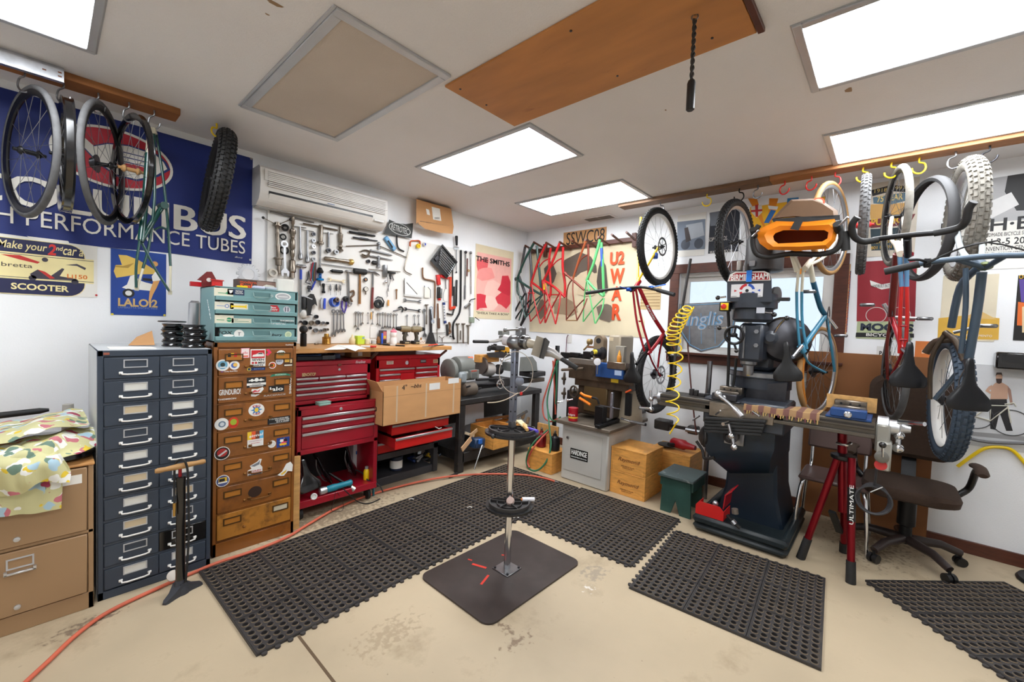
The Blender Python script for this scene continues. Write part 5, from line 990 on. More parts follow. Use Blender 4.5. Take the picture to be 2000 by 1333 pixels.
tool('torque_wrench','long chrome ratchet bar, right of the pair beside the music poster','wrench',[('head',MB().sph(q(919.5,494),.017),'steel'),('shaft',rod([(919.3,497),(920,575)],.0065),'chrome')])
tool('small_file','short dark file with a brass clip between the torque wrenches','file',[('blade',MB().bar(q(913,505),q(912.3,540),.016,.006,(0,-1,0)),plain((110,70,66),.4,.4)),('clip',MB().torus(q(915.5,529,.04),(0,-1,0),.011,.005,16,6),plain((190,150,70),.3,.7))])
tool('hose_clamp_tool','grey-green boxed tool with a rod and black lever at the board right edge','tool',[('rod',rod([(917.6,592),(918,618)],.009),'alloy'),('lever',rod([(917,590),(920,586),(928,584)],.0065,k=3),'black_metal'),('knuckle',MB().bar(q(908,601),q(918,594),.03,.03,(0,-1,0),.004),'steel'),('box',MB().box(q(921,625.5),(.062,.05,.07),None,.006),plain((140,152,136),.4)),('spout',rod([(928,620),(936,626)],.005),'black_metal')])
for k,(u,v0,v1,nm) in enumerate(((894,633,671,'left'),(905,633,671,'middle'),(914.5,636,673,'right'))):
 tool('t_gauge',nm+' one of three slim T-headed tools at the lower right of the board','tool',[('t',lat((u,v0-1),(u,v1),[(.024,0),(.024,.05),(.008,.09),(.008,1)]),'steel_warm')],'slim T-headed tools')
tool('short_file','short grey file between the slim T-headed tools','file',[('f',MB().bar(q(899.5,646),q(899.5,664),.014,.004,(0,-1,0)),'steel_warm')])
tool('adjustable_wrench','adjustable wrench hanging left of the tall black one','wrench',[('w',spanner((828.5,607),(829.5,655),.02,TD_,True,True,.01),'steel')])
tool('adjustable_wrench','chrome adjustable wrench with its jaw down in front of the black one','wrench',[('w',spanner((842,602),(845,629),.021,.05,True,True,.01),'chrome')])
tool('adjustable_wrench','biggest, dark adjustable wrench standing on the bench against the board','wrench',[('handle',MB().bar(q(841,604,.04),q(842,655,.04),.03,.014,(0,-1,0),.003),'steel_dark'),('jaw',MB().loft([[PL(u,v,d) for u,v in((838,650),(846,650),(852,672),(832,672),(833,664))] for d in(.03,.055)]),'iron')])
tool('pipe_wrench','small rusty brown pipe wrench','wrench',[('handle',MB().bar(q(855,593),q(856,624),.019,.012,(0,-1,0),.003),plain((120,84,60),.5,.3)),('jaw',MB().bar(q(856.5,622),q(857,642),.034,.018,(0,-1,0),.004),plain((104,76,60),.5,.4))])
tool('spirit_level','short white and dark blue spirit level','level',[('body',MB().bar(q(867,596),q(869,627),.026,.018,(0,-1,0),.001),(214,214,214)),('cap',MB().bar(q(866.8,591),q(867,596),.028,.02,(0,-1,0),.001),(26,50,110)),('cap',MB().bar(q(869,627),q(869.5,632),.028,.02,(0,-1,0),.001),(26,50,110))]+[('vial',MB().box(q(867.3+.35*k,600+5.5*k,.044),(.01,.002,.014)),(50,60,90)) for k in range(5)])
tool('block_plane','small brown block plane hanging on its side','plane',[('sole',MB().bar(q(873,634),q(874,656),.022,.02,(0,-1,0),.003),'iron'),('tote',MB().tube(spline([q(877,630),q(879,636),q(878,644),q(880,649),q(876,652)],3),.012,8),plain((120,86,60),.5))])
tool('t_key','thin T-key with a long cross bar below the rusty pipe wrench','wrench',[('shaft',rod([(853.5,643),(854,669)],.0045),'steel_warm'),('bar',rod([(846,651),(870,650)],.0035),'steel_warm'),('foot',lat((854,665),(854,670),[(.008,0),(.008,1)]),'steel')])
tool('y_wrench','small three-armed wrench near the board bottom','wrench',[('y',rod([(857.5,657),(863.5,661.5),(869,657)],.0045).tube([q(863.5,661),q(864,669)],.0045,8),'steel_warm')])
tool('long_driver','thin T-topped driver beside the crank bar','driver',[('d',lat((833.5,595),(833,634),[(.022,0),(.022,.03),(.006,.06),(.005,.5),(.008,.55),(.008,1)]),'steel_warm')])
tool('ball_hook','small black ball-ended hook at the pry bar foot','hook',[('h',rod([(879.5,657.5),(886,658)],.003).sph(q(879.5,657.5),.009,10,6),'black_metal')])
for k,(u,v0,v1) in enumerate(((795,617,655),(809.5,617,634),(817.5,617,634))):
 tool('ring_spanner',['left','middle','right'][k]+' one of three spanners hanging behind the two drills','spanner',[('s',spanner((u,v0),(u+.3,v1),.012,TD_),'steel')],'spanners behind the drills')
for k,(u0,v0,u1,v1,w_) in enumerate(((651.6,608.5,651.6,654,.02),(659,608.5,658,648,.018),(665,608.5,665.3,646,.017),(671,611,671.5,646,.016))):
 tool('combination_spanner',['largest, leftmost','second','third','rightmost'][k]+' of four big spanners in the row under the blue tape roll','spanner',[('s',spanner((u0,v0),(u1,v1),w_),'steel')],'big spanners in a row')
sm=((694.8,611,694.2,638,.011),(699.6,611,699,643,.012),(704,612,705,634,.01),(708.6,612,708,632,.009),(718.8,612,718.8,632,.008),(728.4,610,727.2,633,.009),(738,613,737.4,634,.01),(742.2,613,741.6,636,.01),(747.6,612,747,641,.011),(752.4,613,751.8,639,.011),(757.8,614,757,639,.012),(763,614,762,640,.012),(769,615,768.5,641,.012),(774.5,615,774,641,.012))
for k,(u0,v0,u1,v1,w_) in enumerate(sm):
 tool('combination_spanner',['first','second','third','fourth','fifth','sixth','seventh','eighth','ninth','tenth','eleventh','twelfth','thirteenth','fourteenth'][k]+' from the left in the long row of small spanners above the bench bottles','spanner',[('s',spanner((u0,v0),(u1,v1),w_),'steel' if k%3 else 'steel_warm')],'small spanners in a row')
tool('wood_chisel','tan wooden handled scraper among the small spanners','tool',[('h',MB().bar(q(725.5,610),q(725.2,624),.012,.012,(0,-1,0),.002),(206,160,96))])
tool('tape_roll','large blue masking tape roll with a black spool inside','tape',[('roll',MB().ring(PL(653,590.5,.04),(.25,-1,.1),[(.043,-.02),(.043,.02),(.034,.02),(.034,-.02)],28),(52,92,190)),('spool',MB().lathe([(.02,0),(.022,.01),(.022,.035),(.009,.036),(.009,.02)],PL(654,586.5,.03),PL(654,586.5,.03)+Vector((.25,-1,.1)),18),(84,66,54))])
tool('tin_snips','purple handled shears under a dark pulley','shears',[('handle',rod([(668.5,588),(667.5,600),(671,611)],[.007,.008,.006],k=0),(70,50,150)),('handle',rod([(676,588),(676.5,600),(673,611)],[.007,.008,.006]),(70,50,150)),('pulley',MB().lathe([(.024,0),(.026,.01),(.024,.03),(.01,.032),(.01,.024)],PL(673,584.5,.03),PL(673,584.5,.03)+Vector((.2,-1,.1)),18),'black_metal')])
tool('brake_part','rusty brake arm hanging at the foot of the T-topped bar','bicycle part',[('b',MB().tube(spline([q(684,571),q(690,568),q(691,576),q(685,582),q(688,590)],3),.009,6),plain((120,96,76),.4,.5))])
tool('utility_knife','blue utility knife beside a silver one','knife',[('k',MB().bar(q(634.5,583),q(633.5,604),.02,.012,(0,-1,0),.004),(50,80,200))])
tool('utility_knife','silver utility knife left of the blue one','knife',[('k',MB().bar(q(629,582),q(627.5,603),.022,.012,(0,-1,0),.004),'alloy')])
tool('black_bracket','large black L-shaped bracket tool with a hooked beak','tool',[('plate',MB().loft([[PL(u,v,d) for u,v in((600,580),(606,574),(613,575),(617,585),(620,599),(615,594),(610,598),(607,614),(612,616),(600,617))] for d in(.035,.06)]),'black_plastic'),('clip',MB().bar(q(589,577,.06),q(610,585,.06),.008,.006,(0,-1,0)),'alloy')])
tool('black_tube','upright black tube left of the L-shaped bracket','tool',[('t',lat((593.5,580),(593.5,604),[(.02,0),(.022,.05),(.022,.95),(.016,1)]),'black_plastic')])
tool('chainring_part','pale crumpled clear bag of parts under the black tube','packet',[('p',MB().sph(PL(594,614,.04),.035,10,7,(1,.5,1.1)),(206,206,202))])
for k,(u,v,r,c) in enumerate(((594.6,631,.021,'black_metal'),(607.5,631,.021,'steel_warm'),(619.5,630,.02,'steel_dark'),(630,631,.014,'steel'),(638,631.5,.013,'black_metal'),(604.5,641,.013,'black_metal'),(615.5,645.5,.02,'steel'),(625,646,.012,'steel'),(632.5,644.5,.015,'steel_warm'),(638,644,.012,'steel_warm'),(616.5,619,.017,'steel_dark'),(585.8,629,.01,'steel_dark'))):
 tool('socket',['black large first','ribbed','wide-mouthed','slim chrome','black end','small black lower','large lower','tiny lower','warm grey lower','end lower','lone dark upper','half-hidden small'][k]+' socket in the cluster left of the big spanners','socket',[('s',cup(u,v,r,r*.66,.024,.02),c)],'socket cluster on the board')
t=tool('tape_ring','white tape roll hanging at the lower left edge of the board','tape',[('roll',MB().ring(PL(533,533,.03),(0,-1,0),[(.034,-.012),(.034,.012),(.02,.012),(.02,-.012)],24),(206,200,190))])
O('wall_outlet','white double wall outlet low on the board behind the bench jars','outlet',MB().box(PL(729,650,.022),(.07,.006,.11),None,.002),'white_metal')
# on the teal cabinet
zt=1.7015
t=T('red_cam_bracket','dark red pentagon plate bracket standing on the teal cabinet','bracket',(-3.7,-.5,zt));pp=[PL(u,v,.5) for u,v in((385,547),(404,531),(414,531),(425,551),(421,556),(421,561),(394,561),(394,549))]
PW('plate',MB().loft([[p+Vector((0,k,0)) for p in pp] for k in(0,.008)]),plain((112,34,34),.4),t)
PW('hole',MB().lathe([(.013,0),(.013,.002)],PL(408,547,.5015),PL(408,547,.6),18),(214,210,206),t)
O('red_reel','bright red plastic reel in front of the red bracket','reel',MB().lathe([(.038,0),(.038,.005),(.03,.006),(.03,.04),(.038,.041),(.038,.046)],Vector((PL(424,558,.55).x,-.55,zt)),Vector((PL(424,558,.55).x,-.55,3)),22),'bright_red_paint')
O('red_ledge','red metal channel lying at the back left of the teal cabinet','channel',MB().bar((PL(371,561,.42).x,-.42,1.717),(-3.7,-.42,1.717),.03,.03,(0,0,1),.002),'red_paint')
O('steel_flask','dull steel cylinder standing beside the teal cabinet left side','flask',lat((381,588),(377.5,664),[(.02,0),(.034,.06),(.034,.98),(.03,1)],.3),'alloy')
t=T('scale_box','brown scale box with orange lettering on the teal cabinet','box',(PL(505,552,.45).x,-.45,zt));bw,bh=.13,.075
P('body',MB().bx(-bw,bw,0,.1,0.0,bh,.002),(84,62,54),t);P('end_print',MB().bx(-.01,bw-.01,-.0012,-.0002,.006,bh-.006),(150,118,106),t);P('fish_print',MB().prism([(.0,.02),(.05,.05),(.1,.045),(.11,.03),(.04,.012)],(0,-.0012,0),(1,0,0),(0,0,1),.0006),(226,220,206),t)
SW=Wall((PL(505,552,.45).x,-.45,zt),(1,0,0),(0,0,1));tx(t,SW,'modern',-.065,.056,.02,.1,(236,96,50),.0018);tx(t,SW,'Scale',-.065,.03,.028,.1,(236,96,50),.0018,bold=.03)
p=PL(485,536,.3);m=MB();m.ring(p,(0,-1,0),[(.062,-.004),(.062,.004),(.04,.004),(.04,-.004)],32)
for k in range(12):m.box(p+Vector((.068*math.cos(k*PI/6),0,.068*math.sin(k*PI/6))),(.018,.008,.018),Matrix.Rotation(-k*PI/6,3,'Y'),.003)
O('chainring','toothed silver disc standing behind the scale box','chainring',m,'alloy')
m=MB().box((PL(560,555,.5).x,-.44,zt+.05),(.115,.09,.1),None,.006);o=O('white_carton','small white carton at the right end of the teal cabinet top','box',m,(226,224,216))
O('yellow_marker','yellow flat marker on the front of the teal cabinet top','marker',MB().box((PL(473,560,.7).x,-.7,zt+.007),(.06,.02,.012),None,.003),'yellow_plastic')
for k,(u,c,nm) in enumerate(((505,(206,206,226),'pale'),(528,(190,196,206),'crinkled'))):O('clear_packet',nm+' clear packet on the teal cabinet top','packet',MB().box((PL(u,560,.66).x,-.66,zt+.012),(.07,.05,.02),Matrix.Rotation(.2*k,3,'Z'),.006),plain(c,.2))
# on the bench
zb=1.2945
def onb(u,d,z=zb):return Vector((PL(u,672,d).x,-d,z))
def bottle(name,label,cat,u,d,parts):
 t=T(name,label,cat,onb(u,d));
 for nm,pr_,mt in parts:P(nm,MB().lathe(pr_,(0,0,0),(0,0,1),20),mt,t)
 return t
t=bottle('valve_assembly','black cylinder with a round valve head at the bench left end','valve',592.5,.33,[('cylinder',[(.022,0),(.024,.004),(.024,.1),(.02,.104),(.012,.112)],'black_metal')])
P('head',MB().sph((0,0,.135),.032,14,9),'black_rubber',t)
bottle('brass_stack','ribbed brass cylinder with a narrow neck on the bench','brass part',637.5,.1,[('body',[(.036,0),(.037,.003)]+sum([[(.037,.008+.012*k),(.0345,.012+.012*k),(.037,.016+.012*k)] for k in range(4)],[])+[(.036,.064),(.022,.068),(.02,.09),(.018,.094)],plain((166,124,58),.3,.85))])
bottle('squeeze_bottle','cream squeeze bottle with a pointed tip beside the green carton','bottle',688,.1,[('bottle',[(.028,0),(.031,.004),(.031,.04),(.02,.058),(.012,.066),(.004,.088)],(226,206,160))])
t=T('lime_carton','lime green carton on the bench','box',onb(702,.12));P('carton',MB().bx(-.036,.036,-.03,.03,0,.078,.002),(190,214,60),t);P('print',MB().bx(.012,.03,-.0308,-.0302,.05,.068),(120,150,190),t)
bottle('cream_jar','short cream jar right of the green carton','jar',716.5,.12,[('jar',[(.024,0),(.026,.004),(.026,.044),(.02,.05)],(226,216,186))])
bottle('glass_jar','low clear glass jar with a pale lid','jar',730,.12,[('glass',[(.022,0),(.025,.004),(.025,.03)],'clear_plastic'),('lid',[(.026,.03),(.026,.038),(.01,.04)],(220,220,214))])
bottle('amber_bottle','small amber brown bottle left of the blue screwdriver','bottle',738.5,.14,[('bottle',[(.016,0),(.018,.003),(.018,.046),(.012,.06),(.01,.064),(.01,.074)],plain((130,84,40),.2))])
t=T('magazine_box','dark box with a colourful printed front standing at the board','box',onb(748,.06));P('body',MB().bx(-.04,.04,0,.02,0,.13,.001),(60,52,56),t);P('print',MB().bx(-.0,.036,-.001,-.0002,.04,.12),(200,110,110),t);P('print',MB().bx(.004,.03,-.0016,-.0011,.05,.076),(226,190,60),t)
t=T('blue_tool_stand','blue upright tool in a flat black foot on the bench','tool',onb(746,.26));P('stem',MB().lathe([(.008,.008),(.007,.03),(.009,.05),(.0085,.105),(.006,.11)],(0,0,0),(0,0,1),14),plain((30,90,220),.3),t);P('foot',MB().box((.01,0,.006),(.09,.05,.012),None,.003),'black_plastic',t)
bottle('drink_bottle','scuffed white drink bottle with a pink cap on the bench','bottle',768,.2,[('bottle',[(.03,0),(.034,.004),(.034,.055),(.031,.06),(.031,.075),(.034,.08),(.034,.105),(.028,.116)],(226,222,220)),('cap',[(.03,.116),(.03,.13),(.022,.138),(.01,.142),(.01,.15),(.004,.152)],(236,130,150))])
def drill(label,u,d,flip):
 t=T('cordless_drill',label,'drill',onb(u,d),group=None);s_=flip
 P('battery',MB().bx(-.045,.045,-.032,.032,0.0,.034,.005),'black_plastic',t);P('battery_label',MB().bx(-.02,.03,-.0328,-.0322,.008,.022),(150,140,110),t)
 P('handle',MB().tube(spline([(.0,0,.03),(s_*.008,0,.06),(s_*.0,0,.1),(-s_*.012,0,.135)],4),.019,12),(60,56,46),t);P('grip_pad',MB().tube(spline([(s_*.014,0,.05),(s_*.012,0,.09),(-s_*.0,0,.125)],4),.01,10),(170,160,130),t)
 P('motor_housing',MB().lathe([(.018,-.06),(.03,-.05),(.033,0),(.03,.05),(.024,.06)],(0,0,.15),(s_,0,.15+.04),18),plain((124,112,84),.45),t);P('chuck',MB().lathe([(.022,.06),(.02,.09),(.012,.105),(.004,.107)],(0,0,.15),(s_,0,.19),16),'black_metal',t)
 P('trigger',MB().box((s_*.026,0,.11),(.014,.018,.03),None,.004),'black_plastic',t);return t
drill('tan and black cordless drill pointing left beside the white bottle',791,.18,-1);drill('tan and black cordless drill pointing right, the right one of the two',812,.2,1)
t=T('label_tin','small white labelled block right of the drills','box',onb(823,.22));P('body',MB().bx(-.034,.034,-.02,.02,0,.042,.002),(206,200,190),t)
for k in range(4):P('print',MB().bx(-.026+.015*k,-.018+.015*k,-.0208,-.0202,.012+.012*(k%2),.022+.01*(k%2)),(120,80,70),t)
O('amber_pawn','small amber stepped bottle between drill and adjustable wrench','bottle',MB().lathe([(.016,0),(.018,.004),(.014,.02),(.016,.024),(.008,.05),(.01,.056),(.006,.06)],onb(822,.08),onb(822,.08)+Vector((0,0,1)),14),plain((184,124,50),.25))
for k,(pts,lab) in enumerate(((((633,684),(660,674),(690,676),(672,683)),'grey-lined paper sheet spread on the bench'),(((660,675),(693,674),(716,682),(700,683),(694,686.5),(684,683)),'white paper sheet with a drooping corner on the bench front'))):
 P_=[PZ(u,v,zb+.002+.003*k) for u,v in pts];O('paper_sheet',lab,'paper',MB().loft([P_,[p+Vector((0,0,.0015)) for p in P_]]),'paper')
a,b=PZ(705,677,zb+.008),PZ(735,677.5,zb+.008);t=T('marker_pen','white marker pen with a red cap lying on the bench','pen',a);PW('barrel',MB().tube([a,a+(b-a)*.6],.007,10),(226,224,222),t);PW('cap',MB().tube([a+(b-a)*.6,b],.0085,10),(206,50,30),t)
a,b=PZ(748,673.5,zb+.007),PZ(790,676,zb+.007);t=T('marker_pen','black marker pen with a white band in front of the drink bottle','pen',a);PW('barrel',MB().tube([a,a+(b-a)*.35],.007,10),'black_plastic',t);PW('band',MB().tube([a+(b-a)*.35,a+(b-a)*.6],.0072,10),(224,222,220),t);PW('cap',MB().tube([a+(b-a)*.6,b],.007,10),'black_plastic',t)
a,b=PZ(826,678,zb+.006),PZ(866,674,zb+.006);t=T('flat_file','long flat file with a pale middle lying at the bench right end','file',a);PW('blade',MB().bar(a,a+(b-a)*.5,.012,.006,(0,0,1)),'steel',t);PW('tang',MB().bar(a+(b-a)*.5,b,.016,.009,(0,0,1),.002),'black_plastic',t)
a,b=PZ(838,675,zb+.006),PZ(854,673,zb+.006);O('red_pen','red plastic pen lying behind the flat file','pen',MB().tube([a,b],.007,10),(206,60,34))
m=MB().box(onb(618,.15)+Vector((0,0,.008)),(.04,.02,.016),Matrix.Rotation(.4,3,'Z'),.004);O('small_metal_part','small bent metal part lying on the bench left side','part',m,'steel_warm')
O('orange_box','small yellow and orange carton in the bench corner by the teal cabinet','box',MB().bx(-3.26,-3.225,-.3,-.24,zb+.0005,zb+.06,.002),(232,170,40))
# ---------------------------------------------------------------- left ceiling beam, metal channel, hooks and hanging wheels
b0=PZ(355,213,H);t=T('hook_beam','brown wooden beam fixed under the ceiling along the left wall','beam',(-4.9,-.34,2.77));P('beam',MB().bx(-1.2,4.9-3.893,-.075,.075,0,.0395,.002),'beam_wood',t)
x1=PZ(124,150,2.79).x
t=T('metal_channel','galvanised steel channel mounted along the front of the left beam','channel',(x1-.75,-.43,2.73));m=MB().bx(-.75,.75,-.05,-.045,-.0,.05).bx(-.75,.75,-.05,-.02,.05,.055).bx(-.75,.75,-.05,-.02,-.005,0).bx(-.75,.75,-.024,-.02,.05,.079);P('channel',m,'galvanised',t)
for(x,z) in((.68,.03),(.735,.04),(.735,.02)):P('slot_hole',MB().box((x,-.0505,z),(.014,.001,.007),None,0),(120,70,40),t)
def hook(label,p,ax,mt,group,r=.0042,size=.05,drop=.09):
 """vinyl ceiling hook: stem up at p, J opening along ax"""
 ax=Vector(ax).normalized();z=Vector((0,0,1));p=Vector(p)
 pts=[p,p-z*.03,p-z*(drop*.55)+ax*-size*.55,p-z*drop+ax*-size*.7,p-z*(drop+size*.55)+ax*-size*.35,p-z*(drop+size*.62)+ax*size*.15,p-z*(drop+size*.3)+ax*size*.62,p-z*(drop-size*.15)+ax*size*.75]
 return O('storage_hook',label,'hook',MB().tube(spline(pts,5),r,8),mt,group)
# ---------------------------------------------------------------- rubber floor mats
def mat_mesh(edges):
 S_,n,c=.914,7,.0415;m=MB();col=[];A12=[2*PI*(k+.5)/12 for k in range(12)]
 for si in range(3):
  for sj in range(3):
   ox,oy=.004+si*.3035,.004+sj*.3035
   for i in range(n):
    for j in range(n):
     cx,cy=ox+.0055+c*(i+.5),oy+.0055+c*(j+.5);r=.0122
     def rg(rad,z):return[(cx+rad*math.cos(a),cy+rad*math.sin(a),z) for a in A12]
     sq=[]
     for a in A12:
      x,y=math.cos(a),math.sin(a);k=c/2/max(abs(x),abs(y));sq.append((cx+x*k,cy+y*k,.0125))
     b=len(m.v);f0=len(m.f)
     rings=[sq,rg(.0172,.0125),rg(.0162,.0165),rg(.0135,.0165),rg(r,.0005)]
     m.add([p for q_ in rings for p in q_],[(k2*12+q_,k2*12+(q_+1)%12,(k2+1)*12+(q_+1)%12,(k2+1)*12+q_) for k2 in range(4) for q_ in range(12)])
     col+=[0]*12+[1]*12+[0]*24
     m.f[f0:]=m.f[f0:]
     k4=[q_ for q_ in range(12) if q_%3==1]
   nb=len(m.f)
   m.bx(ox,ox+.3005,oy,oy+.0056,.0005,.0145).bx(ox,ox+.3005,oy+.296,oy+.3,.0005,.0145).bx(ox,ox+.0056,oy+.0056,oy+.296,.0005,.0145).bx(ox+.296,ox+.3005,oy+.0056,oy+.296,.0005,.0145);col+=[0]*(len(m.f)-nb)
 nb=len(m.f)
 m.bx(.0,S_,.0,S_,.0002,.0012);m.bx(0,S_,0,.005,.0005,.0125).bx(0,S_,S_-.005,S_,.0005,.0125).bx(0,.005,.005,S_-.005,.0005,.0125).bx(S_-.005,S_,.005,S_-.005,.0005,.0125)
 for e in edges:
  for k in range(16):
   t_=.03+k*.0565;x,y={'b':(t_,-.008),'l':(-.008,t_),'t':(t_,S_+.008),'r':(S_+.008,t_)}[e]
   m.cyl((x,y,.0005),(x,y,.009),.0125,n=10)
 col+=[0]*(len(m.f)-nb)
 return m,col
mk('mat_hole_dust',(126,108,84),.8,var=.2,vs=30)
for nm,ed in(('A','b'),('B','lb')):
 m,col=mat_mesh(ed);me=m.mesh('rubber_mat','mat_rubber');me.materials.append(MAT['mat_rim']);me.polygons.foreach_set('material_index',col)
 if nm=='A':meA=me
 else:meB=me
for me,x,y,a,lb in((meA,-3.842,-1.78,.031,'black perforated rubber mat in front of the sticker cabinet'),(meA,-2.925,-1.75,.03,'perforated rubber mat between the red cabinets and the repair stand'),(meA,-2.012,-1.722,.03,'perforated rubber mat in the corner under the lathe bench front'),(meB,-1.962,-2.652,.03,'perforated rubber mat running along the wooden crates and green stool'),(meB,-2.105+.914*math.cos(.075)-.914*math.sin(.075),-3.656+.914*math.cos(.075)+.914*math.sin(.075),.075+PI,'perforated rubber mat lying skewed in front of the milling machine'),(meB,-1.029-.717*.914,-3.773-.697*.914,-.799,'perforated rubber mat at the lower right corner, turned diagonally under the office chair')):
 o=bpy.data.objects.new('rubber_mat',me);COL.objects.link(o);o.location=(x,y,.0003);o.rotation_euler.z=a;tag(o,lb,'mat','perforated rubber floor mats')
for k,(u,v) in enumerate(((912,992),(798,976),(1003,1012))):
 p=PZ(u,v,.0175);O('paper_scrap',['largest white scrap on the middle rubber mat','small white scrap on the mat near the red cabinet','tiny white scrap on the mat behind the stand pole'][k],'scrap',MB().tube([p,p+Vector((.02,-.012,.006)),p+Vector((.03,-.03,.002))],.004,5,flat=.4),'paper')
# ---------------------------------------------------------------- repair stand
def PF(u,v,z):return CAM+_ray(u,v)*z
SX,SY=-2.553,-2.115
t=T('repair_stand','bicycle repair stand with a chrome pole on a big dark steel plate','stand',(SX,SY,0))
c4=[PZ(828,1135),PZ(1006,1033),PZ(1144,1092),PZ(960,1230)];cc=(c4[0]+c4[1]+c4[2]+c4[3])/4;L_,Wd=.84,.60;an=.0
ux=(c4[1]-c4[0]).normalized();
pp=rrect(-L_/2,L_/2,-Wd/2,Wd/2,.06);m=MB().prism(pp,(-.01,.02,.0005),(1,-.012,0),(.012,1,0),.01)
P('base_plate',m,'plate_steel',t)
for(u,v,w_,l_,r_) in((936,1106,.018,.1,1.9),(947,1133,.014,.1,.35),(918,1094,.01,.03,1.9),(984,1085,.01,.03,2.2)):
 p=PZ(u,v,.011);m=MB().bar(p-Vector((math.cos(r_),math.sin(r_),0))*l_/2+Vector((0,0,.0)),p+Vector((math.cos(r_),math.sin(r_),0))*l_/2,w_,.0008,(0,0,1));PW('red_paint_mark',m,(206,48,30),t)
P('flange',MB().box((0,0,.014),(.13,.13,.007),Matrix.Rotation(.0,3,'Z'),.002),'steel',t)
for sx in(-1,1):
 for sy in(-1,1):P('bolt',MB().cyl((sx*.052,sy*.052,.017),(sx*.052,sy*.052,.026),.008,n=6),'steel_dark',t)
P('pole',MB().lathe([(.021,.017),(.021,.89)],(0,0,0),(0,0,1),20),'chrome',t)
P('collar',MB().lathe([(.026,.905),(.026,.94)],(0,0,0),(0,0,1),6),'steel',t)
m=MB().bx(-.018,.018,-.018,.018,.9,1.455,.003);P('upper_post',m,plain((150,158,176),.3,.85),t)
dv=Vector((CAM.x-SX,CAM.y-SY,0)).normalized()
for z in(1.0,1.075,1.15,1.225,1.3,1.38):
 P('post_hole',MB().cyl((0,-.0182,z),(0,-.019,z),.0055,n=10),'ink',t);P('post_hole',MB().cyl((-.0182,0,z),(-.019,0,z),.0055,n=10),'ink',t)
def tray_disc(z,r,r2,name):
 off=dv*.03;c=Vector((off.x+.0,off.y,z));m=MB();n=40;A=math.atan2(dv.y,dv.x)
 def shp(R,zz):return[c+Vector((math.cos(a)*R*(1 if math.cos(a-A)>-.35 else .35/abs(math.cos(a-A))),math.sin(a)*R*(1 if math.cos(a-A)>-.35 else .35/abs(math.cos(a-A))),zz)) for a in[2*PI*k/n for k in range(n)]]
 tr=P(name,MB().loft([shp(r2,-.012),shp(r2,0),shp(r+.004,0.0)],True),'black_plastic',t)
 P('rim',MB().loft([shp(r,0),shp(r,.022),shp(r-.008,.022),shp(r-.008,.003)],True),plain((52,50,50),.45),tr)
 for k,a in enumerate((A+.5,A-.6,A+1.7,A-1.8)):P('divider',MB().bar(c+Vector((math.cos(a)*.03,math.sin(a)*.03,.012)),c+Vector((math.cos(a)*(r-.008),math.sin(a)*(r-.008),.012)),.006,.014,(0,0,1)),plain((44,42,42),.45),tr)
 P('inner_rib',MB().loft([[c+(p-c)*.62+Vector((0,0,.003)) for p in shp(r,0)],[c+(p-c)*.62+Vector((0,0,.014)) for p in shp(r,0)],[c+(p-c)*.58+Vector((0,0,.014)) for p in shp(r,0)],[c+(p-c)*.58+Vector((0,0,.003)) for p in shp(r,0)]],False,True),plain((44,42,42),.45),tr)
 for k in range(9):a=A-1.3+k*.33;P('tool_slot',MB().box(c+Vector((math.cos(a)*(r2-.013),math.sin(a)*(r2-.013),.0005)),(.02,.008,.001),Matrix.Rotation(a+PI/2,3,'Z')),'ink',tr)
 return c
c1=tray_disc(.43,.125,.145,'lower_tray');c2=tray_disc(.885,.142,.165,'upper_tray')
PW('clamp_knob',MB().sph(PF(963,853,2.42),.014,12,8).tube([PF(965,851,2.42),PF(972,847,2.48)],.005,8),'black_gloss',t)
z_=2.5
PW('clamp_body',MB().lathe([(.03,0),(.045,.02),(.045,.08),(.03,.1)],PF(995,668,2.58),PF(1030,671,2.5),18,True).lathe([(.034,0),(.04,.01),(.04,.05),(.034,.06)],PF(1016,667,2.53),PF(1040,671,2.48),20),'steel',t)
PW('clamp_tube',MB().tube([PF(985,664,2.6),PF(1004,668,2.57)],.034,16),plain((206,200,204),.3),t,label='white tube with red print')
PW('collar_ring',MB().tube([PF(1022,668,2.52),PF(1028,669,2.51)],.045,20),'black_gloss',t)
PW('jaw_arm',MB().tube([PF(1026,669,2.51),PF(1042,673,2.5),PF(1052,675,2.5)],[.03,.026,.022],14),plain((196,188,172),.4,.3),t)
m=MB();m.loft([[PF(u,v,d) for u,v in((1048,656),(1062,661),(1053,699),(1037,693))] for d in(2.44,2.56)]);PW('jaw',m,plain((150,142,128),.55),t)
m=MB();m.loft([[PF(u,v,d) for u,v in((1062,661),(1066,660),(1055,701),(1053,699))] for d in(2.42,2.57)]);PW('jaw_gap',m,'black_rubber',t)
m=MB();m.loft([[PF(u,v,d) for u,v in((1066,660),(1074,668),(1062,702),(1055,700))] for d in(2.43,2.56)]);PW('jaw',m,plain((74,72,70),.55),t)
PW('lever',MB().tube([PF(1066,686,2.5),PF(1080,690,2.48),PF(1098,702,2.46)],[.034,.026,.014],14),plain((186,184,184),.35,.5),t);PW('lever_grip',MB().tube([PF(1096,701,2.46),PF(1127,720,2.42)],[.013,.016],12),'black_rubber',t)
PW('adjust_knob',MB().lathe([(.022,0),(.026,.004),(.026,.02),(.018,.026)],PF(1015,745,2.53),PF(1015,746,2.43),18),plain((120,126,140),.4,.5),t)
PW('top_clamp',MB().box(Vector(PF(1017,651,2.55)),(.05,.05,.07),None,.006),'steel',t);PW('top_lever',MB().tube([PF(1014,644,2.53),PF(990,645,2.53)],.007,8).sph(PF(987,645,2.53),.014,10,7),'steel',t)
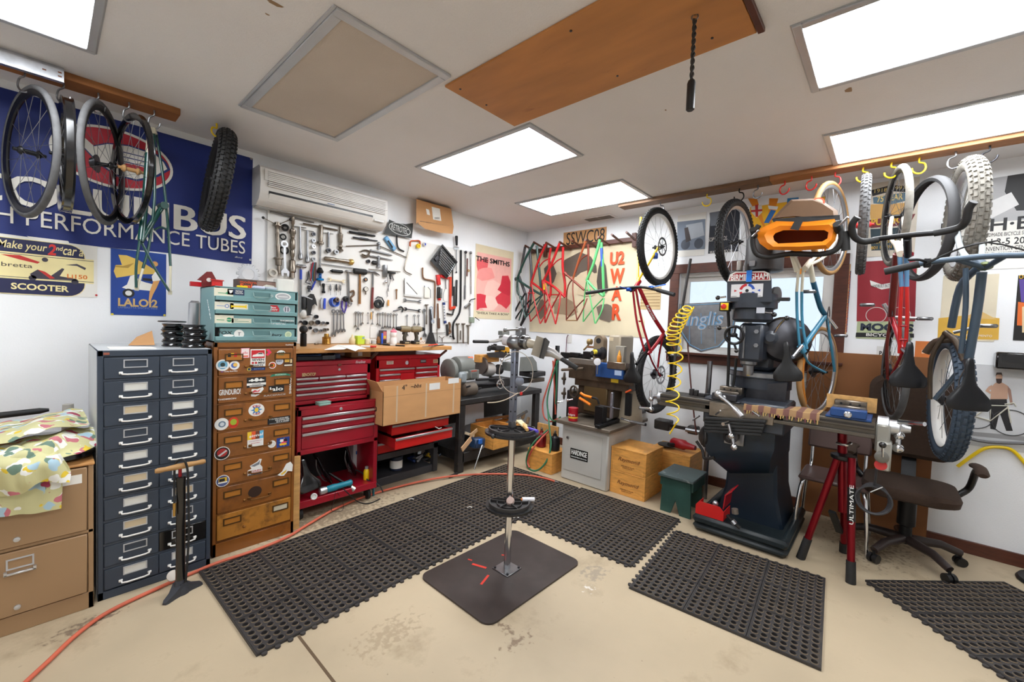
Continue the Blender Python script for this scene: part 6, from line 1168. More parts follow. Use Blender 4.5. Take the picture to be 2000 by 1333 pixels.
m=MB().tube([PF(1008+50*0+32*math.cos(a)*1.02-0*a,728+41*math.sin(a),2.5+.02*math.sin(a)) for a in[i*2*PI/36 for i in range(37)]],.0022,6);O('cable_loop','clear cable hung in a loop on the stand post','cable',m,plain((196,184,172),.3))
m=MB().tube(spline([PF(1012,768,2.48),PF(990,780,2.45),PF(970,786,2.45),PF(952,787,2.46)],5),.003,6);O('loose_wire','beige wire end trailing left from the stand post','wire',m,(206,190,170))
O('cable_tie','small red tag at the foot of the cable loop','tag',MB().box(PF(1018,769,2.48),(.016,.012,.02),None,.003),'bright_red_paint')
a=c2+Vector((SX,SY,.012));b0_,b1_=PZ(1018,823,.915),PZ(1026,838,.905)
t=T('paint_brush','small brush with a cream head and purple handle on the upper tray','brush',b1_);PW('bristles',MB().bar(PZ(1013,822,.92),PZ(1025,833,.912),.04,.012,(0,0,1),.003),(226,206,160),t);PW('neck',MB().tube([PZ(1023,831,.912),PZ(1030,840,.908)],[.014,.01],8),(222,176,110),t);PW('handle',MB().tube([PZ(1030,837,.904),PZ(1050,843,.902)],.01,8),(90,70,190),t)
a,b=PZ(1020,976,.452),PZ(1044,976,.452);t=T('spray_tube','small white tube with an orange tip on the lower tray','tube',a);PW('tube',MB().tube([a,b],.013,12),(222,220,226),t);PW('tip',MB().tube([a,a-(b-a)*.12],[.01,.004],10),(226,130,50),t)
O('red_white_cap','red and white round part leaning on the stand pole above the lower tray','part',MB().lathe([(.024,0),(.026,.006),(.02,.02),(.006,.022)],PZ(997,980,.45),PZ(994,972,.5),16),(196,170,160))
# ---------------------------------------------------------------- bicycle wheels
_mc={}
def shared(key,fn,m):
 if key not in _mc:_mc[key]=fn().mesh(key[0],m)
 return _mc[key]
def sp_(name,me,par,M=None,label=None):
 o=bpy.data.objects.new(name,me);COL.objects.link(o);o.parent=par
 if M is not None:o.matrix_local=M
 if label:o['label']=label
 ROOT[o.name]=ROOT[par.name];return o
def wheel(par,R,tw,tyre='black_rubber',rim='black_metal',hub='black_metal',knob=0,ns=20,rd=.02,side=None,spoke_m='steel',M=None,disc=False,kn=None,first='tyre',rw=None,cass=False,knob_m=None):
 """parts of one wheel round the local Y axis; M places it in the thing"""
 M=M or Matrix();mi=Matrix.Identity(4)
 def ty():
  m=MB();m.ring((0,0,0),(0,1,0),[(R-tw+tw*math.cos(a),tw*1.02*math.sin(a)) for a in[2*PI*k/10 for k in range(10)]],48)
  if knob:
   rows=[-.95,-.5,0,.5,.95] if tw>.03 else[-.7,0,.7]
   for i in range(knob):
    for j,a in enumerate(rows):
     t_=2*PI*(i+.5*(j%2))/knob;e=Vector((math.cos(t_),0,math.sin(t_)));n_=e*math.cos(a)+Vector((0,1,0))*math.sin(a)
     c=e*(R-tw)+n_*tw;x=Vector((-math.sin(t_),0,math.cos(t_)));y=n_.cross(x);s_=2*PI*R/knob*.56
     m.box(c,(s_,tw*(.34 if len(rows)==5 else .5),tw*.28),Matrix((x,y,n_)).transposed())
  return m
 key=('tyre',R,tw,knob);base=par
 if tw:
  o=sp_(first,shared(key+(tyre,),ty,tyre),par,M);base=o if first!='tyre' else par;Mb=mi if base is o else M
 r1=R-2*tw+.006 if tw else R;w_=rw or max(.012,tw*.62)
 def rm():return MB().ring((0,0,0),(0,1,0),[(r1,w_),(r1-.004,w_),(r1-rd,w_*.55),(r1-rd-.004,0),(r1-rd,-w_*.55),(r1-.004,-w_),(r1,-w_),(r1-.007,-w_*.6),(r1-.007,w_*.6)],48)
 if not tw:
  o=sp_('rim' if first=='tyre' else first,shared(('rim',r1,rd,w_,rim),rm,rim),par,M);base=par;Mb=M
 else:sp_('rim',shared(('rim',r1,rd,w_,rim),rm,rim),base,Mb)
 def hb():return MB().lathe([(.006,-.062),(.009,-.06),(.009,-.046),(.014,-.044),(.022,-.034),(.022,-.03),(.012,-.022),(.012,.022),(.022,.03),(.022,.034),(.014,.044),(.009,.046),(.009,.06),(.006,.062)],(0,0,0),(0,1,0),14)
 sp_('hub',shared(('hub',hub),hb,hub),base,Mb)
 def spk(s_):return lambda:MB().tube([(.018,s_*.03,.012),(r1-rd-.002,0,0)],.0013,4,cap=False)
 for i in range(ns):sp_('spoke',shared(('spoke',r1,rd,i%2,spoke_m),spk(1 if i%2 else-1),spoke_m),base,Mb@Matrix.Rotation(2*PI*i/ns,4,'Y'))
 if disc:
  def dk():
   m=MB().ring((0,disc*.04,0),(0,1,0),[(.09,-.001),(.09,.001),(.07,.001),(.07,-.001)],32)
   for k in range(6):a=k*PI/3;m.bar((.018*math.cos(a),disc*.04,.018*math.sin(a)),(.073*math.cos(a+.5),disc*.04,.073*math.sin(a+.5)),.01,.002,(0,1,0))
   return m
  sp_('brake_disc',shared(('brake_disc',disc),dk,'steel'),base,Mb)
 if cass:sp_('cassette',shared(('cassette',),lambda:MB().lathe([(.02,.0),(.026,0),(.026,.006),(.03,.006),(.03,.012),(.036,.012),(.036,.018),(.043,.018),(.043,.024),(.05,.024),(.05,.03),(.02,.03)],(0,-.055,0),(0,1,0),24),'steel_dark'),base,Mb)
 return base
def stand_wheel(c,th):
 return Matrix.Translation(c)@Matrix(((math.sin(th),math.cos(th),0,0),(-math.cos(th),math.sin(th),0,0),(0,0,1,0),(0,0,0,1)))
def bike_wheel(label,c,th,tilt=0,**k):
 t=T('bicycle_wheel',label,'wheel',M=stand_wheel(c,th)@Matrix.Rotation(tilt,4,'X'));wheel(t,**k);return t
r=math.radians
bike_wheel('leftmost wheel under the left beam, black rim with a worn grey tyre',PL(58,298,.36),r(17),R=.345,tw=.015,tyre='tyre_grey',rd=.028,ns=18)
bike_wheel('second wheel under the left beam, seen edge on without a tyre',PL(128,305,.37),r(2),R=.31,tw=0,rd=.05,rw=.022,ns=18,disc=-1,rim='black_gloss')
bike_wheel('third wheel under the left beam, grey tyre leaning toward the fourth',PL(202,322,.36),r(-19),R=.345,tw=.015,tyre='tyre_grey',rd=.03,ns=18,cass=True)
bike_wheel('fourth wheel under the left beam, bare black rim with an orange ended hub',PL(256,332,.36),r(10),R=.325,tw=0,rd=.034,rw=.014,ns=18,hub='tan_wall',rim='black_gloss')
bike_wheel('fat black knobby wheel hung from the ceiling at the banner right end',PL(424,353,.36),r(-6),tilt=r(-8),R=.345,tw=.05,knob=60,rd=.02,ns=18,rw=.03)
for k,(u,v,d) in enumerate(((48,150,.36),(124,165,.36),(192,190,.36),(252,198,.36),(301,226,.36))):
 p=PL(u,v,d);p.z=2.77;hook('grey hook number one two three four five'.split(' number')[0]+[' at the far left of the left beam',' holding the edge-on rim on the left beam',' holding the third wheel on the left beam',' holding the orange hubbed rim on the left beam',' holding the green frame on the left beam'][k],p,(.7,-.6,0),'steel','grey hooks on the left beam',.0045,.045,.085)
p=PL(423,247,.36);p.z=H;hook('yellow hook holding the fat wheel at the banner end',p,(1,0,0),'yellow_plastic',None,.006,.04,.06)
# ---------------------------------------------------------------- traced tube work: every tube has its own run, radius and distance from the wall
def tubes(par,fn,lst,k=4):
 for it in lst:
  nm,mt,r_,pts=it[:4];P_=[fn(*p) for p in pts]
  PW(nm,MB().tube(spline(P_,k) if len(P_)>2 else P_,r_,10),mt,par)
mk('frame_green',(14,66,60),.28,var=.05,coat=.5);mk('frame_cream',(206,200,176),.35,var=.05,coat=.4)
t=T('bicycle_frame','dark green and cream bare frame hanging from the left beam','bicycle frame',PL(300,560,.4))
tubes(t,PL,[('seat_tube','frame_cream',.016,[(293,262,.36),(290,300,.37)]),('seat_tube','frame_green',.017,[(290,300,.37),(283,400,.4),(275,470,.44)]),('stay','frame_green',.0075,[(300,258,.36),(302,330,.38),(301,400,.4),(291,480,.42),(279,525,.43)]),('stay','frame_cream',.007,[(279,525,.43),(268,563,.44)]),('stay','frame_green',.0075,[(305,262,.34),(319,350,.36),(328,440,.38),(333,520,.4)]),('stay','frame_cream',.007,[(333,520,.4),(332,570,.4)]),('down_tube','frame_green',.015,[(318,402,.36),(300,430,.4),(275,472,.44)]),('stay','frame_green',.007,[(273,470,.44),(266,520,.45),(266,562,.45)]),('stay','frame_green',.007,[(277,474,.43),(300,520,.42),(330,568,.41)]),('bridge','frame_green',.006,[(301,450,.4),(314,444,.39),(328,450,.38)])])
PW('head_lug',MB().tube([PL(297,250,.36),PL(300,262,.36)],[.017,.02],14),'frame_cream',t);PW('bottom_bracket',MB().tube([PL(314,404,.33),PL(322,401,.4)],.021,16),'frame_green',t)
for(u,v,d) in((267,564,.44),(332,572,.4)):PW('dropout',MB().box(PL(u,v,d),(.022,.006,.026),None,.003),'frame_cream',t)
# six frames and the wooden peg rail on the right wall
PX=lambda x,y,d:PR(860+.24*x,420+.24*y,d)
t=T('frame_rack','dark wooden peg rail holding the bare frames','rack',PR(1140,480,.0));PW('rail',MB().bar(PX(730,302,.03),PX(1600,196,.03),.05,.04,(-1,0,0),.003),'wood_dark_trim',t);PW('end_bracket',MB().bar(PX(1585,150,.05),PX(1585,265,.05),.05,.06,(-1,0,0),.003),'wood_dark_trim',t);PW('end_bracket',MB().bar(PX(855,240,.05),PX(855,345,.05),.04,.05,(-1,0,0),.003),'wood_dark_trim',t)
for x,y in((690,250),(760,222),(860,225),(970,220),(1065,206),(1180,203),(1285,180),(1395,160),(1515,142)):
 tip=PX(x,y,.3);e=Vector((-.03,tip.y+.012,tip.z-.045));PW('peg',MB().tube([e,tip],.013,10),'wood_dark_trim',t)
RB,GY=plain((182,30,34),.25),plain((84,84,88),.35,.3)
def bare(label,mt,lst):
 t=T('bicycle_frame',label,'bicycle frame',PX(*lst[0][1][-1]));n_=['top_tube','seat_tube','down_tube','stay','stay','stay','stay','head_tube','bridge']
 for i,(r_,pts,*mm) in enumerate(lst):P_=[PX(*p) for p in pts];PW(n_[min(i,8)],MB().tube(spline(P_,4) if len(P_)>2 else P_,r_,10),mm[0] if mm else mt,t)
 return t
bare('grey and black bare frame nearest the corner on the peg rail',GY,[(.017,[(690,258,.24),(650,470,.2)]),(.017,[(725,265,.22),(742,480,.2),(735,690,.2)]),(.02,[(640,500,.2),(690,640,.2)]),(.012,[(690,640,.2),(620,760,.18),(575,900,.16)],'black_metal'),(.012,[(700,640,.2),(690,780,.26),(655,905,.28)],'black_metal'),(.011,[(735,690,.2),(640,800,.18),(580,905,.16)],'black_metal'),(.011,[(740,690,.22),(700,820,.26),(655,905,.28)],'black_metal'),(.024,[(512,545,.26),(625,520,.2)])])
bare('dark green bare frame, second on the peg rail','frame_green',[(.016,[(762,228,.28),(690,360,.26),(625,520,.24)]),(.016,[(785,250,.26),(818,590,.22),(825,655,.22)]),(.016,[(622,525,.24),(720,590,.22),(830,655,.22)]),(.009,[(625,540,.24),(628,640,.2),(680,700,.2),(640,860,.18)]),(.009,[(630,540,.26),(645,660,.28),(690,830,.28)]),(.009,[(825,655,.2),(730,740,.2),(650,895,.2)]),(.009,[(825,660,.24),(760,760,.27),(690,840,.28)])])
bare('red bare frame with a yellow band, third on the peg rail',RB,[(.015,[(862,232,.28),(800,370,.26),(740,555,.24)]),(.015,[(900,270,.26),(885,380,.24),(900,600,.22),(890,665,.22)]),(.015,[(745,550,.24),(800,590,.23),(890,665,.22)]),(.008,[(738,560,.22),(712,720,.19),(735,870,.17)]),(.008,[(742,560,.26),(770,720,.29),(812,885,.29)]),(.008,[(890,670,.2),(810,780,.18),(735,868,.17)]),(.008,[(895,675,.24),(870,780,.28),(815,885,.29)]),(.02,[(850,560,.25),(851,610,.25)],'yellow_plastic'),(.008,[(795,440,.24),(840,380,.25),(895,355,.25)]),(.008,[(715,635,.21),(765,638,.27)])])
bare('plain red bare frame, fourth on the peg rail',RB,[(.016,[(972,228,.28),(905,400,.26),(838,540,.24)]),(.016,[(1000,262,.26),(996,430,.24),(1015,560,.22),(1012,670,.22)]),(.016,[(838,530,.24),(930,590,.23),(1015,670,.22)]),(.009,[(840,545,.22),(850,720,.19),(852,880,.17)]),(.009,[(845,545,.26),(890,720,.29),(938,890,.29)]),(.009,[(975,630,.2),(905,760,.18),(855,880,.17)]),(.009,[(980,630,.24),(965,760,.28),(938,890,.29)]),(.019,[(836,530,.24),(842,640,.24)]),(.008,[(900,430,.24),(950,375,.25),(1000,350,.25)]),(.008,[(905,650,.21),(965,650,.27)])])
RU=plain((124,58,44),.35,.2)
bare('rusty brown unpainted bare frame, fifth on the peg rail',RU,[(.013,[(1185,212,.28),(1130,360,.26),(1080,520,.24)],plain((170,88,52),.35,.3)),(.013,[(1203,240,.26),(1206,400,.24),(1200,560,.22)]),(.014,[(1018,478,.26),(1170,612,.22)]),(.008,[(1078,520,.22),(1032,610,.19),(1026,858,.17)]),(.008,[(1082,520,.26),(1080,650,.29),(1112,858,.29)]),(.008,[(1168,690,.2),(1100,760,.18),(1028,850,.17)]),(.008,[(1195,680,.24),(1160,770,.28),(1114,855,.29)]),(.018,[(1012,470,.26),(1030,492,.26)]),(.008,[(1205,320,.25),(1140,370,.25),(1100,470,.25)]),(.007,[(1026,860,.17),(1114,860,.29)],(150,110,60))])
GN=plain((92,186,112),.3)
bare('bright mint green bare frame, sixth and last on the peg rail',GN,[(.016,[(1300,200,.28),(1245,400,.26),(1190,535,.24)]),(.016,[(1310,225,.26),(1322,420,.24),(1330,660,.22)]),(.015,[(1192,530,.24),(1255,600,.23),(1330,665,.22)]),(.008,[(1190,545,.22),(1172,680,.19),(1162,870,.17)]),(.008,[(1196,545,.26),(1230,730,.29),(1260,885,.29)]),(.008,[(1325,680,.2),(1240,770,.18),(1165,868,.17)]),(.008,[(1332,680,.24),(1315,780,.28),(1262,885,.29)]),(.0165,[(1312,270,.2601),(1318,420,.2401)],(50,84,170)),(.008,[(1180,612,.2),(1222,612,.27)])])
# ---------------------------------------------------------------- lathe bench in the corner
t=T('lathe_bench','heavy dark steel bench carrying the lathe in the room corner','bench',(-1.03,-.36,0))
P('top',MB().bx(-.66,.66,-.29,.28,.70,.752,.004),'iron',t)
for x in(-.62,.6):
 for y in(-.25,.24):P('leg',MB().bx(x-.04,x+.04,y-.03,y+.03,0,.70,.004),'iron',t)
P('shelf',MB().bx(-.6,.58,-.28,.26,.1,.2,.003),'iron',t)
P('rear_board',MB().bx(-.56,.56,.2,.22,.38,.62),(40,30,26),t)
LF=lambda u,v,d=.5:PL(u,v,d)
t=T('metal_lathe','grey bench lathe with motor, chrome handwheels and black lead screws','lathe',(-1.05,-.4,.753))
PW('bed',MB().box((-.98,-.4,.84),(1.15,.2,.06),None,.006),'iron',t)
PW('end_cover',MB().lathe([(.11,0),(.125,.01),(.125,.05),(.1,.06)],LF(873,725,.42),LF(873,725,.42)+Vector((1,0,0)),28).bx(-1.72,-1.66,-.52,-.3,.754,.9,.02),'lathe_grey',t)
PW('motor',MB().lathe([(.07,0),(.105,.02),(.11,.05),(.11,.2),(.1,.215)],LF(886,717,.42),LF(886,717,.42)+Vector((1,0,0)),28),'lathe_grey',t)
PW('label_plate',MB().box(LF(922,712,.5),(.09,.004,.018),None,.001),(206,200,180),t);PW('orange_label',MB().box(LF(919,699,.47),(.07,.01,.02),Matrix.Rotation(-.6,3,'X'),.001),(232,110,70),t)
PW('fan_cover',MB().lathe([(.1,0),(.1,.03),(.09,.04)],LF(938,714,.4),LF(938,714,.4)+Vector((1,0,0)),24),plain((96,84,78),.5,.4),t)
PW('headstock',MB().box(LF(908,733,.46),(.2,.16,.1),None,.02),'lathe_grey',t);PW('gear_cover',MB().box(LF(903,738,.55),(.1,.06,.12),None,.02),plain((136,144,148),.4),t);PW('control_box',MB().box(LF(925,731,.55),(.12,.05,.09),None,.006),'lathe_grey',t);PW('red_strip',MB().box(LF(926,725,.5756),(.08,.002,.012)),(176,66,50),t);PW('dial_plate',MB().box(LF(927,734,.5756),(.075,.002,.05)),(90,92,90),t)
for v in(742,752):PW('lead_screw',MB().tube([LF(930,v,.54),LF(966,v-1.5,.54)],.014,10),'steel_dark',t)
PW('belt_motor',MB().lathe([(.05,0),(.07,.01),(.07,.16),(.05,.18)],LF(903,762,.55),LF(930,759,.55),20),plain((110,100,90),.45,.3),t)
for(u,v) in((919,754),(940,758)):PW('stud',MB().tube([LF(u-8,v+3,.6),LF(u,v,.64)],[.012,.009],8),'steel_dark',t)
PW('spindle',MB().lathe([(.05,0),(.075,.02),(.085,.1),(.075,.14)],LF(943,722,.4),LF(975,722,.4),24),plain((196,190,186),.35,.5),t)
PW('chuck',MB().lathe([(.05,0),(.06,.01),(.06,.05),(.04,.06)],LF(971,722,.42),LF(985,722,.42),18),'iron',t)
PW('carriage',MB().box(LF(975,745,.5),(.16,.2,.1),None,.01),'iron',t);PW('cross_slide',MB().box(LF(996,716,.46),(.12,.16,.1),None,.008),'lathe_grey',t)
PW('tailstock',MB().loft([[LF(u,v,d) for u,v in((1016,698),(1040,697),(1048,708),(1050,725),(1014,726))] for d in(.38,.55)]),'lathe_grey',t)
PW('turret_base',MB().box(LF(1040,730,.46),(.3,.2,.06),None,.008),'iron',t)
PW('rear_slide',MB().box(LF(1045,742,.5),(.25,.12,.05),None,.006),'oily_cast',t)
hw=lambda c,r_,m_,ax=(0,-1,0):MB().torus(c,ax,r_,r_*.17,24,8).bar(Vector(c)-Vector((0,0,r_)),Vector(c)+Vector((0,0,r_)),r_*.25,r_*.2,(0,-1,0)).bar(Vector(c)-Vector((r_,0,0)),Vector(c)+Vector((r_,0,0)),r_*.25,r_*.2,(0,-1,0)).lathe([(r_*.3,-.02),(r_*.3,.02)],c,Vector(c)+Vector((0,-1,0)),12)
PW('handwheel',hw(LF(977,751,.66),.048,0),'chrome',t)
PW('lever',MB().tube([LF(986,705,.6),LF(1001,699,.6)],.006,8),'chrome',t);PW('lever_ball',MB().sph(LF(1003,699,.6),.02,12,8),plain((222,70,34),.3),t);PW('lever_hub',MB().sph(LF(980,704,.6),.02,12,8),'chrome',t)
PW('turret_lever',MB().tube([LF(1012,655,.45),LF(985,661,.5),LF(968,667,.52),LF(952,668,.52)],[.014,.02,.018,.011],10),plain((190,188,186),.3,.6),t);PW('lever_grip',MB().tube([LF(953,668,.52),LF(925,667.5,.52)],.017,12),'black_rubber',t)
PW('turret',MB().box(LF(985,662,.45),(.1,.1,.07),None,.01).box(LF(984,651,.45),(.12,.08,.05),None,.006),'lathe_grey',t)
PW('tool_post',MB().box(LF(970,680,.42),(.16,.14,.05),None,.01),'iron',t);PW('way_cover',MB().loft([[LF(u,v,d) for u,v in((950,690),(980,687),(1000,694),(985,700),(955,698))] for d in(.35,.5)]),'iron',t)
t=T('yellow_fixture','yellow painted fixture block behind the lathe turret','fixture',LF(981,690,.36));PW('block',MB().box(LF(981,684,.36),(.17,.1,.07),None,.008),plain((226,164,30),.45),t)
for k in range(5):PW('stop',MB().box(LF(970+6*k,690,.42),(.016,.02,.03+.01*(k%2)),None,.003),'black_metal',t)
for k in range(4):PW('tool_bit',MB().box(LF(955+4*k,682-2*k,.4),(.02,.05,.05),None,.004),'iron',t)
m=MB().box(LF(951,700,.38),(.31,.1,.085),Matrix.Rotation(.0,3,'Z'),.003);O('wooden_block','varnished oak block bridging behind the lathe spindle','block',m,'crate_wood')
# wooden drawers, vise and scraps below the lathe
def crate(name,label,x0,x1,y0,y1,z0,z1,m='crate_wood',open_=False,lid=True):
 t=T(name,label,'crate',((x0+x1)/2,(y0+y1)/2,z0));a,b,h=(x1-x0)/2,(y1-y0)/2,z1-z0;k=.014
 mm=MB().bx(-a,a,-b,-b+k,0,h,.002).bx(-a,a,b-k,b,0,h,.002).bx(-a,-a+k,-b+k,b-k,0,h,.002).bx(a-k,a,-b+k,b-k,0,h,.002).bx(-a+k,a-k,-b+k,b-k,0,k);P('body',mm,m,t)
 if not open_:P('lid',MB().bx(-a-.002,a+.002,-b-.002,b+.002,h+.0005,h+.014,.002),m,t)
 return t
pa,pb=PL(942,884,.62),PL(982,842,.62)
t=crate('wooden_drawer','pale wooden drawer box pulled out on the bench shelf',pa.x,pb.x+.03,-.78,-.42,.205,.42,open_=True)
for k,(w_,z) in enumerate(((.09,.14),(.12,.115),(.05,.09))):P('stamp',MB().bx(-w_/2,w_/2,-.1808,-.1802,z,z+.008),(120,84,50),t)
t=crate('wooden_drawer','second wooden box behind the drawer on the bench shelf',-1.12,-.62,-.6,-.3,.205,.36,open_=True)
O('wood_slat','long thin wooden slat across the boxes under the lathe','slat',MB().bar(PL(930,822,.4),PL(1003,812,.4),.02,.03,(0,0,1),.002),'beam_wood')
t=T('bench_vise','blue bench vise with a long bar handle under the lathe bench','vise',PL(935,875,.74));PW('body',MB().bar(PL(922,866,.68),PL(942,864,.68),.1,.1,(0,0,1),.012),plain((36,60,92),.45),t);PW('blue_face',MB().box(PL(938,863,.745),(.05,.02,.05),None,.004),(40,104,190),t);PW('screw',MB().tube([PL(938,876,.75),PL(944,873,.8)],.014,10),'steel',t);PW('handle',MB().tube([PL(942,870,.82),PL(926,918,.84)],.007,8),'chrome',t)
for k,(a_,b_,c_) in enumerate((((902,879,.78),(920,857,.74),(196,156,118)),((918,852,.7),(932,840,.68),(186,150,110)),((908,846,.6),(926,852,.62),(206,186,156)))):O('wood_scrap',['folded brown paper wedge hanging off the vise','short wood stick on top of the vise','pale wood chips beside the vise'][k],'scrap',MB().bar(PL(*a_),PL(*b_),.05-.012*k,.012,(0,-1,0),.002),plain(c_))
O('white_panel','white board leaning under the lathe bench','board',MB().loft([[PL(u,v,d) for u,v in((903,793),(945,787),(945,820),(906,832))] for d in(.3,.305)]),(206,206,208))
O('steel_tube','grey tube with a blue end lying on the bench shelf boxes','tube',MB().tube([PL(985,830,.5),PL(1029,804,.5)],.018,12),plain((130,126,124),.4,.3))
for k,(u,v) in enumerate(((1022,812),(1031,822))):O('tan_glove',['tan leather scrap hanging by the bench shelf','second tan leather scrap lower on the bench shelf'][k],'scrap',MB().box(PL(u,v,.5),(.05,.03,.09),Matrix.Rotation(.4,3,'Y'),.01),(176,146,112))
a,b=PZ(877,932,.02),PZ(893,925,.02);O('floor_rod','short black bar lying on the floor by the bench leg','bar',MB().tube([a,b],.013,8),'iron')
# gas hoses, bottles and wooden block between the lathe and the grey machine cabinet
crate('wooden_crate','small wooden crate on the floor left of the grey machine cabinet',-1.0,-.72,-1.3,-.98,0.0005,.2,lid=False)
O('plywood_sheet','narrow plywood sheet standing behind the small crate','board',MB().bx(-.7,-.68,-1.15,-.86,.0,.42,.002),'pale_wood')
for k,(u,v,c,nm) in enumerate(((1057,866,(120,16,28),'dark red'),(1083,872,(28,28,32),'black'))):
 p=PR(u,v,.86-.0*k);t=T('gas_bottle',nm+' small gas bottle on the crate beside the grey machine cabinet','bottle',(-.86,p.y+.0,.2155));P('tank',MB().lathe([(.045,0),(.055,.008),(.055,.11),(.045,.14),(.02,.155),(.02,.175)],(0,0,0),(0,0,1),22),plain(c,.3),t);P('valve',MB().lathe([(.012,.175),(.014,.18),(.014,.2),(.008,.21)],(0,0,0),(0,0,1),12),'steel_warm',t)
RH,GH=plain((186,80,62),.5),plain((44,110,76),.5)
for k,(pts,m_,lb) in enumerate((([(1085,700,.431),(1078,730,.45),(1068,760,.52),(1060,790,.55),(1063,815,.58),(1075,824,.6),(1090,818,.62)],RH,'red gas hose looping beside the lathe bench'),([(1092,700,.5),(1078,740,.52),(1069,780,.56),(1072,810,.6),(1082,823,.62),(1095,815,.6)],GH,'green gas hose looping beside the red one'),([(1070,840,.8),(1040,868,1.0),(1028,900,1.02),(1036,918,1.05),(1052,918,1.05),(1068,900,1.0),(1076,870,.95),(1073,835,.85),(1070,800,.7)],GH,'green hose hanging in a low loop over the small crate'),([(1072,842,.82),(1044,872,1.01),(1031,900,1.03),(1034,914,1.05)],RH,'red hose beside the low green loop'),([(1080,705,.431),(1082,740,.431),(1084,780,.431),(1085,810,.431)],RH,'straight red hose beside the hose stand'),([(1087,705,.431),(1087,745,.431),(1085,790,.431)],GH,'straight green hose beside the hose stand'))):
 O('gas_hose',lb,'hose',MB().tube(spline([PR(*p) for p in pts],6),.009,8),m_)
O('hose_post','upright black post the gas hoses hang on','post',MB().bx(-.42,-.38,PR(1086,700,.42).y-.02,PR(1086,700,.42).y+.02,.0,1.3,.003),'black_metal')
O('dark_bin','dark bin standing behind the gas hoses','bin',MB().bx(-.55,-.3,-1.42,-1.14,.0,.82,.01),(34,30,30))
# outlet with a cord on the corner wall
O('wall_outlet','wall outlet with a black plug below the war poster','outlet',MB().box(PR(1112,662,.004),(.006,.075,.11),None,.002),'white_metal')
O('power_lead','thin dark lead hanging from the wall plug','lead',MB().tube(spline([PR(1110,655,.03),PR(1107,660,.03),PR(1106,680,.03),PR(1105,696,.03)],4),.005,6),(110,70,90))
def rb(u0,v0,u1,v1,d,dep,b=.004,mb=None):
 p,q_=PR(u0,v1,d),PR(u1,v0,d);return(mb or MB()).bx(-d,-d+dep,q_.y,p.y,p.z,q_.z,b)
def rc(u,v,d,prof,ax=(-1,0,0),n=22,mb=None):p=PR(u,v,d);return(mb or MB()).lathe(prof,p,p+Vector(ax),n)
def rt(pts,r,k=4,n=8):P_=[PR(*p) for p in pts];return MB().tube(spline(P_,k) if len(P_)>2 else P_,r,n)
XM=(-1,0,0);YP=(0,1,0);YM=(0,-1,0)
t=T('machine_cabinet','chipped grey steel machine cabinet with a black and white maker plate','cabinet',(-.62,-1.66,0));
P('body',MB().bx(-.36,.34,-.26,.26,0,.56,.012),'grey_enamel',t);P('tray',MB().bx(-.42,.4,-.3,.3,.562,.6,.008),plain((112,102,90),.45,.3),t)
P('door',MB().bx(-.366,-.3605,-.2,.22,.1,.5,.003),'grey_enamel',t);P('knob',MB().lathe([(.008,0),(.014,.008),(.012,.018)],(-.366,.18,.43),(-1,.18,.43),14),'steel',t)
HW=Wall((-.984,-1.66,0),YM,(0,0,1));a_,z_=-PR(1131,889,.985).y-1.66,PR(1131,889,.985).z
pl_=P('maker_plate',MB().box((-.3675,-a_,z_),(.002,.2,.1)),'black_gloss',t)
tx(pl_,HW,'HARDINGE',a_,z_+.014,.05,.178,'white_ink',.0045,bold=.02);tx(pl_,HW,'HARDINGE BROTHERS INC. ELMIRA, N.Y. U.S.A.',a_,z_-.032,.014,.18,'white_ink',.0045)
P('side_hatch',MB().bx(-.05,.2,-.264,-.2605,.3,.46,.003),'grey_enamel',t)
t=T('small_milling_machine','small beige horizontal milling machine with handwheels on the grey cabinet','milling machine',(-.6,-1.6,.6))
m=MB().lathe([(.16,.0),(.15,.1),(.12,.25),(.11,.42)],(-.5,-1.85,.602),(-.5,-1.85,2),28);PW('base_column',m,'machine_beige',t)
PW('column',rb(1186,656,1212,716,.62,.3,.015),'machine_beige',t);PW('gear_door',rb(1201,677,1219,712,.66,.06),(150,144,132),t);PW('name_plate',rb(1190,660,1198,666,.622,.003,0),(206,190,160),t)
p=PR(1175,666,.66);m=MB();m.prism([(-.055,-.24)]+[(.055*math.cos(a),.055*math.sin(a)) for a in[PI-PI*k/12 for k in range(13)]]+[(.06,-.24)],p,YM,(0,0,1),.06,.02);PW('overarm_bracket',m,plain((128,112,92),.5),t);PW('arbor_hole',MB().cyl(p+Vector((-.061,0,0)),p+Vector((-.062,0,0)),.028,n=20),'ink',t)
p=PR(1176,690,.68);PW('spindle',MB().lathe([(.075,0),(.075,.03),(.045,.04),(.04,.08),(.028,.09),(.022,.13)],p,p+Vector((-.9,.35,0)),24),'steel_dark',t);p=PR(1161,688,.8);PW('yellow_collet',MB().lathe([(.024,0),(.024,.03),(.012,.031)],p+Vector((.03,0,0)),p+Vector((-.9,.35,0)),18),(226,206,60),t)
PW('table',rb(1110,722,1238,738,.82,.2),'oily_cast',t);PW('saddle',rb(1122,740,1228,752,.8,.2),'oily_cast',t);PW('knee',rb(1126,750,1200,806,.78,.24,.015),'oily_cast',t);PW('knee_front',rb(1138,757,1186,802,.8,.05,.01),plain((92,74,46),.45,.3),t)
PW('table_stop',rb(1109,704,1160,722,.78,.14),plain((112,104,96),.45,.3),t);PW('vise_body',rb(1163,714,1218,736,.86,.1),'vise_blue',t);PW('vise_jaw',rb(1185,710,1222,720,.87,.1),'steel_warm',t);PW('yellow_label',rb(1193,738,1208,747,.822,.002,0),(226,190,40),t);PW('vise_label',rb(1200,725,1214,733,.862,.002,0),(170,190,220),t)
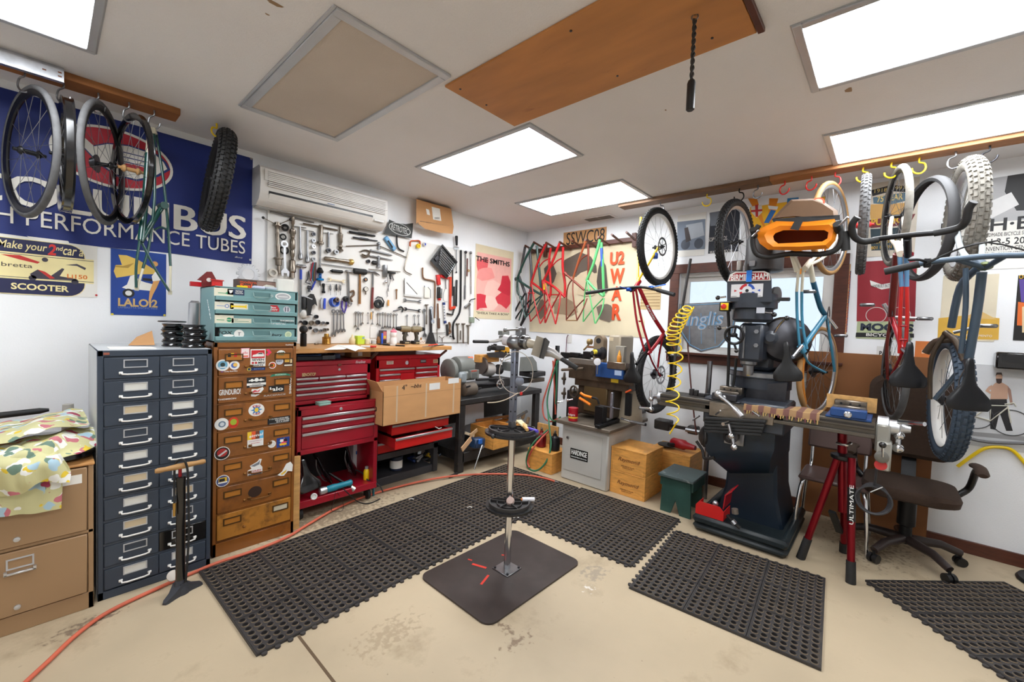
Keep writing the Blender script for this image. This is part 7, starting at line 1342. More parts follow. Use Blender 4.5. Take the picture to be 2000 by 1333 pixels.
def rwheel(u,v,d,r_,ax,nm,mt='oily_cast',sp=3):
 p=PR(u,v,d);ax=Vector(ax).normalized();e1,e2,_=frame(ax);m=MB().torus(p,ax,r_,r_*.16,28,8).lathe([(r_*.26,-.02),(r_*.26,.025),(r_*.14,.03)],p,p+ax,14)
 for k in range(sp):a=2*PI*k/sp+.4;m.bar(p,p+(e1*math.cos(a)+e2*math.sin(a))*r_,r_*.2,r_*.16,ax)
 return PW(nm,m,mt,t)
rwheel(1121,766,.92,.058,(-1,.3,0),'handwheel');rwheel(1102,769,.9,.055,(-.5,.85,0),'handwheel');rwheel(1102,740,.8,.06,(-.5,.85,0),'handwheel')
for u,v in((1090,786),(1109,782)):PW('crank_ball',MB().sph(PR(u,v,.95),.014,10,7).tube([PR(u,v,.95),PR(u+10,v-2,.93)],.007,8),'chrome',t)
PW('long_handle',rt([(1097,723,.9),(1140,720,.9)],.014),'steel_warm',t);dial('white_dial','white dial gauge standing on the blue mill vise',1167.5,707,.026,d=TD_) if False else None
p=PR(1167.5,707,.92);g=T('dial_gauge','white-faced dial gauge at the small mill vise','gauge',p-Vector((0,0,.12)));PW('dial',MB().lathe([(.032,0),(.034,.004),(.034,.018),(.028,.02)],p,p+Vector((-.9,-.2,0)),24),(226,226,232),g);PW('stem',MB().tube([p,p-Vector((0,0,.12))],.006,8),'steel',g)
p=PR(1209,711,.82);g=T('oil_bottle','amber squeeze oil bottle standing on the small mill','bottle',p);P('bottle',MB().lathe([(.02,-.01),(.022,.0),(.022,.07),(.014,.085)],(0,0,0),(0,0,1),18),plain((206,130,30),.3),g);P('tip',MB().lathe([(.014,.085),(.012,.1),(.003,.13)],(0,0,0),(0,0,1),14),plain((232,160,50),.3),g)
g=T('rotary_fixture','brass and steel fixture standing on the mill table left side','fixture',PR(1145,700,.7));PW('block',rb(1138,688,1154,698,.74,.08),'black_metal',g);PW('arm',rt([(1140,684,.7),(1148,676,.7),(1152,668,.7)],.01),plain((150,130,90),.4,.6),g);PW('body',rc(1152,668,.7,[(.01,-.03),(.03,-.02),(.03,.02),(.012,.03)],YM),plain((160,136,92),.4,.6),g);PW('cap',rc(1155,680,.68,[(.05,0),(.05,.012),(.03,.02)],(0,0,1)),plain((134,92,66),.4,.4),g)
O('black_bar','long black flat bar lying across the small mill top left','bar',rb(1094,693,1150,700,.7,.05),'black_metal');O('black_bracket','small black block on the long bar','block',rb(1112,690,1130,696,.72,.05),'black_metal')
t=T('locking_pliers','orange handled plier clamp hanging over the mill tray','pliers',PR(1145,790,1.0));PW('handle',rt([(1134,768,1.0),(1142,773,1.0),(1156,777,1.0)],.013),plain((240,130,24),.35),t);PW('handle',rt([(1132,778,1.0),(1142,784,1.0),(1153,791,1.0)],.014),plain((240,130,24),.35),t);PW('jaws',rt([(1156,777,1.0),(1166,780,1.0),(1170,790,1.0)],.01),'black_metal',t)
p=PZ(1119,822,.601);t=T('coffee_can','red coffee can with a yellow label on the mill tray','can',(max(p.x,-1.0),p.y,.601));P('can',MB().lathe([(.044,0),(.047,.003),(.047,.11),(.05,.112),(.05,.13),(.02,.132)],(0,0,0),(0,0,1),28),plain((170,14,34),.35),t);P('label',MB().lathe([(.0474,.03),(.0474,.045)],(0,0,0),(0,0,1),28,False),(230,190,50),t)
CWl=Wall((max(p.x,-1.0)-.046,p.y-.012,.601),(.25,-.97,0),(0,0,1));tx(t,CWl,'Folgers',.0,.065,.026,.07,'white_ink',.003)
t=T('tailstock_block','black tailstock block with steel levers on the front of the mill tray','machine part',PZ(1170,832,.601));PW('block',rb(1160,796,1178,832,.98,.08),'black_metal',t);PW('post',rb(1190,768,1197,818,.95,.03,.004),plain((150,150,160),.3,.7),t);PW('lever',rt([(1172,792,1.0),(1212,800,1.0)],.006),'chrome',t);PW('rail',MB().bar(PZ(1166,834,.62),PZ(1262,802,.62),.05,.03,(0,0,1),.004),'black_metal',t)
t=T('knurled_rod','silver knurled rod sticking out over the mill tray edge','rod',PR(1240,822,.9));PW('rod',rt([(1214,818,.9),(1232,824,.95)],.011),'chrome',t);PW('knurl',rt([(1232,824,.95),(1261,830,1.0)],.014),'steel',t)
t=T('black_clamp','upright black clamp with an orange handle on the mill tray','clamp',PR(1224,815,.8));PW('bar',rb(1219,770,1232,812,.8,.04),'black_metal',t);PW('handle',rt([(1222,767,.82),(1233,762,.82)],.009),(230,90,30),t)
# crates with branded lettering
for k,(z,lb) in enumerate(((0.0005,'lower of the two stacked pale wine crates by the grey cabinet'),(.217,'upper of the two stacked pale wine crates by the grey cabinet'))):
 t=crate('wine_crate',lb,-.925,-.56,-2.268,-1.926,z,z+.2);t['group']='stacked wine crates'
 cw=Wall((-.926,-2.097,z),YM,(0,0,1));cr=plain((120,72,40),.6);tx(t,cw,'Raymond',0,.11,.045,.2,cr,.0008,shear=.35);tx(t,cw,'VINEYARD & CELLAR',0,.055,.009,.13,cr,.0008);tx(t,cw,'NAPA VALLEY',0,.04,.008,.1,cr,.0008)
t=crate('wine_crate','third pale crate against the wall behind the stacked pair',-.5,-.14,-2.5,-2.1,.0005,.36)
t=T('side_grinder','red power grinder lying on the rear crate','grinder',(-.36,-2.35,.376));P('motor_body',MB().lathe([(.03,-.09),(.045,-.07),(.048,.05),(.035,.07),(.022,.16)],(0,0,.06),(-.2,-1,.06),18),plain((166,20,34),.35),t);P('guard',MB().lathe([(.02,0),(.09,.004),(.09,.012),(.02,.016)],(0,.12,.02),(0,.12,1),22),'iron',t);P('handle',MB().lathe([(.01,0),(.016,.02),(.016,.09)],(-.03,.04,.05),(-1,.3,.2),12),'black_rubber',t)
O('bench_arbor','grey steel arbor and rods lying behind the crates','machine part',MB().box((-.2,-2.12,.56),(.12,.16,.1),None,.01).bar((-.2,-2.16,.56),(-.2,-2.42,.56),.03,.03).box((-.2,-2.42,.56),(.08,.1,.08),None,.01),'iron')
O('steel_stand','T-shaped steel tube stand behind the green stool','stand',MB().tube([(-.42,-2.42,.60),(-.42,-2.72,.60)],.02,10).tube([(-.42,-2.62,.6),(-.42,-2.62,.0)],.022,12),'steel')
# green stool: slanted end boards with a notch
t=T('step_stool','worn green painted wooden step stool with a scuffed top','stool',(-.80,-2.555,0));w_,h_=.125,.3
for x in(-.15,.12):P('leg',MB().prism([(-w_,.001),(-w_*.3,.001),(0,.12),(w_*.3,.001),(w_,.001),(w_*.92,h_),(-w_*.92,h_)],(x,0,0),YM,(0,0,1),.02),'green_stool',t)
P('apron',MB().bx(-.165,.115,-w_-.012,-w_+.006,h_-.08,h_,.002),'green_stool',t);P('apron',MB().bx(-.165,.115,w_-.006,w_+.012,h_-.08,h_,.002),'green_stool',t);P('top',MB().bx(-.2,.15,-.145,.145,h_,h_+.024,.004),'green_stool_top',t)
t=T('milling_machine','tall dark vertical milling machine with white front panel in front of the window','milling machine',(-.75,-3.06,0))
m=MB().bx(-1.13,-.3,-3.37,-2.745,0,.07,.03).bx(-1.13,-1.07,-3.37,-2.745,.06,.125,.02).bx(-1.1,-.3,-3.37,-3.32,.06,.125,.02).bx(-1.1,-.3,-2.8,-2.745,.06,.125,.02);PW('base',m,'mill_base',t)
m=MB().loft([[Vector((x,y,z)) for x,y in((-.8,-3.24+q),(-.78,-3.26+q),(-.3,-3.26+q),(-.3,-2.86-q),(-.78,-2.86-q),(-.8,-2.88-q))] for z,q in((.07,-.03),(.3,.02),(.9,.05),(1.1,.05))]);PW('column',m,'mill_blue',t)
m=MB().loft([[PR(u,v,d) for u,v in((u0,v),(u1,v))]+[PR(u1+du,v,d2),PR(u0+du,v,d2)] for u0,u1,v,d,d2,du in((1376,1515,832,1.06,.6,30),(1378,1512,880,1.06,.6,30),(1392,1505,898,1.04,.6,30),(1425,1502,925,.92,.6,20))]);PW('knee',m,'mill_blue',t)
PW('saddle',rb(1372,796,1535,826,1.1,.42,.012),'mill_grey',t);PW('way_strip',rb(1384,803,1512,812,1.125,.03),'steel_warm',t)
for k in range(9):PW('way_cover_fold',MB().bar(PR(1377,817+3*k,1.15-.008*(k%2)),PR(1496-k,824+3.2*k,1.15-.008*(k%2)),.05,.018,(0,0,1),.003),'black_rubber',t)
p=PR(1411,853,1.1);PW('crank_plate',rb(1413,841,1454,866,1.085,.02),'steel',t);p=PR(1428,852,1.11);PW('crank_dial',MB().lathe([(.05,0),(.05,.03),(.03,.035),(.02,.06)],p,p+Vector(XM),22),'steel_dark',t)
def ballcrank(u0,v0,u1,v1,d,um,vm,r_=.011):PW('ball_crank',rt([(u0,v0,d),(u1,v1,d)],r_),'chrome',t);PW('crank_ball',MB().sph(PR(u1,v1,d),r_*2,12,8),'chrome',t);PW('crank_hub',MB().sph(PR(um,vm,d),r_*1.9,12,8),'chrome',t)
ballcrank(1422,826,1434,874,1.2,1428,852,.012);PW('crank_grip',rt([(1412,829,1.28),(1422,826,1.2)],.013),'chrome',t)
TZ=1.015;m=MB().bx(-1.12,-.88,-3.77,-2.44,.972,TZ,.003).bx(-1.1,-.9,-3.77,-2.44,.945,.972).bx(-1.12,-.88,-3.77,-2.44,.92,.945,.003);PW('table',m,plain((98,92,84),.38,.6),t)
for x in(-1.06,-1.0,-.94):PW('t_slot',MB().bx(x-.007,x+.007,-3.768,-2.442,TZ,TZ+.0006),'ink',t)
PW('front_groove',MB().bx(-1.1215,-1.12,-3.765,-2.445,.985,1.0),plain((50,46,44),.5,.3),t)
PW('table_dial',MB().lathe([(.055,0),(.055,.05),(.03,.06),(.02,.1)],(-1.0,-2.44,.96),(-1.0,0,.96),24),'steel',t)
ballcrank(1271,763,1272,800,1.0,1272,780,.011);PW('crank_grip',rt([(1248,797,1.06),(1272,799,1.0)],.014),'chrome',t)
# table power feed at the right end
PW('feed_housing',MB().bx(-1.1,-.93,-3.84,-3.772,.84,1.01,.01),plain((150,148,140),.42,.3),t);PW('feed_box',rb(1709,868,1743,918,1.14,.14,.008),plain((160,158,150),.42,.3),t)
p=PR(1722,832,1.03);PW('feed_dial',MB().lathe([(.06,-.02),(.06,.03),(.045,.035),(.045,.08),(.03,.085),(.02,.13)],p,p+Vector(YM),24),'alloy',t);ballcrank(1755,826,1754,876,1.05,1756,851,.014);PW('crank_grip',rt([(1756,824,1.06),(1806,829,1.16)],.013),'chrome',t)
PW('feed_lever',rt([(1724,893,1.16),(1724,872,1.18)],.006),'chrome',t);PW('lever_knob',MB().sph(PR(1724,870,1.18),.018,12,8),'black_gloss',t);p=PR(1722,893,1.14);PW('feed_knob',MB().lathe([(.034,0),(.034,.012),(.02,.02)],p,p+Vector(XM),20),plain((120,118,112),.4,.4),t);p=PR(1720,909,1.141);PW('red_mark',MB().lathe([(.03,0),(.03,.001)],p,p+Vector(XM),20),(190,50,50),t)
# table clamps: long chrome vise handle, small levers
for pts in([(1398,810,1.16),(1406,804,1.18),(1408,802,1.18)],[(1470,804,1.16),(1484,814,1.18)],[(1353,821,1.12),(1366,813,1.14)]):PW('lock_lever',rt(pts,.007),'chrome',t)
PW('knee_wheel',MB().torus(PR(1376,853,1.0),(-.4,.9,0),.07,.014,24,8).lathe([(.07,0),(.07,.02),(.03,.04)],PR(1376,853,1.0),PR(1376,853,1.0)+Vector((-.4,.9,0)),22),'iron',t);PW('knee_handle',rt([(1360,862,1.0),(1372,880,1.0),(1376,896,1.02),(1396,894,1.05)],.012),'iron',t)
# turret, ram, head
p=PR(1490,735,.72);m=MB().lathe([(.21,-.03),(.21,.05),(.225,.055),(.225,.1),(.17,.105)],(p.x+.05,-3.06,1.14),(p.x+.05,-3.06,2),36);PW('turret',m,'mill_grey',t);PW('turret_ring',MB().lathe([(.2255,.062),(.2255,.092)],(p.x+.05,-3.06,1.14),(p.x+.05,-3.06,2),36,False),'steel',t)
m=MB().loft([[PR(u,v,d) for u,v in((1460,752),(1538,748),(1532,800),(1452,802))] for d in(.86,.84)]);PW('chip_shield',m,'steel_dark',t)
PW('scale_tape',rb(1458,717,1465,734,1.0,.004,0),'yellow_plastic',t)
PW('ram',MB().bx(-.85,-.12,-3.17,-2.95,1.25,1.46,.03),'mill_grey',t);m=MB().lathe([(.03,0),(.14,.01),(.17,.05),(.15,.09),(.06,.12)],PR(1530,665,.8),PR(1530,665,.8)+Vector((-1,-.35,.1)),28);PW('worm_cover',m,'steel_dark',t)
PW('head_body',rb(1440,632,1492,705,1.08,.24,.02),'mill_grey',t);PW('quill_slide',rb(1449,638,1456,700,1.1,.02,.002),'steel',t);PW('quill',MB().lathe([(.03,-.02),(.035,.0),(.035,.05),(.055,.06),(.055,.14)],(-1.0,PR(1462,716,1.0).y,1.245),(-1.0,PR(1462,716,1.0).y,3),20),'steel',t)
m=MB().lathe([(.11,0),(.13,.02),(.13,.09),(.155,.1),(.155,.2),(.14,.21)],(-1.0,PR(1470,610,1.0).y,PR(1470,630,1.0).z),(-1.0,PR(1470,610,1.0).y,4),32);PW('gear_case',m,'mill_grey',t)
m=MB().loft([[PR(u+du,v,d) for u,v in((1420,589),(1420,549),(1425,534),(1436,530),(1492,529),(1503,533),(1507,547),(1508,590))] for d,du in((1.14,0),(.74,0))]);PW('belt_housing',m,'mill_grey',t)
m=MB().loft([[PR(u,v,d) for u,v in((1421,550),(1426,536),(1436,531),(1493,530),(1503,534),(1505,548))] for d in(1.144,1.15)]);PW('name_board',m,(226,222,216),t)
m=MB().loft([[PR(u,v,d) for u,v in((1424,548),(1428,538),(1438,533.5),(1491,532.5),(1500,536),(1502,546.5))] for d in(1.15,1.152)]);nb_=PW('red_field',m,(166,30,40),t)
a_,z_=RA(1463,541,1.152);wd=(RA(1499,541,1.152)[0]-RA(1427,541,1.152)[0]);tx(t,RW,'BIRMINGHAM',a_,z_,.042,wd,'white_ink',1.1525,bold=.02)
PW('blue_tape',rb(1457,528,1469,551,1.158,.003,0),(30,120,220),t)
PW('speed_panel',rb(1427,554,1491,581,1.144,.004,.001),(214,214,216),t);a_,z_=RA(1459,568,1.145);arc=lambda a0,a1,r0,r1:[(a_+r0*math.cos(math.radians(a0+(a1-a0)*k/10)),z_+r0*math.sin(math.radians(a0+(a1-a0)*k/10))) for k in range(11)]+[(a_+r1*math.cos(math.radians(a1-(a1-a0)*k/10)),z_+r1*math.sin(math.radians(a1-(a1-a0)*k/10))) for k in range(11)]
for c,a0,a1 in(((190,36,44),95,168),((190,36,44),192,265),((40,80,170),12,80),((40,80,170),280,348)):ink(t,plain(c),lambda b:poly(b,RW,arc(a0,a1,.05,.033),1.1446,.0008))
ink(t,'ink',lambda b:disc(b,RW,a_,z_,.011,None,1.1446,.002));ink(t,(190,36,44),lambda b:poly(b,RW,[(a_-.082,z_+.009),(a_-.064,z_),(a_-.082,z_-.009)],1.1446,.0008));ink(t,(40,80,170),lambda b:poly(b,RW,[(a_+.082,z_+.009),(a_+.064,z_),(a_+.082,z_-.009)],1.1446,.0008))
for x in(-.085,.07):
 for k in range(2):ink(t,(120,120,124),lambda b:rct(b,RW,a_+x-.02,a_+x+.02,z_-.04-.009*k,z_-.037-.009*k,1.1446,.0005))
p=PR(1488,520,.95);m=MB().lathe([(.1,0),(.125,.01),(.125,.24),(.11,.27),(.05,.29)],(-.88,p.y,PR(1488,530,.95).z),(-.88,p.y,4),30);PW('motor',m,plain((66,66,68),.45),t);PW('motor_plate',rb(1463,509,1475,520,1.012,.004,.001),(170,174,180),t);PW('capacitor',rb(1438,509,1448,529,1.02,.06,.006),'grey_enamel',t)
t2=t;PW('switch_box',rb(1404,590,1424,608,1.14,.07),(24,24,26),t);PW('switch_plate',rb(1407,592,1423,606,1.145,.006,.001),'yellow_plastic',t);p=PR(1414,599,1.145);PW('switch_knob',MB().lathe([(.018,0),(.018,.016),(.01,.02)],p,p+Vector(XM),18),'bright_red_paint',t)
PW('name_tag',rb(1477,601,1494,612,1.16,.003,0),(186,190,200),t)
rwheel(1434,655,1.18,.062,(-1,.15,0),'feed_wheel','black_metal');PW('wheel_lever',rt([(1434,672,1.2),(1438,684,1.2)],.008),'black_metal',t);PW('lever_knob',MB().sph(PR(1438,686,1.2),.014,10,7),'black_gloss',t)
for pts,kb in(([(1404,582,1.1),(1418,580,1.1)],(1402,582,1.1)),([(1490,610,1.1),(1510,613,1.12)],(1512,615,1.12)),([(1406,641,1.1),(1420,640,1.1)],(1405,641,1.1)),([(1505,660,1.0),(1522,636,1.06),(1534,624,1.1)],(1537,622,1.1))):PW('lever',rt(pts,.007,2),'chrome',t);PW('lever_knob',MB().sph(PR(*kb),.017,10,7),'black_gloss',t)
PW('handle',rt([(1518,585,1.0),(1542,585,1.02)],.013),'steel',t);p=PR(1504,660,.98);PW('feed_hub',MB().lathe([(.05,0),(.05,.05),(.028,.06),(.028,.1)],p,p+Vector((-1,-.2,0)),20),'mill_grey',t);p=PR(1510,577,.95);PW('side_dial',MB().lathe([(.05,0),(.06,.01),(.06,.03),(.03,.04)],p,p+Vector((-.3,-1,0)),20),plain((120,122,124),.4,.4),t)
PW('power_cable',rt([(1422,608,1.05),(1424,660,1.0),(1422,740,.95),(1420,768,.95)],.011),'black_rubber',t);PW('power_cable',rt([(1438,700,.9),(1434,740,.9),(1428,768,.92)],.01),'black_rubber',t)
for(u,v) in((1478,648),(1477,675)):PW('bolt',rc(u,v,1.085,[(.016,0),(.016,.012)],n=6),'steel',t)
PW('tall_rod',rt([(1415,770,1.0),(1420,768,1.0)],.01),'iron',t)
# vises and the checked cloth on the table
def mvise(label,u0,u1,vb,d,mt):
 a,b=PR(u0,vb,d),PR(u1,vb,d);y0,y1=b.y,a.y;z=TZ+.001;t=T('machine_vise',label,'vise',(-1.0,(y0+y1)/2,z));w_=(y1-y0)/2
 P('base',MB().bx(-.12,.16,-w_*.95,w_*.95,0,.014,.003).bx(-.1,.15,-w_*.72,w_*.72,.012,.05,.004),mt,t);P('fixed_jaw',MB().bx(.04,.1,-w_*.7,w_*.7,.05,.1,.004),'steel_warm',t);P('front_block',MB().bx(-.13,-.05,-w_*.75,w_*.75,.014,.062,.004),mt,t);P('front_jaw',MB().bx(-.06,-.02,-w_*.7,w_*.7,.05,.075,.003),'steel_warm',t)
 P('screw',MB().lathe([(.02,0),(.02,.015),(.012,.018),(.012,.03)],(-.13,0,.035),(-1,0,.035),16),'chrome',t)
 for k in(-.4,0,.4):P('jaw_hole',MB().cyl((.0395,w_*k,.078),(.039,w_*k,.078),.007,n=12),'ink',t)
 return t
v1=mvise('grey machine vise with a long chrome handle on the mill table',1388,1452,784,1.05,'steel_dark');PW('handle',rt([(1402,771,1.2),(1430,794,1.24),(1450,815,1.28)],[.011]*5+[.019]*4,4,12),'alloy',v1);PW('handle_hub',MB().sph(PR(1403,770,1.19),.026,14,9),'alloy',v1)
v2=mvise('blue machine vise at the right end of the mill table',1612,1706,812,1.05,'vise_blue');P('wood_jaw',MB().bx(.101,.108,-.13,.13,.03,.125,.001),'pale_wood',v2)
def plaid():
 mt=mk('plaid_cloth',(176,142,92),.85,var=.06);nt=mt.node_tree;N=nt.nodes;Lk=nt.links;b=N['Principled BSDF'];prev=b.inputs['Base Color'].links[0].from_socket;tc=[n for n in N if n.type=='TEX_COORD'][0]
 for ax,sc in(('Y',4.2),('X',6)):
  w_=N.new('ShaderNodeTexWave');w_.bands_direction=ax;w_.inputs['Scale'].default_value=sc;Lk.new(tc.outputs['Object'],w_.inputs['Vector']);rp=N.new('ShaderNodeMapRange');rp.inputs[1].default_value=.52;rp.inputs[2].default_value=.58;rp.inputs[4].default_value=.75 if ax=='Y' else .35;Lk.new(w_.outputs['Fac'],rp.inputs[0]);mx=N.new('ShaderNodeMix');mx.data_type='RGBA';Lk.new(rp.outputs[0],mx.inputs[0]);Lk.new(prev,mx.inputs[6]);mx.inputs[7].default_value=lin((92,50,62))+(1,);prev=mx.outputs[2]
 Lk.new(prev,b.inputs['Base Color'])
plaid();ya,yb=PR(1452,784,1.1).y-.01,PR(1606,805,1.1).y+.01
t=T('checked_cloth','tan and maroon checked cloth laid over the mill table between the vises','cloth',(-1.0,(ya+yb)/2,TZ));PW('cloth',MB().sheet([[Vector((x,ya+(yb-ya)*k/20,z+.004*math.sin(k*.9+x*20)))for k in range(21)] for x,z in((-.9,TZ+.007),(-1.0,TZ+.008),(-1.08,TZ+.008),(-1.122,TZ+.007),(-1.131,TZ-.016),(-1.133,TZ-.034))],.002),'plaid_cloth',t)
for k in range(26):y=ya+(yb-ya)*(k+.5)/26;PW('fringe',MB().tube([(-1.134,y,TZ-.03),(-1.136,y+.004*(k%3-1),TZ-.05-.006*(k%2))],.004,5),plain((190,160,100) if k%3 else(110,60,70)),t)
for k,(u,v,w_,h_) in enumerate(((1352,752,.03,.05),(1361,754,.026,.045),(1372,760,.05,.025),(1383,758,.03,.03))):O('clamp_block',['tallest','second tallest','low wide','rightmost'][k]+' small clamp block at the left end of the mill table','block',MB().box((-.98,PR(u,v,.98).y,TZ+h_/2+.001),(.04,w_,h_),None,.003),'iron','clamp blocks on the mill table')
t=T('tool_box','small red toolbox with its lid open on the mill base','toolbox',(-1.05,-2.86,.126));P('box',MB().prism([(-.1,0),(.1,0),(.1,.07),(.07,.1),(-.07,.1),(-.1,.07)],(-.05,0,0),YM,(0,0,1),.004).bx(-.05,.12,-.1,-.096,0,.07).bx(-.05,.12,.096,.1,0,.07).bx(-.05,.12,-.1,.1,0,.004),'bright_red_paint',t);P('lid',MB().loft([[Vector((x,y,z)) for y,z in((-.09,.09),(-.1,.2),(-.14,.24),(-.146,.236),(-.106,.196),(-.096,.09))] for x in(-.05,.14)]),'red_paint',t);P('bottle',MB().sph((.02,-.02,.09),.022,10,7),'alloy',t)
t=T('adjuster_assembly','black and chrome quick-release assembly lying on the mill base','bicycle part',PR(1430,1015,1.13));PW('body',rt([(1420,1006,1.16),(1434,1022,1.16),(1446,1032,1.16)],.014),'black_metal',t);PW('knurl',rt([(1430,1017,1.18),(1436,1024,1.18)],.019),'chrome',t);PW('post',rt([(1436,1004,1.14),(1435,994,1.14)],.022),plain((130,120,110),.4,.5),t)
# yellow coil hose, long bars, brand shield
t=T('coil_hose','yellow coiled air hose hanging beside the milling machine','hose',PR(1310,860,1.22));cl=[(1346,600,9,14),(1336,612,13,16),(1325,630,14,16),(1315,650,14,14),(1316,672,14,12),(1320,700,14,10),(1317,740,13,10),(1313,780,13,9),(1315,812,12,7),(1316,826,8,4)];pts=[]
ph=0
for j in range(len(cl)-1):
 tn=(2,2,2.5,2,1.6,1.6,1.6,1.3,.6)[j];n_=int(tn*18)
 for i in range(n_):
  e=i/n_;A_,B_=cl[j],cl[j+1];u,v,rr,hh=[A_[k]+(B_[k]-A_[k])*e for k in range(4)];an=(ph+tn*e)*2*PI;pts.append(PR(u+rr*math.cos(an),v+hh*.45*math.sin(an),1.22+rr/290*math.sin(an)))
 ph+=tn
PW('coil',MB().tube(pts+[PR(1316,835,1.22),PR(1308,848,1.22)],.0055,6),'yellow_plastic',t);PW('fitting',rt([(1308,846,1.22),(1307,856,1.22),(1306,868,1.22)],[.009,.013,.008],0),'chrome',t)
O('steel_bar','long dark steel bar leaning through the yellow coil','bar',rt([(1349,506,.75),(1342,545,.78),(1323,660,.9),(1315,740,.98)],.012),'iron');O('steel_bar','upright round steel bar left of the mill vise','bar',rt([(1387,706,.6),(1383,760,.62),(1381,772,.62)],.022),'steel');O('steel_bar','thin brown rod standing behind the yellow coil','bar',rt([(1343,670,.5),(1350,760,.55),(1360,850,.6)],.007),(96,50,44))
sh=[(1326,594),(1440,588),(1441,610),(1432,650),(1405,680),(1369,689),(1345,677),(1328,650),(1323,620)]
t=T('brand_shield','brushed steel shield sign with blue script lettering hung in front of the window','sign',PR(1370,689,.3));PW('plate',MB().loft([[PR(u,v,d) for u,v in sh] for d in(.3,.304)]),'steel',t);BL=(110,168,214)
c_=(1381,636);ins=[(c_[0]+(u-c_[0])*.93,c_[1]+(v-c_[1])*.92) for u,v in sh];PW('blue_border',MB().tube([PR(u,v,.305) for u,v in ins+ins[:1]],.004,6),BL,t)
a_,z_=RA(1372,627,.305);w_=RA(1408,627,.305)[0]-RA(1337,627,.305)[0]
for bd,cc_,dd in((.028,BL,.3055),(-.012,plain((196,198,204),.35,.6),.3075)):tx(t,RW,'Inglis',a_,z_,.17,w_,cc_,dd,shear=.2,bold=bd,rot=.06)
a_,z_=RA(1397,640,.305);tx(t,RW,'CYCLES',a_,z_,.028,.13,(96,98,104),.3055)
for u in(1346,1369,1396):PW('seam',MB().bar(PR(u,612,.3045),PR(u+1,672,.3045),.004,.002,XM),BL,t)
def rpost(name,label,u0,v0,u1,v1,m,d=.002,cat='poster'):
 a,z0=RA(u0,v1,d);b,z1=RA(u1,v0,d);return board(name,label,cat,RW,a,b,z0,z1,plain(m) if isinstance(m,tuple) else m,d),a,b,z0,z1
def rtx(par,s,u,v,hpx,wpx,c,dd=.0045,**k):a,z=RA(u,v);w_=abs(RA(u+wpx/2,v)[0]-RA(u-wpx/2,v)[0]);h_=abs(RA(u,v-hpx/2)[1]-RA(u,v+hpx/2)[1]);return tx(par,RW,s,a,z,h_ if abs(k.get('rot',0))<1 else w_,w_ if abs(k.get('rot',0))<1 else h_,plain(c) if isinstance(c,tuple) else c,dd,**k)
def rpoly(par,pts,c,dd=.004):return ink(par,plain(c),lambda b:pix(b,pts,dd,RW))
def rdisc(par,u,v,ru,rv,c,dd=.004):a,z=RA(u,v);return ink(par,plain(c),lambda b:disc(b,RW,a,z,abs(RA(u+ru,v)[0]-a),abs(RA(u,v+rv)[1]-z),dd,.0003,22))
K,Wh=(28,28,30),(232,230,226)
g=[[PR(1034+(1247-1034)*i/10+(12 if j>4 else 0)*i/10,490+(648-490)*j/6-(j/6)*0+(472-490)*i/10*(1-j/6)+(12*i/10)*(j/6),.008+.004*math.sin(i*1.3+j)) for i in range(11)] for j in range(7)]
t=T('band_poster','large tan music poster with red-orange lettering behind the bare frames','poster',PR(1140,650,.01));PW('sheet',MB().sheet(g[::-1],.001),'paper_warm',t);random.seed(11)
for k,(u,v,ru,rv,c) in enumerate(((1130,520,40,24,(96,84,74)),(1090,560,22,26,(206,186,150)),(1150,555,26,28,(214,196,164)),(1178,545,12,40,(84,76,70)),(1075,535,12,26,(90,80,72)),(1105,600,26,18,(170,150,122)),(1185,610,22,20,(120,108,96)),(1060,605,12,18,(130,116,100)))):rpoly(t,[(u+ru*random.uniform(.7,1.15)*math.cos(a*.6),v+rv*random.uniform(.7,1.15)*math.sin(a*.6)) for a in range(10)],c,.014+.0004*k)
OR=(226,84,40)
for s,u,v,h_,w_ in(('U2',1207,505,26,28),('W',1207,540,30,28),('A',1206,574,28,20),('R',1206,610,32,18)):rtx(t,s,u,v,h_,w_,OR,.02,bold=.04)
o,*_=rpost('cardboard_sign','brown cardboard scrap sign hand lettered above the peg rail',1100,443,1185,482,'cardboard',.004,'sign');rtx(o,'SSWC08',1143,463,24,74,K,.0065)
o,*_=rpost('calendar_sheet','tan printed calendar sheet partly hidden behind the red bicycle',1250,560,1292,605,(206,180,136))
for k in range(6):ink(o,(150,120,80),lambda b:rct(b,RW,RA(1252,570)[0],RA(1290,570)[0],RA(1270,568+6*k)[1]-.004,RA(1270,568+6*k)[1]+.004,.004,.0003))
o,*_=rpost('cyclist_print','grey photo print of a cyclist left of the dark space poster',1320,414,1380,503,'paper');rpoly(o,[(1323,434),(1378,428),(1377,487),(1323,490)],(120,132,150));rpoly(o,[(1340,440),(1372,434),(1376,460),(1344,470)],(176,184,194),.0044);rdisc(o,1339,478,9,10,(70,78,92),.0048);rdisc(o,1365,476,9,10,(70,78,92),.0048);rpoly(o,[(1337,446),(1344,444),(1350,470),(1340,474)],(60,50,50),.0052)
o,*_=rpost('space_poster','dark navy poster with pale lettering behind the black knobby wheel',1383,408,1446,496,(26,32,46));rtx(o,'SOPWAMTOS',1402,467,8,36,Wh);rtx(o,'WAXING MOON',1408,492,6,44,Wh);rpoly(o,[(1386,416),(1410,412),(1408,440),(1388,442)],(110,116,126))
o,*_=rpost('yellow_scooter_poster','yellow and orange sunburst scooter poster above the window',1460,384,1612,492,(240,180,30))
for k in range(9):rpoly(o,[(1500,460),(1500+120*math.cos(k*.35-1.9),max(388,460+90*math.sin(k*.35-1.9))),(1500+120*math.cos(k*.35-1.75),max(388,460+90*math.sin(k*.35-1.75)))],(232,140,24),.0038)
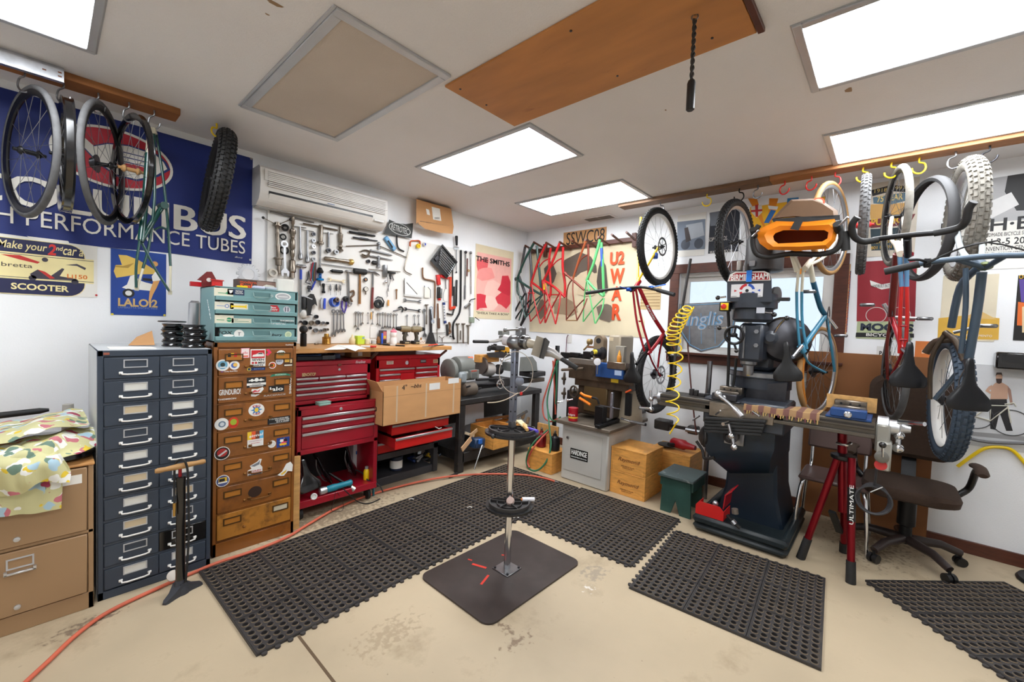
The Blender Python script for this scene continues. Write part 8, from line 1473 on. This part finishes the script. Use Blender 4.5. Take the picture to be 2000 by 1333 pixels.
rpoly(o,[(1467,404),(1488,400),(1489,415),(1478,426),(1468,416)],(222,214,200),.0046);rpoly(o,[(1475,401),(1481,400),(1481,424),(1476,424)],(190,40,40),.005);rpoly(o,[(1467,411),(1489,409),(1489,413),(1467,415)],(190,40,40),.0052);rpoly(o,[(1506,410),(1516,412),(1502,436),(1492,436)],(40,110,180),.0048);rpoly(o,[(1500,402),(1520,404),(1518,410),(1502,409)],(226,226,224),.0052);rpoly(o,[(1538,388),(1560,386),(1560,396),(1537,400)],(40,130,190),.0048)
o,*_=rpost('letterpress_poster','narrow vertical letterpress poster with orange and blue lettering right of the window',1641,516,1662,658,(214,172,124));rtx(o,'HATCH SHOW PRINT',1648,590,88,9,(40,60,110),rot=-PI/2,bold=.02);rtx(o,'AMERICAN LETTERPRESS',1655,590,120,6,(206,90,60),rot=-PI/2);rdisc(o,1648,520,3,3,(30,90,80))
for u in(1638+6,1657.5):ink(o,(50,64,100),lambda b:rct(b,RW,RA(u,590)[0]-.003,RA(u,590)[0]+.003,RA(u,650)[1],RA(u,530)[1],.004,.0003))
o,*_=rpost('brewery_poster','cream framed brewery style anniversary poster behind the knobby wheel',1690,345,1797,503,(222,212,196));rpoly(o,[(1702,372),(1740,362),(1776,364),(1776,376),(1740,374),(1704,384)],K);rpoly(o,[(1705,386),(1770,376),(1772,392),(1740,400),(1706,398)],(84,116,134),.0044);rpoly(o,[(1698,400),(1784,396),(1782,424),(1700,428)],(214,166,90),.004);rpoly(o,[(1698,430),(1788,418),(1776,440),(1700,446)],(120,34,40),.0048);rpoly(o,[(1700,448),(1772,444),(1768,488),(1702,490)],(34,60,70),.004)
rtx(o,'1918  1993',1738,370,7,60,(226,200,120),.0048);rtx(o,'75 YEAR',1738,387,12,50,(226,200,120),.005,bold=.02);rtx(o,'PUBLIC',1732,432,14,62,(230,184,50),.0054,bold=.03);rtx(o,'STEVE & SONS',1728,472,6,50,(226,180,50),.0048);rtx(o,'801 MAIN ST',1728,483,6,54,(226,180,50),.0048)
o,*_=rpost('bicycle_poster','red and pale green bicycle poster with big dark block lettering',1672,507,1793,661,(178,188,148));rpoly(o,[(1676,512),(1791,506),(1787,628),(1673,628)],(150,30,44));rpoly(o,[(1672,650),(1785,652),(1785,660),(1671,659)],K);rtx(o,'MOOTS',1731,640,15,104,(30,40,60),.0045,bold=.05);rtx(o,'BICYCLES',1724,655,6,66,Wh,.0048,bold=.02);rpoly(o,[(1699,548),(1722,556),(1745,552),(1745,562),(1722,566),(1701,558)],Wh,.0044);rtx(o,'HANDBUILT IN THE',1722,559,6,42,K,.0048)
for u in(1711,1757):ink(o,(206,206,200),lambda b:b.torus(RW.p(*RA(u,616),.0046),XM,.062,.0025,24,5))
o,*_=rpost('desert_poster','pale poster fading to golden yellow behind the grey bicycle',1833,535,1952,664,(224,214,190));rpoly(o,[(1833,622),(1890,616),(1952,622),(1950,664),(1831,662)],(222,176,70));rpoly(o,[(1880,622),(1912,606),(1946,624)],(226,190,120),.0046);rtx(o,'SACRAMENTO',1912,656,4,50,Wh)
o,*_=rpost('show_poster','large white handmade bicycle show poster with a black and white photograph',1848,341,2060,530,'paper');rpoly(o,[(1918,352),(2060,330),(2060,425),(1918,436)],(176,176,178));rpoly(o,[(1968,344),(2060,330),(2060,410),(1985,412),(1962,375)],(40,40,42),.0044);rpoly(o,[(1925,398),(1975,376),(1990,400),(1930,430)],(222,222,222),.0046)
rtx(o,'N·A·H·B·S',1940,440,25,215,K,.0045,bold=.02);rtx(o,'NORTH AMERICAN HANDMADE BICYCLE SHOW',1929,460,7,176,K);rtx(o,'MARCH 3-5 2017',1944,473,13,154,K,bold=.01);rtx(o,'CONVENTION CENTER',1964,485,8,110,K);rtx(o,'150 WEST SOUTH MARKET STREET, SALT',1955,495,5,130,K)
o,*_=rpost('dark_poster','black bordered colourful poster at the right picture edge',1978,536,2060,665,(26,24,24));rpoly(o,[(1990,546),(2060,546),(2060,600),(1994,590)],(90,70,150));rpoly(o,[(1988,590),(2060,600),(2060,640),(1986,636)],(226,110,40));rpoly(o,[(1996,600),(2030,590),(2020,650),(1996,650)],(224,200,160),.0046);rtx(o,'OC',1998,541,8,16,(240,190,30),.005)
o,*_=rpost('orange_poster','small orange poster above the brown hardboard panel',1786,668,1832,698,(214,122,58));rpoly(o,[(1800,684),(1826,682),(1826,690),(1800,691)],(236,200,170))
o,*_=rpost('portrait_poster','photo poster of a bare-chested bearded man standing with a pale bicycle',1884,721,2060,868,(206,208,212));SK=(196,158,136)
rpoly(o,[(1884,842),(2060,858),(2060,868),(1884,850)],(150,150,152));rpoly(o,[(1934,778),(1966,778),(1969,812),(1978,842),(1965,842),(1952,806),(1944,840),(1934,838),(1932,806)],(30,30,34),.0044);rpoly(o,[(1936,756),(1944,748),(1958,748),(1968,754),(1968,780),(1934,780)],SK,.0048);rpoly(o,[(1937,752),(1930,756),(1924,764),(1934,770),(1936,766),(1931,763),(1938,760)],SK,.0052);rpoly(o,[(1968,754),(1974,762),(1978,790),(1973,791),(1968,766)],(160,124,110),.0052);rdisc(o,1951,738,6.5,8.5,SK,.0056);rpoly(o,[(1945,740),(1957,740),(1956,748),(1951,750),(1946,748)],(60,40,34),.006);rpoly(o,[(1944,735),(1946,728),(1956,728),(1958,735),(1955,732),(1947,732)],(50,36,32),.006)
for u in(1904,1974):ink(o,(60,60,64),lambda b:b.torus(RW.p(*RA(u,813 if u<1950 else 826),.006),XM,.088,.003,28,5))
for q_ in([(1904,813),(1934,792),(1968,793),(1974,826)],[(1934,792),(1934,822),(1968,796)],[(1904,813),(1934,822)],[(1962,790),(1980,787),(1984,794)]):ink(o,(206,204,190),lambda b:b.tube([RW.p(*RA(u,v),.0075) for u,v in q_],.0045,6))
m=MB().bx(-.03,-.005,PR(1836,700,.03).y,PR(1578,700,.03).y,.001,PR(1690,692,.03).z,.002);O('hardboard_panel','tall brown hardboard sheet leaning on the right wall','board',m,'hardboard')
t=T('wall_speaker','black wedge-shaped bar fixed to the wall above the portrait poster','bar',PR(1975,718,.05));PW('body',rb(1944,693,2060,720,.1,.09,.01),'black_gloss',t);PW('slot',rb(1958,698,2050,708,.1015,.002,0),'ink',t)
O('yellow_cable','yellow cable arching along the right wall','cable',rt([(1870,912,.02),(1900,890,.02),(1925,876,.02),(1955,874,.02),(1980,882,.02),(2010,915,.02)],.011),'yellow_plastic');O('grey_conduit','grey conduit running under the portrait poster','conduit',rt([(1878,852,.025),(1930,864,.025),(2060,868,.025)],.011),(110,110,114))
o,*_=rpost('round_sticker','black and white rounded sticker above the hardboard panel',1711,678,1744,700,(226,226,224),.003,'sticker');rtx(o,'PAUL',1730,691,9,26,K,.005,bold=.03)
# beam and hooks
ye=PZ(1221,404,H).y
t=T('hook_beam','long wooden beam under the ceiling along the right wall, weathered at its left end','beam',(-.475,-3.4,2.77));ys=PR(1502,352,.545).y
PW('weathered_length',MB().bx(-.545,-.405,ys,ye-.0,2.772,2.809,.002),'beam_wood_grey',t);PW('fresh_length',MB().bx(-.545,-.405,-6.2,ys-.002,2.772,2.809,.002),'beam_wood_right',t)
HK=[(1290,'steel','holding the red and yellow mountain bike'),(1381,'yellow_plastic','with nothing on it, left of the black knobby wheel'),(1444,'black_metal','holding the black knobby wheel'),(1480,'steel','hanging empty over the yellow scooter poster'),(1533,'bright_red_paint','empty, first red one over the brown bag'),(1585,'bright_red_paint','empty, second red one over the brown bag'),(1632,'bright_red_paint','holding the blue bicycle with the orange bag'),(1686,'yellow_plastic','holding the edge-on knobby wheel'),(1742,'yellow_plastic','holding the red and blue bicycle'),(1796,'yellow_plastic','holding the wide loose tyre'),(1867,'steel','holding the grey fat-tyred bicycle'),(1933,'steel_dark','empty at the far right of the beam')]
for u,mt,lb in HK:p=PR(u,300,.47);p.z=2.772;p.y=PR(u,{1290:398,1381:385,1444:376,1480:370,1533:352,1585:350,1632:336,1686:333,1742:315,1796:312,1867:294,1933:291}[u],.47).y;hook('beam hook '+lb,p,(-.3,-.95 if u>1800 or u in(1533,1585,1480) else .95,0),mt,'hooks on the right beam',.0055,.05,.075)
def wm(u,v,d,ang):c=PR(u,v,d);a=r(ang);p=Vector((-math.cos(a),-math.sin(a),0));z=Vector((0,0,1));y=z.cross(p);return Matrix(((p.x,y.x,0,c.x),(p.y,y.y,0,c.y),(0,0,1,c.z),(0,0,0,1)))
t=T('bicycle_wheel','loose black knobby wheel with a silver rim hanging at the window left','wheel',M=wm(1437,474,.5,-7));wheel(t,R=.36,tw=.032,knob=64,rim='alloy',ns=18)
t=T('bicycle_wheel','loose knobby wheel seen edge on beside the brewery poster','wheel',M=wm(1686,440,.5,3));wheel(t,R=.355,tw=.03,knob=60,tyre='tyre_grey',ns=18,hub=(190,40,40))
t=T('loose_tyre','wide dark tyre without a wheel hanging on a yellow hook','tyre',M=wm(1807,449,.5,20));m=MB().ring((0,0,0),YP,[(.34,-.018),(.345,0),(.34,.018),(.33,.028),(.31,.024),(.325,.02),(.328,0),(.325,-.02),(.31,-.024),(.33,-.028)],56);P('tyre',m,plain((58,58,60),.7),t)
def bike(label,fw,rw,fk,rk,tl,extra=()):
 c=PR(*fw[:3]);t=T('bicycle',label,'bicycle',(c.x,c.y,c.z-.4));Mi=ROOT[t.name]
 wheel(t,M=Mi@wm(*fw),first='front_wheel',**fk);wheel(t,M=Mi@wm(*rw),first='rear_wheel',cass=True,**rk);tubes(t,PR,tl);return t
def pedal(t,u,v,d,m='steel'):PW('pedal',MB().box(PR(u,v,d),(.05,.08,.022),None,.006).box(PR(u,v,d),(.075,.05,.012),None,.004),m,t)
def crankset(t,u,v,d,n_=36,R_=.085):m=MB();p=PR(u,v,d);m.ring(p,(0,1,.0),[(R_,-.002),(R_,.002),(R_-.018,.002),(R_-.018,-.002)],n_);PW('chainring',m,'black_metal',t)
YL,RD=plain((236,190,30),.3),plain((160,16,32),.25);BT=plain((70,140,172),.28);CR=plain((226,222,204),.3);SL=plain((72,88,104),.35,.2);MR=plain((116,40,34),.35)
b1=bike('red and yellow mountain bike hanging by its front wheel left of the window',(1286,483,.5,-4),(1283,732,.55,-4),dict(R=.37,tw=.032,knob=70,rim='white_metal',disc=1),dict(R=.37,tw=.032,knob=70,disc=1),[('fork_blade',YL,.012,[(1286,483,.52),(1264,520,.66),(1248,545,.8)]),('fork_blade',YL,.012,[(1252,425,.5),(1247,490,.62),(1246,545,.8)]),('fork_crown',YL,.016,[(1248,545,.8),(1243,560,.86)]),('head_tube',RD,.021,[(1249,550,.8),(1239,566,.92)]),('top_tube',RD,.01,[(1236,566,.92),(1244,630,.9),(1260,690,.84)]),('top_tube',RD,.01,[(1242,566,.92),(1254,630,.88),(1272,690,.82)]),('down_tube',RD,.018,[(1248,562,.88),(1272,612,.76),(1296,650,.64)]),('seat_tube',RD,.016,[(1266,692,.84),(1282,672,.74),(1296,652,.64)]),('seat_stay',RD,.008,[(1268,692,.82),(1276,712,.7),(1290,735,.56)]),('chain_stay',RD,.009,[(1296,655,.62),(1288,690,.58),(1284,731,.55)]),('bridge',RD,.007,[(1247,628,.9),(1252,628,.89)]),('seatpost','black_metal',.014,[(1262,688,.86),(1252,700,.96),(1243,712,1.04)]),('stem','black_metal',.016,[(1240,562,.93),(1232,568,1.02)]),('handlebar','black_metal',.0125,[(1145,572,.98),(1190,566,1.0),(1230,562,1.02),(1262,562,1.04),(1317,576,1.08)]),('grip','black_rubber',.017,[(1145,573,.98),(1178,568,.99)]),('grip','black_rubber',.017,[(1284,567,1.05),(1317,576,1.08)])])
for u,v in((1228,566),(1272,562)):PW('brake_lever',MB().box(PR(u,v,1.04),(.03,.04,.03),None,.005).tube([PR(u,v,1.06),PR(u-18 if u<1250 else u+28,v-6,1.1)],.005,6),plain((40,90,200),.25,.6),b1)
saddle('saddle',None,place(PR(1235,716,1.06)+Vector((0,0,-.03)),(-.02,.1,1),(-1,.1,0)),plain((8,9,12),.4),par=b1);DA,DB=PR(1256,583,.84),PR(1286,636,.69);f_=(DB-DA).normalized();o_=CAM-DA;o_=(o_-f_*o_.dot(f_)).normalized();tx(b1,Wall((DA+DB)/2+o_*.0185,f_,o_.cross(f_)),'Retrotec',0,0,.022,.16,'white_ink',.001,shear=.2);a_,z_=RA(1270,600,.8)
PW('brake_caliper',MB().box(PR(1280,500,.55),(.05,.04,.06),None,.008),plain((40,90,190),.3,.6),b1);PW('crank_arm',rt([(1296,652,.6),(1316,690,.6)],.011),'black_metal',b1);pedal(b1,1318,694,.62)
b2=bike('blue and cream touring bicycle with orange handlebar bag',(1622,447,.55,-13),(1598,726,.5,-14),dict(R=.345,tw=.018,tyre='tan_wall',rim='alloy'),dict(R=.345,tw=.018,tyre='tan_wall',rim='alloy'),[('fork_blade',CR,.011,[(1622,447,.56),(1600,492,.75),(1580,515,.92)]),('fork_blade',CR,.011,[(1640,455,.5),(1612,500,.7),(1582,517,.92)]),('head_tube',CR,.019,[(1584,510,.9),(1572,525,1.02)]),('top_tube',CR,.009,[(1560,524,1.02),(1556,570,.98)]),('top_tube',BT,.009,[(1556,570,.98),(1557,620,.96),(1562,680,.92)]),('top_tube',CR,.009,[(1569,522,1.0),(1566,570,.97)]),('top_tube',BT,.009,[(1566,570,.97),(1567,630,.94),(1576,682,.9)]),('down_tube',CR,.017,[(1582,516,.95),(1588,550,.86)]),('down_tube',plain((36,92,120),.28),.017,[(1588,550,.86),(1602,600,.74),(1612,615,.7)]),('seat_tube',BT,.016,[(1566,682,.92),(1590,648,.8),(1612,618,.7)]),('seat_stay',BT,.008,[(1568,684,.9),(1580,710,.74),(1612,728,.56)]),('chain_stay',BT,.009,[(1614,620,.68),(1624,680,.6),(1630,726,.52)]),('seatpost','chrome',.014,[(1566,676,.94),(1548,698,1.04)]),('bridge',BT,.008,[(1557,641,.95),(1568,641,.93)]),('mudguard',plain((206,130,50),.3),.014,[(1598,640,.72),(1572,690,.8),(1566,740,.78),(1572,790,.7)]),('stem',CR,.016,[(1560,524,1.06),(1552,505,1.16),(1546,494,1.24)]),('stem_quill',CR,.014,[(1546,495,1.2),(1556,530,1.12)]),('handlebar','black_rubber',.017,[(1482,440,1.3),(1470,464,1.3),(1476,494,1.28),(1500,502,1.26),(1545,496,1.25),(1600,497,1.26),(1632,488,1.28),(1644,465,1.3),(1637,432,1.32)]),('brake_hood','black_rubber',.02,[(1474,462,1.3),(1470,448,1.36)]),('brake_hood','black_rubber',.02,[(1637,452,1.3),(1634,438,1.36)]),('brake_lever','chrome',.007,[(1640,440,1.36),(1656,424,1.4)]),('brake_lever','chrome',.007,[(1470,462,1.34),(1482,450,1.38)]),('crank_arm','chrome',.011,[(1614,616,.66),(1634,642,.62)]),('seat_tube_lug',BT,.02,[(1562,676,.93),(1570,688,.9)])])
saddle('saddle',None,place(PR(1538,704,1.12)+Vector((0,0,-.03)),(-.02,.1,1),(-1,-.1,0)),plain((8,9,12),.4),par=b2);crankset(b2,1618,622,.68);pedal(b2,1642,656,.62);pedal(b2,1580,570,.9)
t=T('handlebar_bag','orange canvas bag with a brown top pouch strapped to the drop handlebar','bag',PR(1555,490,1.3));OC='orange_canvas'
m=MB();O_=[(1476,458),(1486,446),(1516,432),(1570,434),(1630,428),(1637,444),(1632,470),(1618,486),(1560,490),(1500,488),(1484,476)];I_=[(1510,462),(1514,456),(1530,450),(1570,450),(1610,450),(1618,454),(1616,466),(1606,472),(1560,474),(1520,476),(1512,470)]
Bk=[(u*.96+1556*.04,v*.96+460*.04) for u,v in O_];m.loft([[PR(u,v,.98) for u,v in Bk],[PR(u,v,1.1) for u,v in O_],[PR(u,v,1.3) for u,v in O_],[PR(u,v,1.33) for u,v in[(p_*.5+q_*.5,y*.5+w_*.5) for(p_,y),(q_,w_) in zip(O_,I_)]],[PR(u,v,1.31) for u,v in I_],[PR(u,v,1.12) for u,v in I_]]);PW('bag_body',m,OC,t)
PW('bag_lining',MB().loft([[PR(u,v,d) for u,v in I_] for d in(1.125,1.13)]),plain((110,54,24),.8),t);PW('strap',MB().loft([[PR(u,v,d) for u,v in((1556,425),(1571,427),(1560,450),(1543,448))] for d in(1.335,1.35)]),'black_rubber',t)
BT_=[(1508,428),(1524,410),(1545,390),(1590,388),(1612,396),(1636,412),(1638,426),(1600,428),(1550,424)];m=MB().loft([[PR(1570+(u-1570)*s_,412+(v-412)*s_,d) for u,v in BT_] for s_,d in((.8,.98),(1,1.05),(1,1.24),(.86,1.3))]);PW('top_pouch',m,'waxed_canvas',t);PW('pouch_base',MB().loft([[PR(u,v,d) for u,v in((1507,428),(1560,424),(1640,420),(1641,430),(1560,434),(1512,436))] for d in(1.02,1.3)]),'black_rubber',t)
p=PR(1597,397,1.27);bd=PW('patch',MB().lathe([(.036,0),(.036,.004)],p,p+Vector((-1,-.1,.3)),22),(222,100,70),t);PW('patch_centre',MB().lathe([(.026,.004),(.026,.006)],p,p+Vector((-1,-.1,.3)),22),(226,210,190),bd)
b3=bike('red road bicycle with pale blue front and black drop handlebar',(1749,423,.5,11),(1748,725,.5,10),dict(R=.345,tw=.02,tyre='tyre_lit',rim='black_metal'),dict(R=.345,tw=.02,tyre='tyre_grey',rim='black_metal'),[('fork_blade',CR,.011,[(1742,425,.55),(1738,460,.75),(1750,480,.9)]),('fork_blade',CR,.011,[(1764,425,.5),(1766,460,.75),(1760,480,.9)]),('head_tube',CR,.021,[(1752,476,.9),(1760,496,1.08)]),('top_tube',plain((110,160,206),.28),.011,[(1757,500,1.06),(1761,560,1.02)]),('top_tube','bright_red_paint',.01,[(1761,560,1.02),(1758,620,.98),(1757,690,.92)]),('top_tube',plain((110,160,206),.28),.011,[(1771,502,1.06),(1771,560,1.02)]),('top_tube','bright_red_paint',.01,[(1771,560,1.02),(1772,620,.98),(1768,690,.92)]),('down_tube',MR,.02,[(1752,496,1.0),(1746,560,.85),(1741,618,.7)]),('seat_tube',RD,.016,[(1764,688,.92),(1752,650,.8),(1741,620,.7)]),('seat_stay',RD,.009,[(1762,690,.9),(1752,712,.74),(1737,742,.55)]),('chain_stay',MR,.01,[(1740,622,.68),(1732,680,.6),(1734,740,.52)]),('bridge',RD,.007,[(1757,637,.97),(1772,637,.97)]),('bridge',RD,.007,[(1757,664,.95),(1772,664,.95)]),('seatpost','steel',.014,[(1764,682,.94),(1775,692,1.04)]),('stem','black_metal',.018,[(1773,500,1.1),(1772,466,1.26)]),('handlebar','black_metal',.0145,[(1705,468,1.24),(1772,460,1.27),(1830,455,1.28)]),('handlebar','black_rubber',.018,[(1675,424,1.36),(1664,440,1.34),(1668,462,1.3),(1686,472,1.26),(1716,468,1.25)]),('handlebar','black_rubber',.018,[(1824,456,1.28),(1870,446,1.3),(1886,432,1.33),(1892,408,1.36),(1902,394,1.38)]),('brake_hood','black_rubber',.022,[(1650,452,1.3),(1652,490,1.28)]),('crank_arm','alloy',.012,[(1741,618,.66),(1726,594,.68)]),('crank_arm','alloy',.01,[(1745,620,.64),(1812,623,.66)])])
PW('stem_cap',rc(1774,500,1.1,[(.018,-.02),(.024,-.015),(.024,.0),(.014,.004)],(-.2,0,-1)),plain((150,20,40),.3,.5),b3);saddle('saddle',None,place(PR(1775,706,1.1)+Vector((0,0,-.04)),(-.02,0,1),(-1,-.2,0)),plain((7,9,15),.32),par=b3);crankset(b3,1742,622,.68);pedal(b3,1694,596,.72);pedal(b3,1806,623,.66)
b4=bike('slate grey fat-tyred mountain bike with a wide flat bar at the right',(1883,430,.52,5),(1853,778,.72,6),dict(R=.385,tw=.046,knob=54,tyre='tyre_lit',rim='alloy',rw=.03),dict(R=.385,tw=.042,knob=60,tyre=plain((62,76,92),.7),rim='white_metal',rw=.03),[('fork_blade',plain((180,190,192),.35),.015,[(1866,440,.7),(1878,490,.9),(1900,512,1.05)]),('fork_blade',plain((180,190,192),.35),.013,[(1912,440,.6),(1918,490,.9),(1910,514,1.05)]),('head_tube',SL,.022,[(1908,506,1.04),(1922,522,1.18)]),('top_tube',SL,.02,[(1918,532,1.16),(1908,610,1.1),(1890,710,1.02)]),('top_tube',SL,.012,[(1886,524,1.12),(1886,600,1.1),(1877,690,1.04)]),('down_tube',SL,.018,[(1910,524,1.1),(1876,560,1.0),(1858,640,.92)]),('seat_tube','oily_cast',.017,[(1884,706,1.02),(1868,668,.96),(1846,650,.9)]),('seat_stay',SL,.012,[(1882,712,1.0),(1860,740,.92),(1826,780,.86)]),('chain_stay','oily_cast',.012,[(1846,652,.9),(1820,700,.88),(1816,780,.86)]),('handlebar',SL,.0155,[(1730,530,1.24),(1800,515,1.26),(1860,507,1.27),(1940,500,1.28),(2060,498,1.3)]),('grip','black_rubber',.02,[(1728,531,1.24),(1796,516,1.26)]),('stem',SL,.014,[(1870,508,1.27),(1920,522,1.2)]),('stem',SL,.014,[(1960,502,1.27),(1926,522,1.2)]),('brake_cable','black_rubber',.004,[(1810,516,1.3),(1860,492,1.36),(1930,474,1.36),(2040,500,1.34)]),('brake_cable','black_rubber',.004,[(1812,512,1.3),(1880,484,1.38),(1950,470,1.38)]),('crank_arm','oily_cast',.02,[(1862,664,.9),(1828,668,.86),(1808,690,.84)]),('crank_arm','steel',.01,[(1862,650,.86),(1918,636,.86)]),('seatpost','black_metal',.014,[(1886,706,1.04),(1893,722,1.26)])])
PW('brake_lever',rt([(1812,513,1.28),(1796,508,1.34),(1774,508,1.36)],.007),'black_metal',b4);PW('clamp',MB().box(PR(1811,514,1.27),(.04,.03,.05),None,.006),'black_metal',b4);PW('stem_cap',rc(1924,522,1.2,[(.022,-.02),(.03,-.012),(.03,.0),(.016,.004)],(-.5,0,-1)),plain((116,126,90),.3,.6),b4);saddle('saddle',None,place(PR(1893,748,1.3)+Vector((0,0,-.03)),(-.02,0,1),(-1,-.25,0)),plain((7,9,15),.32),par=b4);pedal(b4,1928,637,.86)
t=T('tripod_stand','red tubular tripod stand with white lettering under the mill table','tripod',(-.86,-3.55,0));ap=PR(1648,885,.95);RTm='tripod_red'
PW('centre_post',MB().tube([PR(1645,812,.95),PR(1646,1000,.95)],.026,16),RTm,t);PW('collar',rc(1648,889,.95,[(.06,-.03),(.07,-.02),(.07,.0),(.04,.012)],(0,0,1)),'black_plastic',t);PW('clamp_lever',rt([(1634,866,1.0),(1652,870,1.02),(1662,866,1.0)],.01),'chrome',t)
for pts in(((1636,895,.98),(1578,1052,1.0)),((1664,895,1.02),(1662,1096,1.1)),((1650,895,.9),(1648,1060,.7))):a,b=PR(*pts[0]),PR(*pts[1]);lg=PW('leg',MB().tube([a,b],.021,14),RTm,t);e=(b-a).normalized();PW('rubber_foot',MB().tube([b,b+e*((b.z-.0)/max(.2,-e.z))],[.025,.027],14),'black_rubber',lg)
a,b=PR(1664,895,1.02),PR(1662,1096,1.1);s0,s1=a+(b-a)*.29,a+(b-a)*.62;lb_=PW('label',MB().tube([s0,s1],.0216,14),'black_plastic',t);f_=(b-a).normalized();o_=(CAM-s0);o_=(o_-f_*o_.dot(f_)).normalized();TWl=Wall((s0+s1)/2+o_*.0216,-f_,o_.cross(-f_));tx(t,TWl,'ULTIMATE',0,0,.02,.24,'white_ink',.001)
PW('spreader',MB().bar(PR(1625,1000,.9),PR(1640,1040,.75),.04,.02),'black_metal',t)
def chair_plastic():
 t=T('school_chair','brown plastic shell chair with chrome legs half hidden behind the red tripod','chair',(-.42,-3.55,0));PL_=plain((98,78,74),.4)
 P('seat',MB().box((0,0,.45),(.4,.42,.03),None,.014),PL_,t);P('backrest',MB().box((.2,0,.74),(.03,.4,.24),Matrix.Rotation(.18,3,'Y'),.012),PL_,t)
 for y in(-.17,.17):P('back_tube',MB().tube(spline([(.14,y,.44),(.2,y,.52),(.23,y,.8)],4),.012,10),'chrome',t)
 for x in(-.18,.17):
  for y in(-.19,.19):P('leg',MB().tube(spline([(x*.8,y*.85,.435),(x*1.05,y,.38),(x*1.3,y*1.15,.0)],4),.0125,10),'chrome',t)
chair_plastic()
t=T('office_chair','dark brown fabric office chair with curved armrests and five castors','chair',(-.42,-3.96,0));BF='brown_fabric'
sd=[[Vector((x*s_,y*s_,z)) for x,y in rrect(-.25,.25,-.25,.25,.12)] for s_,z in((.8,.44),(.97,.46),(1,.5),(.95,.525),(.7,.535))];P('seat',MB().loft(sd),BF,t)
bk=[[Vector((.22+.05*z+q,y*s_,.66+.3+x*s_)) for x,y in[(a_,b_) for a_,b_ in rrect(-.3,.3,-.25,.25,.1)]] for q,s_,z in((-.03,.9,0),(.0,1,0),(.05,.96,0))];P('backrest',MB().loft(bk),BF,t);P('back_bracket',MB().bar((.12,0,.42),(.3,0,.7),.08,.02),'black_metal',t)
for s_ in(-1,1):P('armrest',MB().tube(spline([(.12,s_*.25,.48),(.14,s_*.3,.54),(.02,s_*.31,.68),(-.05,s_*.31,.7)],4),.02,10),'black_plastic',t);P('arm_pad',MB().tube(spline([(.1,s_*.31,.705),(-.05,s_*.32,.72),(-.17,s_*.32,.7)],4),[.02]+[.032]*7+[.022],12,flat=.6),BF,t)
P('column',MB().lathe([(.035,.1),(.035,.22),(.05,.23),(.05,.44)],(0,0,0),(0,0,1),18),'black_metal',t)
for k in range(5):
 a=k*2*PI/5+.1;e=Vector((math.cos(a),math.sin(a),0));P('base_arm',MB().tube([e*.03+Vector((0,0,.13)),e*.2+Vector((0,0,.125)),e*.31+Vector((0,0,.085))],[.032,.027,.024],10),plain((50,40,38),.4),t);s_=Vector((-e.y,e.x,0));c_=e*.31+Vector((0,0,.03))
 P('castor',MB().cyl(c_-s_*.028,c_-s_*.006,.03,n=16).cyl(c_+s_*.006,c_+s_*.028,.03,n=16).cyl(c_-s_*.007,c_+s_*.007,.016,n=10).tube([c_,c_+Vector((0,0,.05))],.008,8),'black_plastic',t)
m=MB();p0_=PR(1706,976,1.05)
for k in range(3):m.tube([p0_+Vector((.02*k-.02,.075*math.cos(a)*(1-.08*k),.085*math.sin(a)*(1+.05*k))) for a in[2*PI*i/26+k for i in range(27)]],.006,7)
t=T('coiled_lead','grey power lead coiled and hung under the mill feed box','lead',p0_);[PW('loop',MB().tube([p0_+Vector((.02*k-.02,.085*math.cos(a)*(1-.08*k),.085*math.sin(a)*(1+.05*k))) for a in[2*PI*i/26+k for i in range(27)]],.0065,7,closed=False),(54,54,58),t) for k in range(3)];PW('lead_drop',rt([(1712,915,1.08),(1710,935,1.06),(1706,955,1.05)],.0065),(54,54,58),t);PW('cable_tie',rt([(1700,962,1.1),(1724,952,1.1)],.003),(206,206,206),t)
O('round_base','black round base on the floor at the right picture edge','base',MB().lathe([(.17,0),(.18,.008),(.17,.024),(.04,.03)],(-.22,-4.68,.0005),(-.22,-4.68,1),36),'black_plastic')
# ---------------------------------------------------------------- labels must single things out
_seen={}
for o in bpy.data.objects:
 if o.parent is None and 'label' in o:
  k=o['label']
  if k in _seen and o.get('group') is None:print('DUPLICATE LABEL',k)
  _seen[k]=1
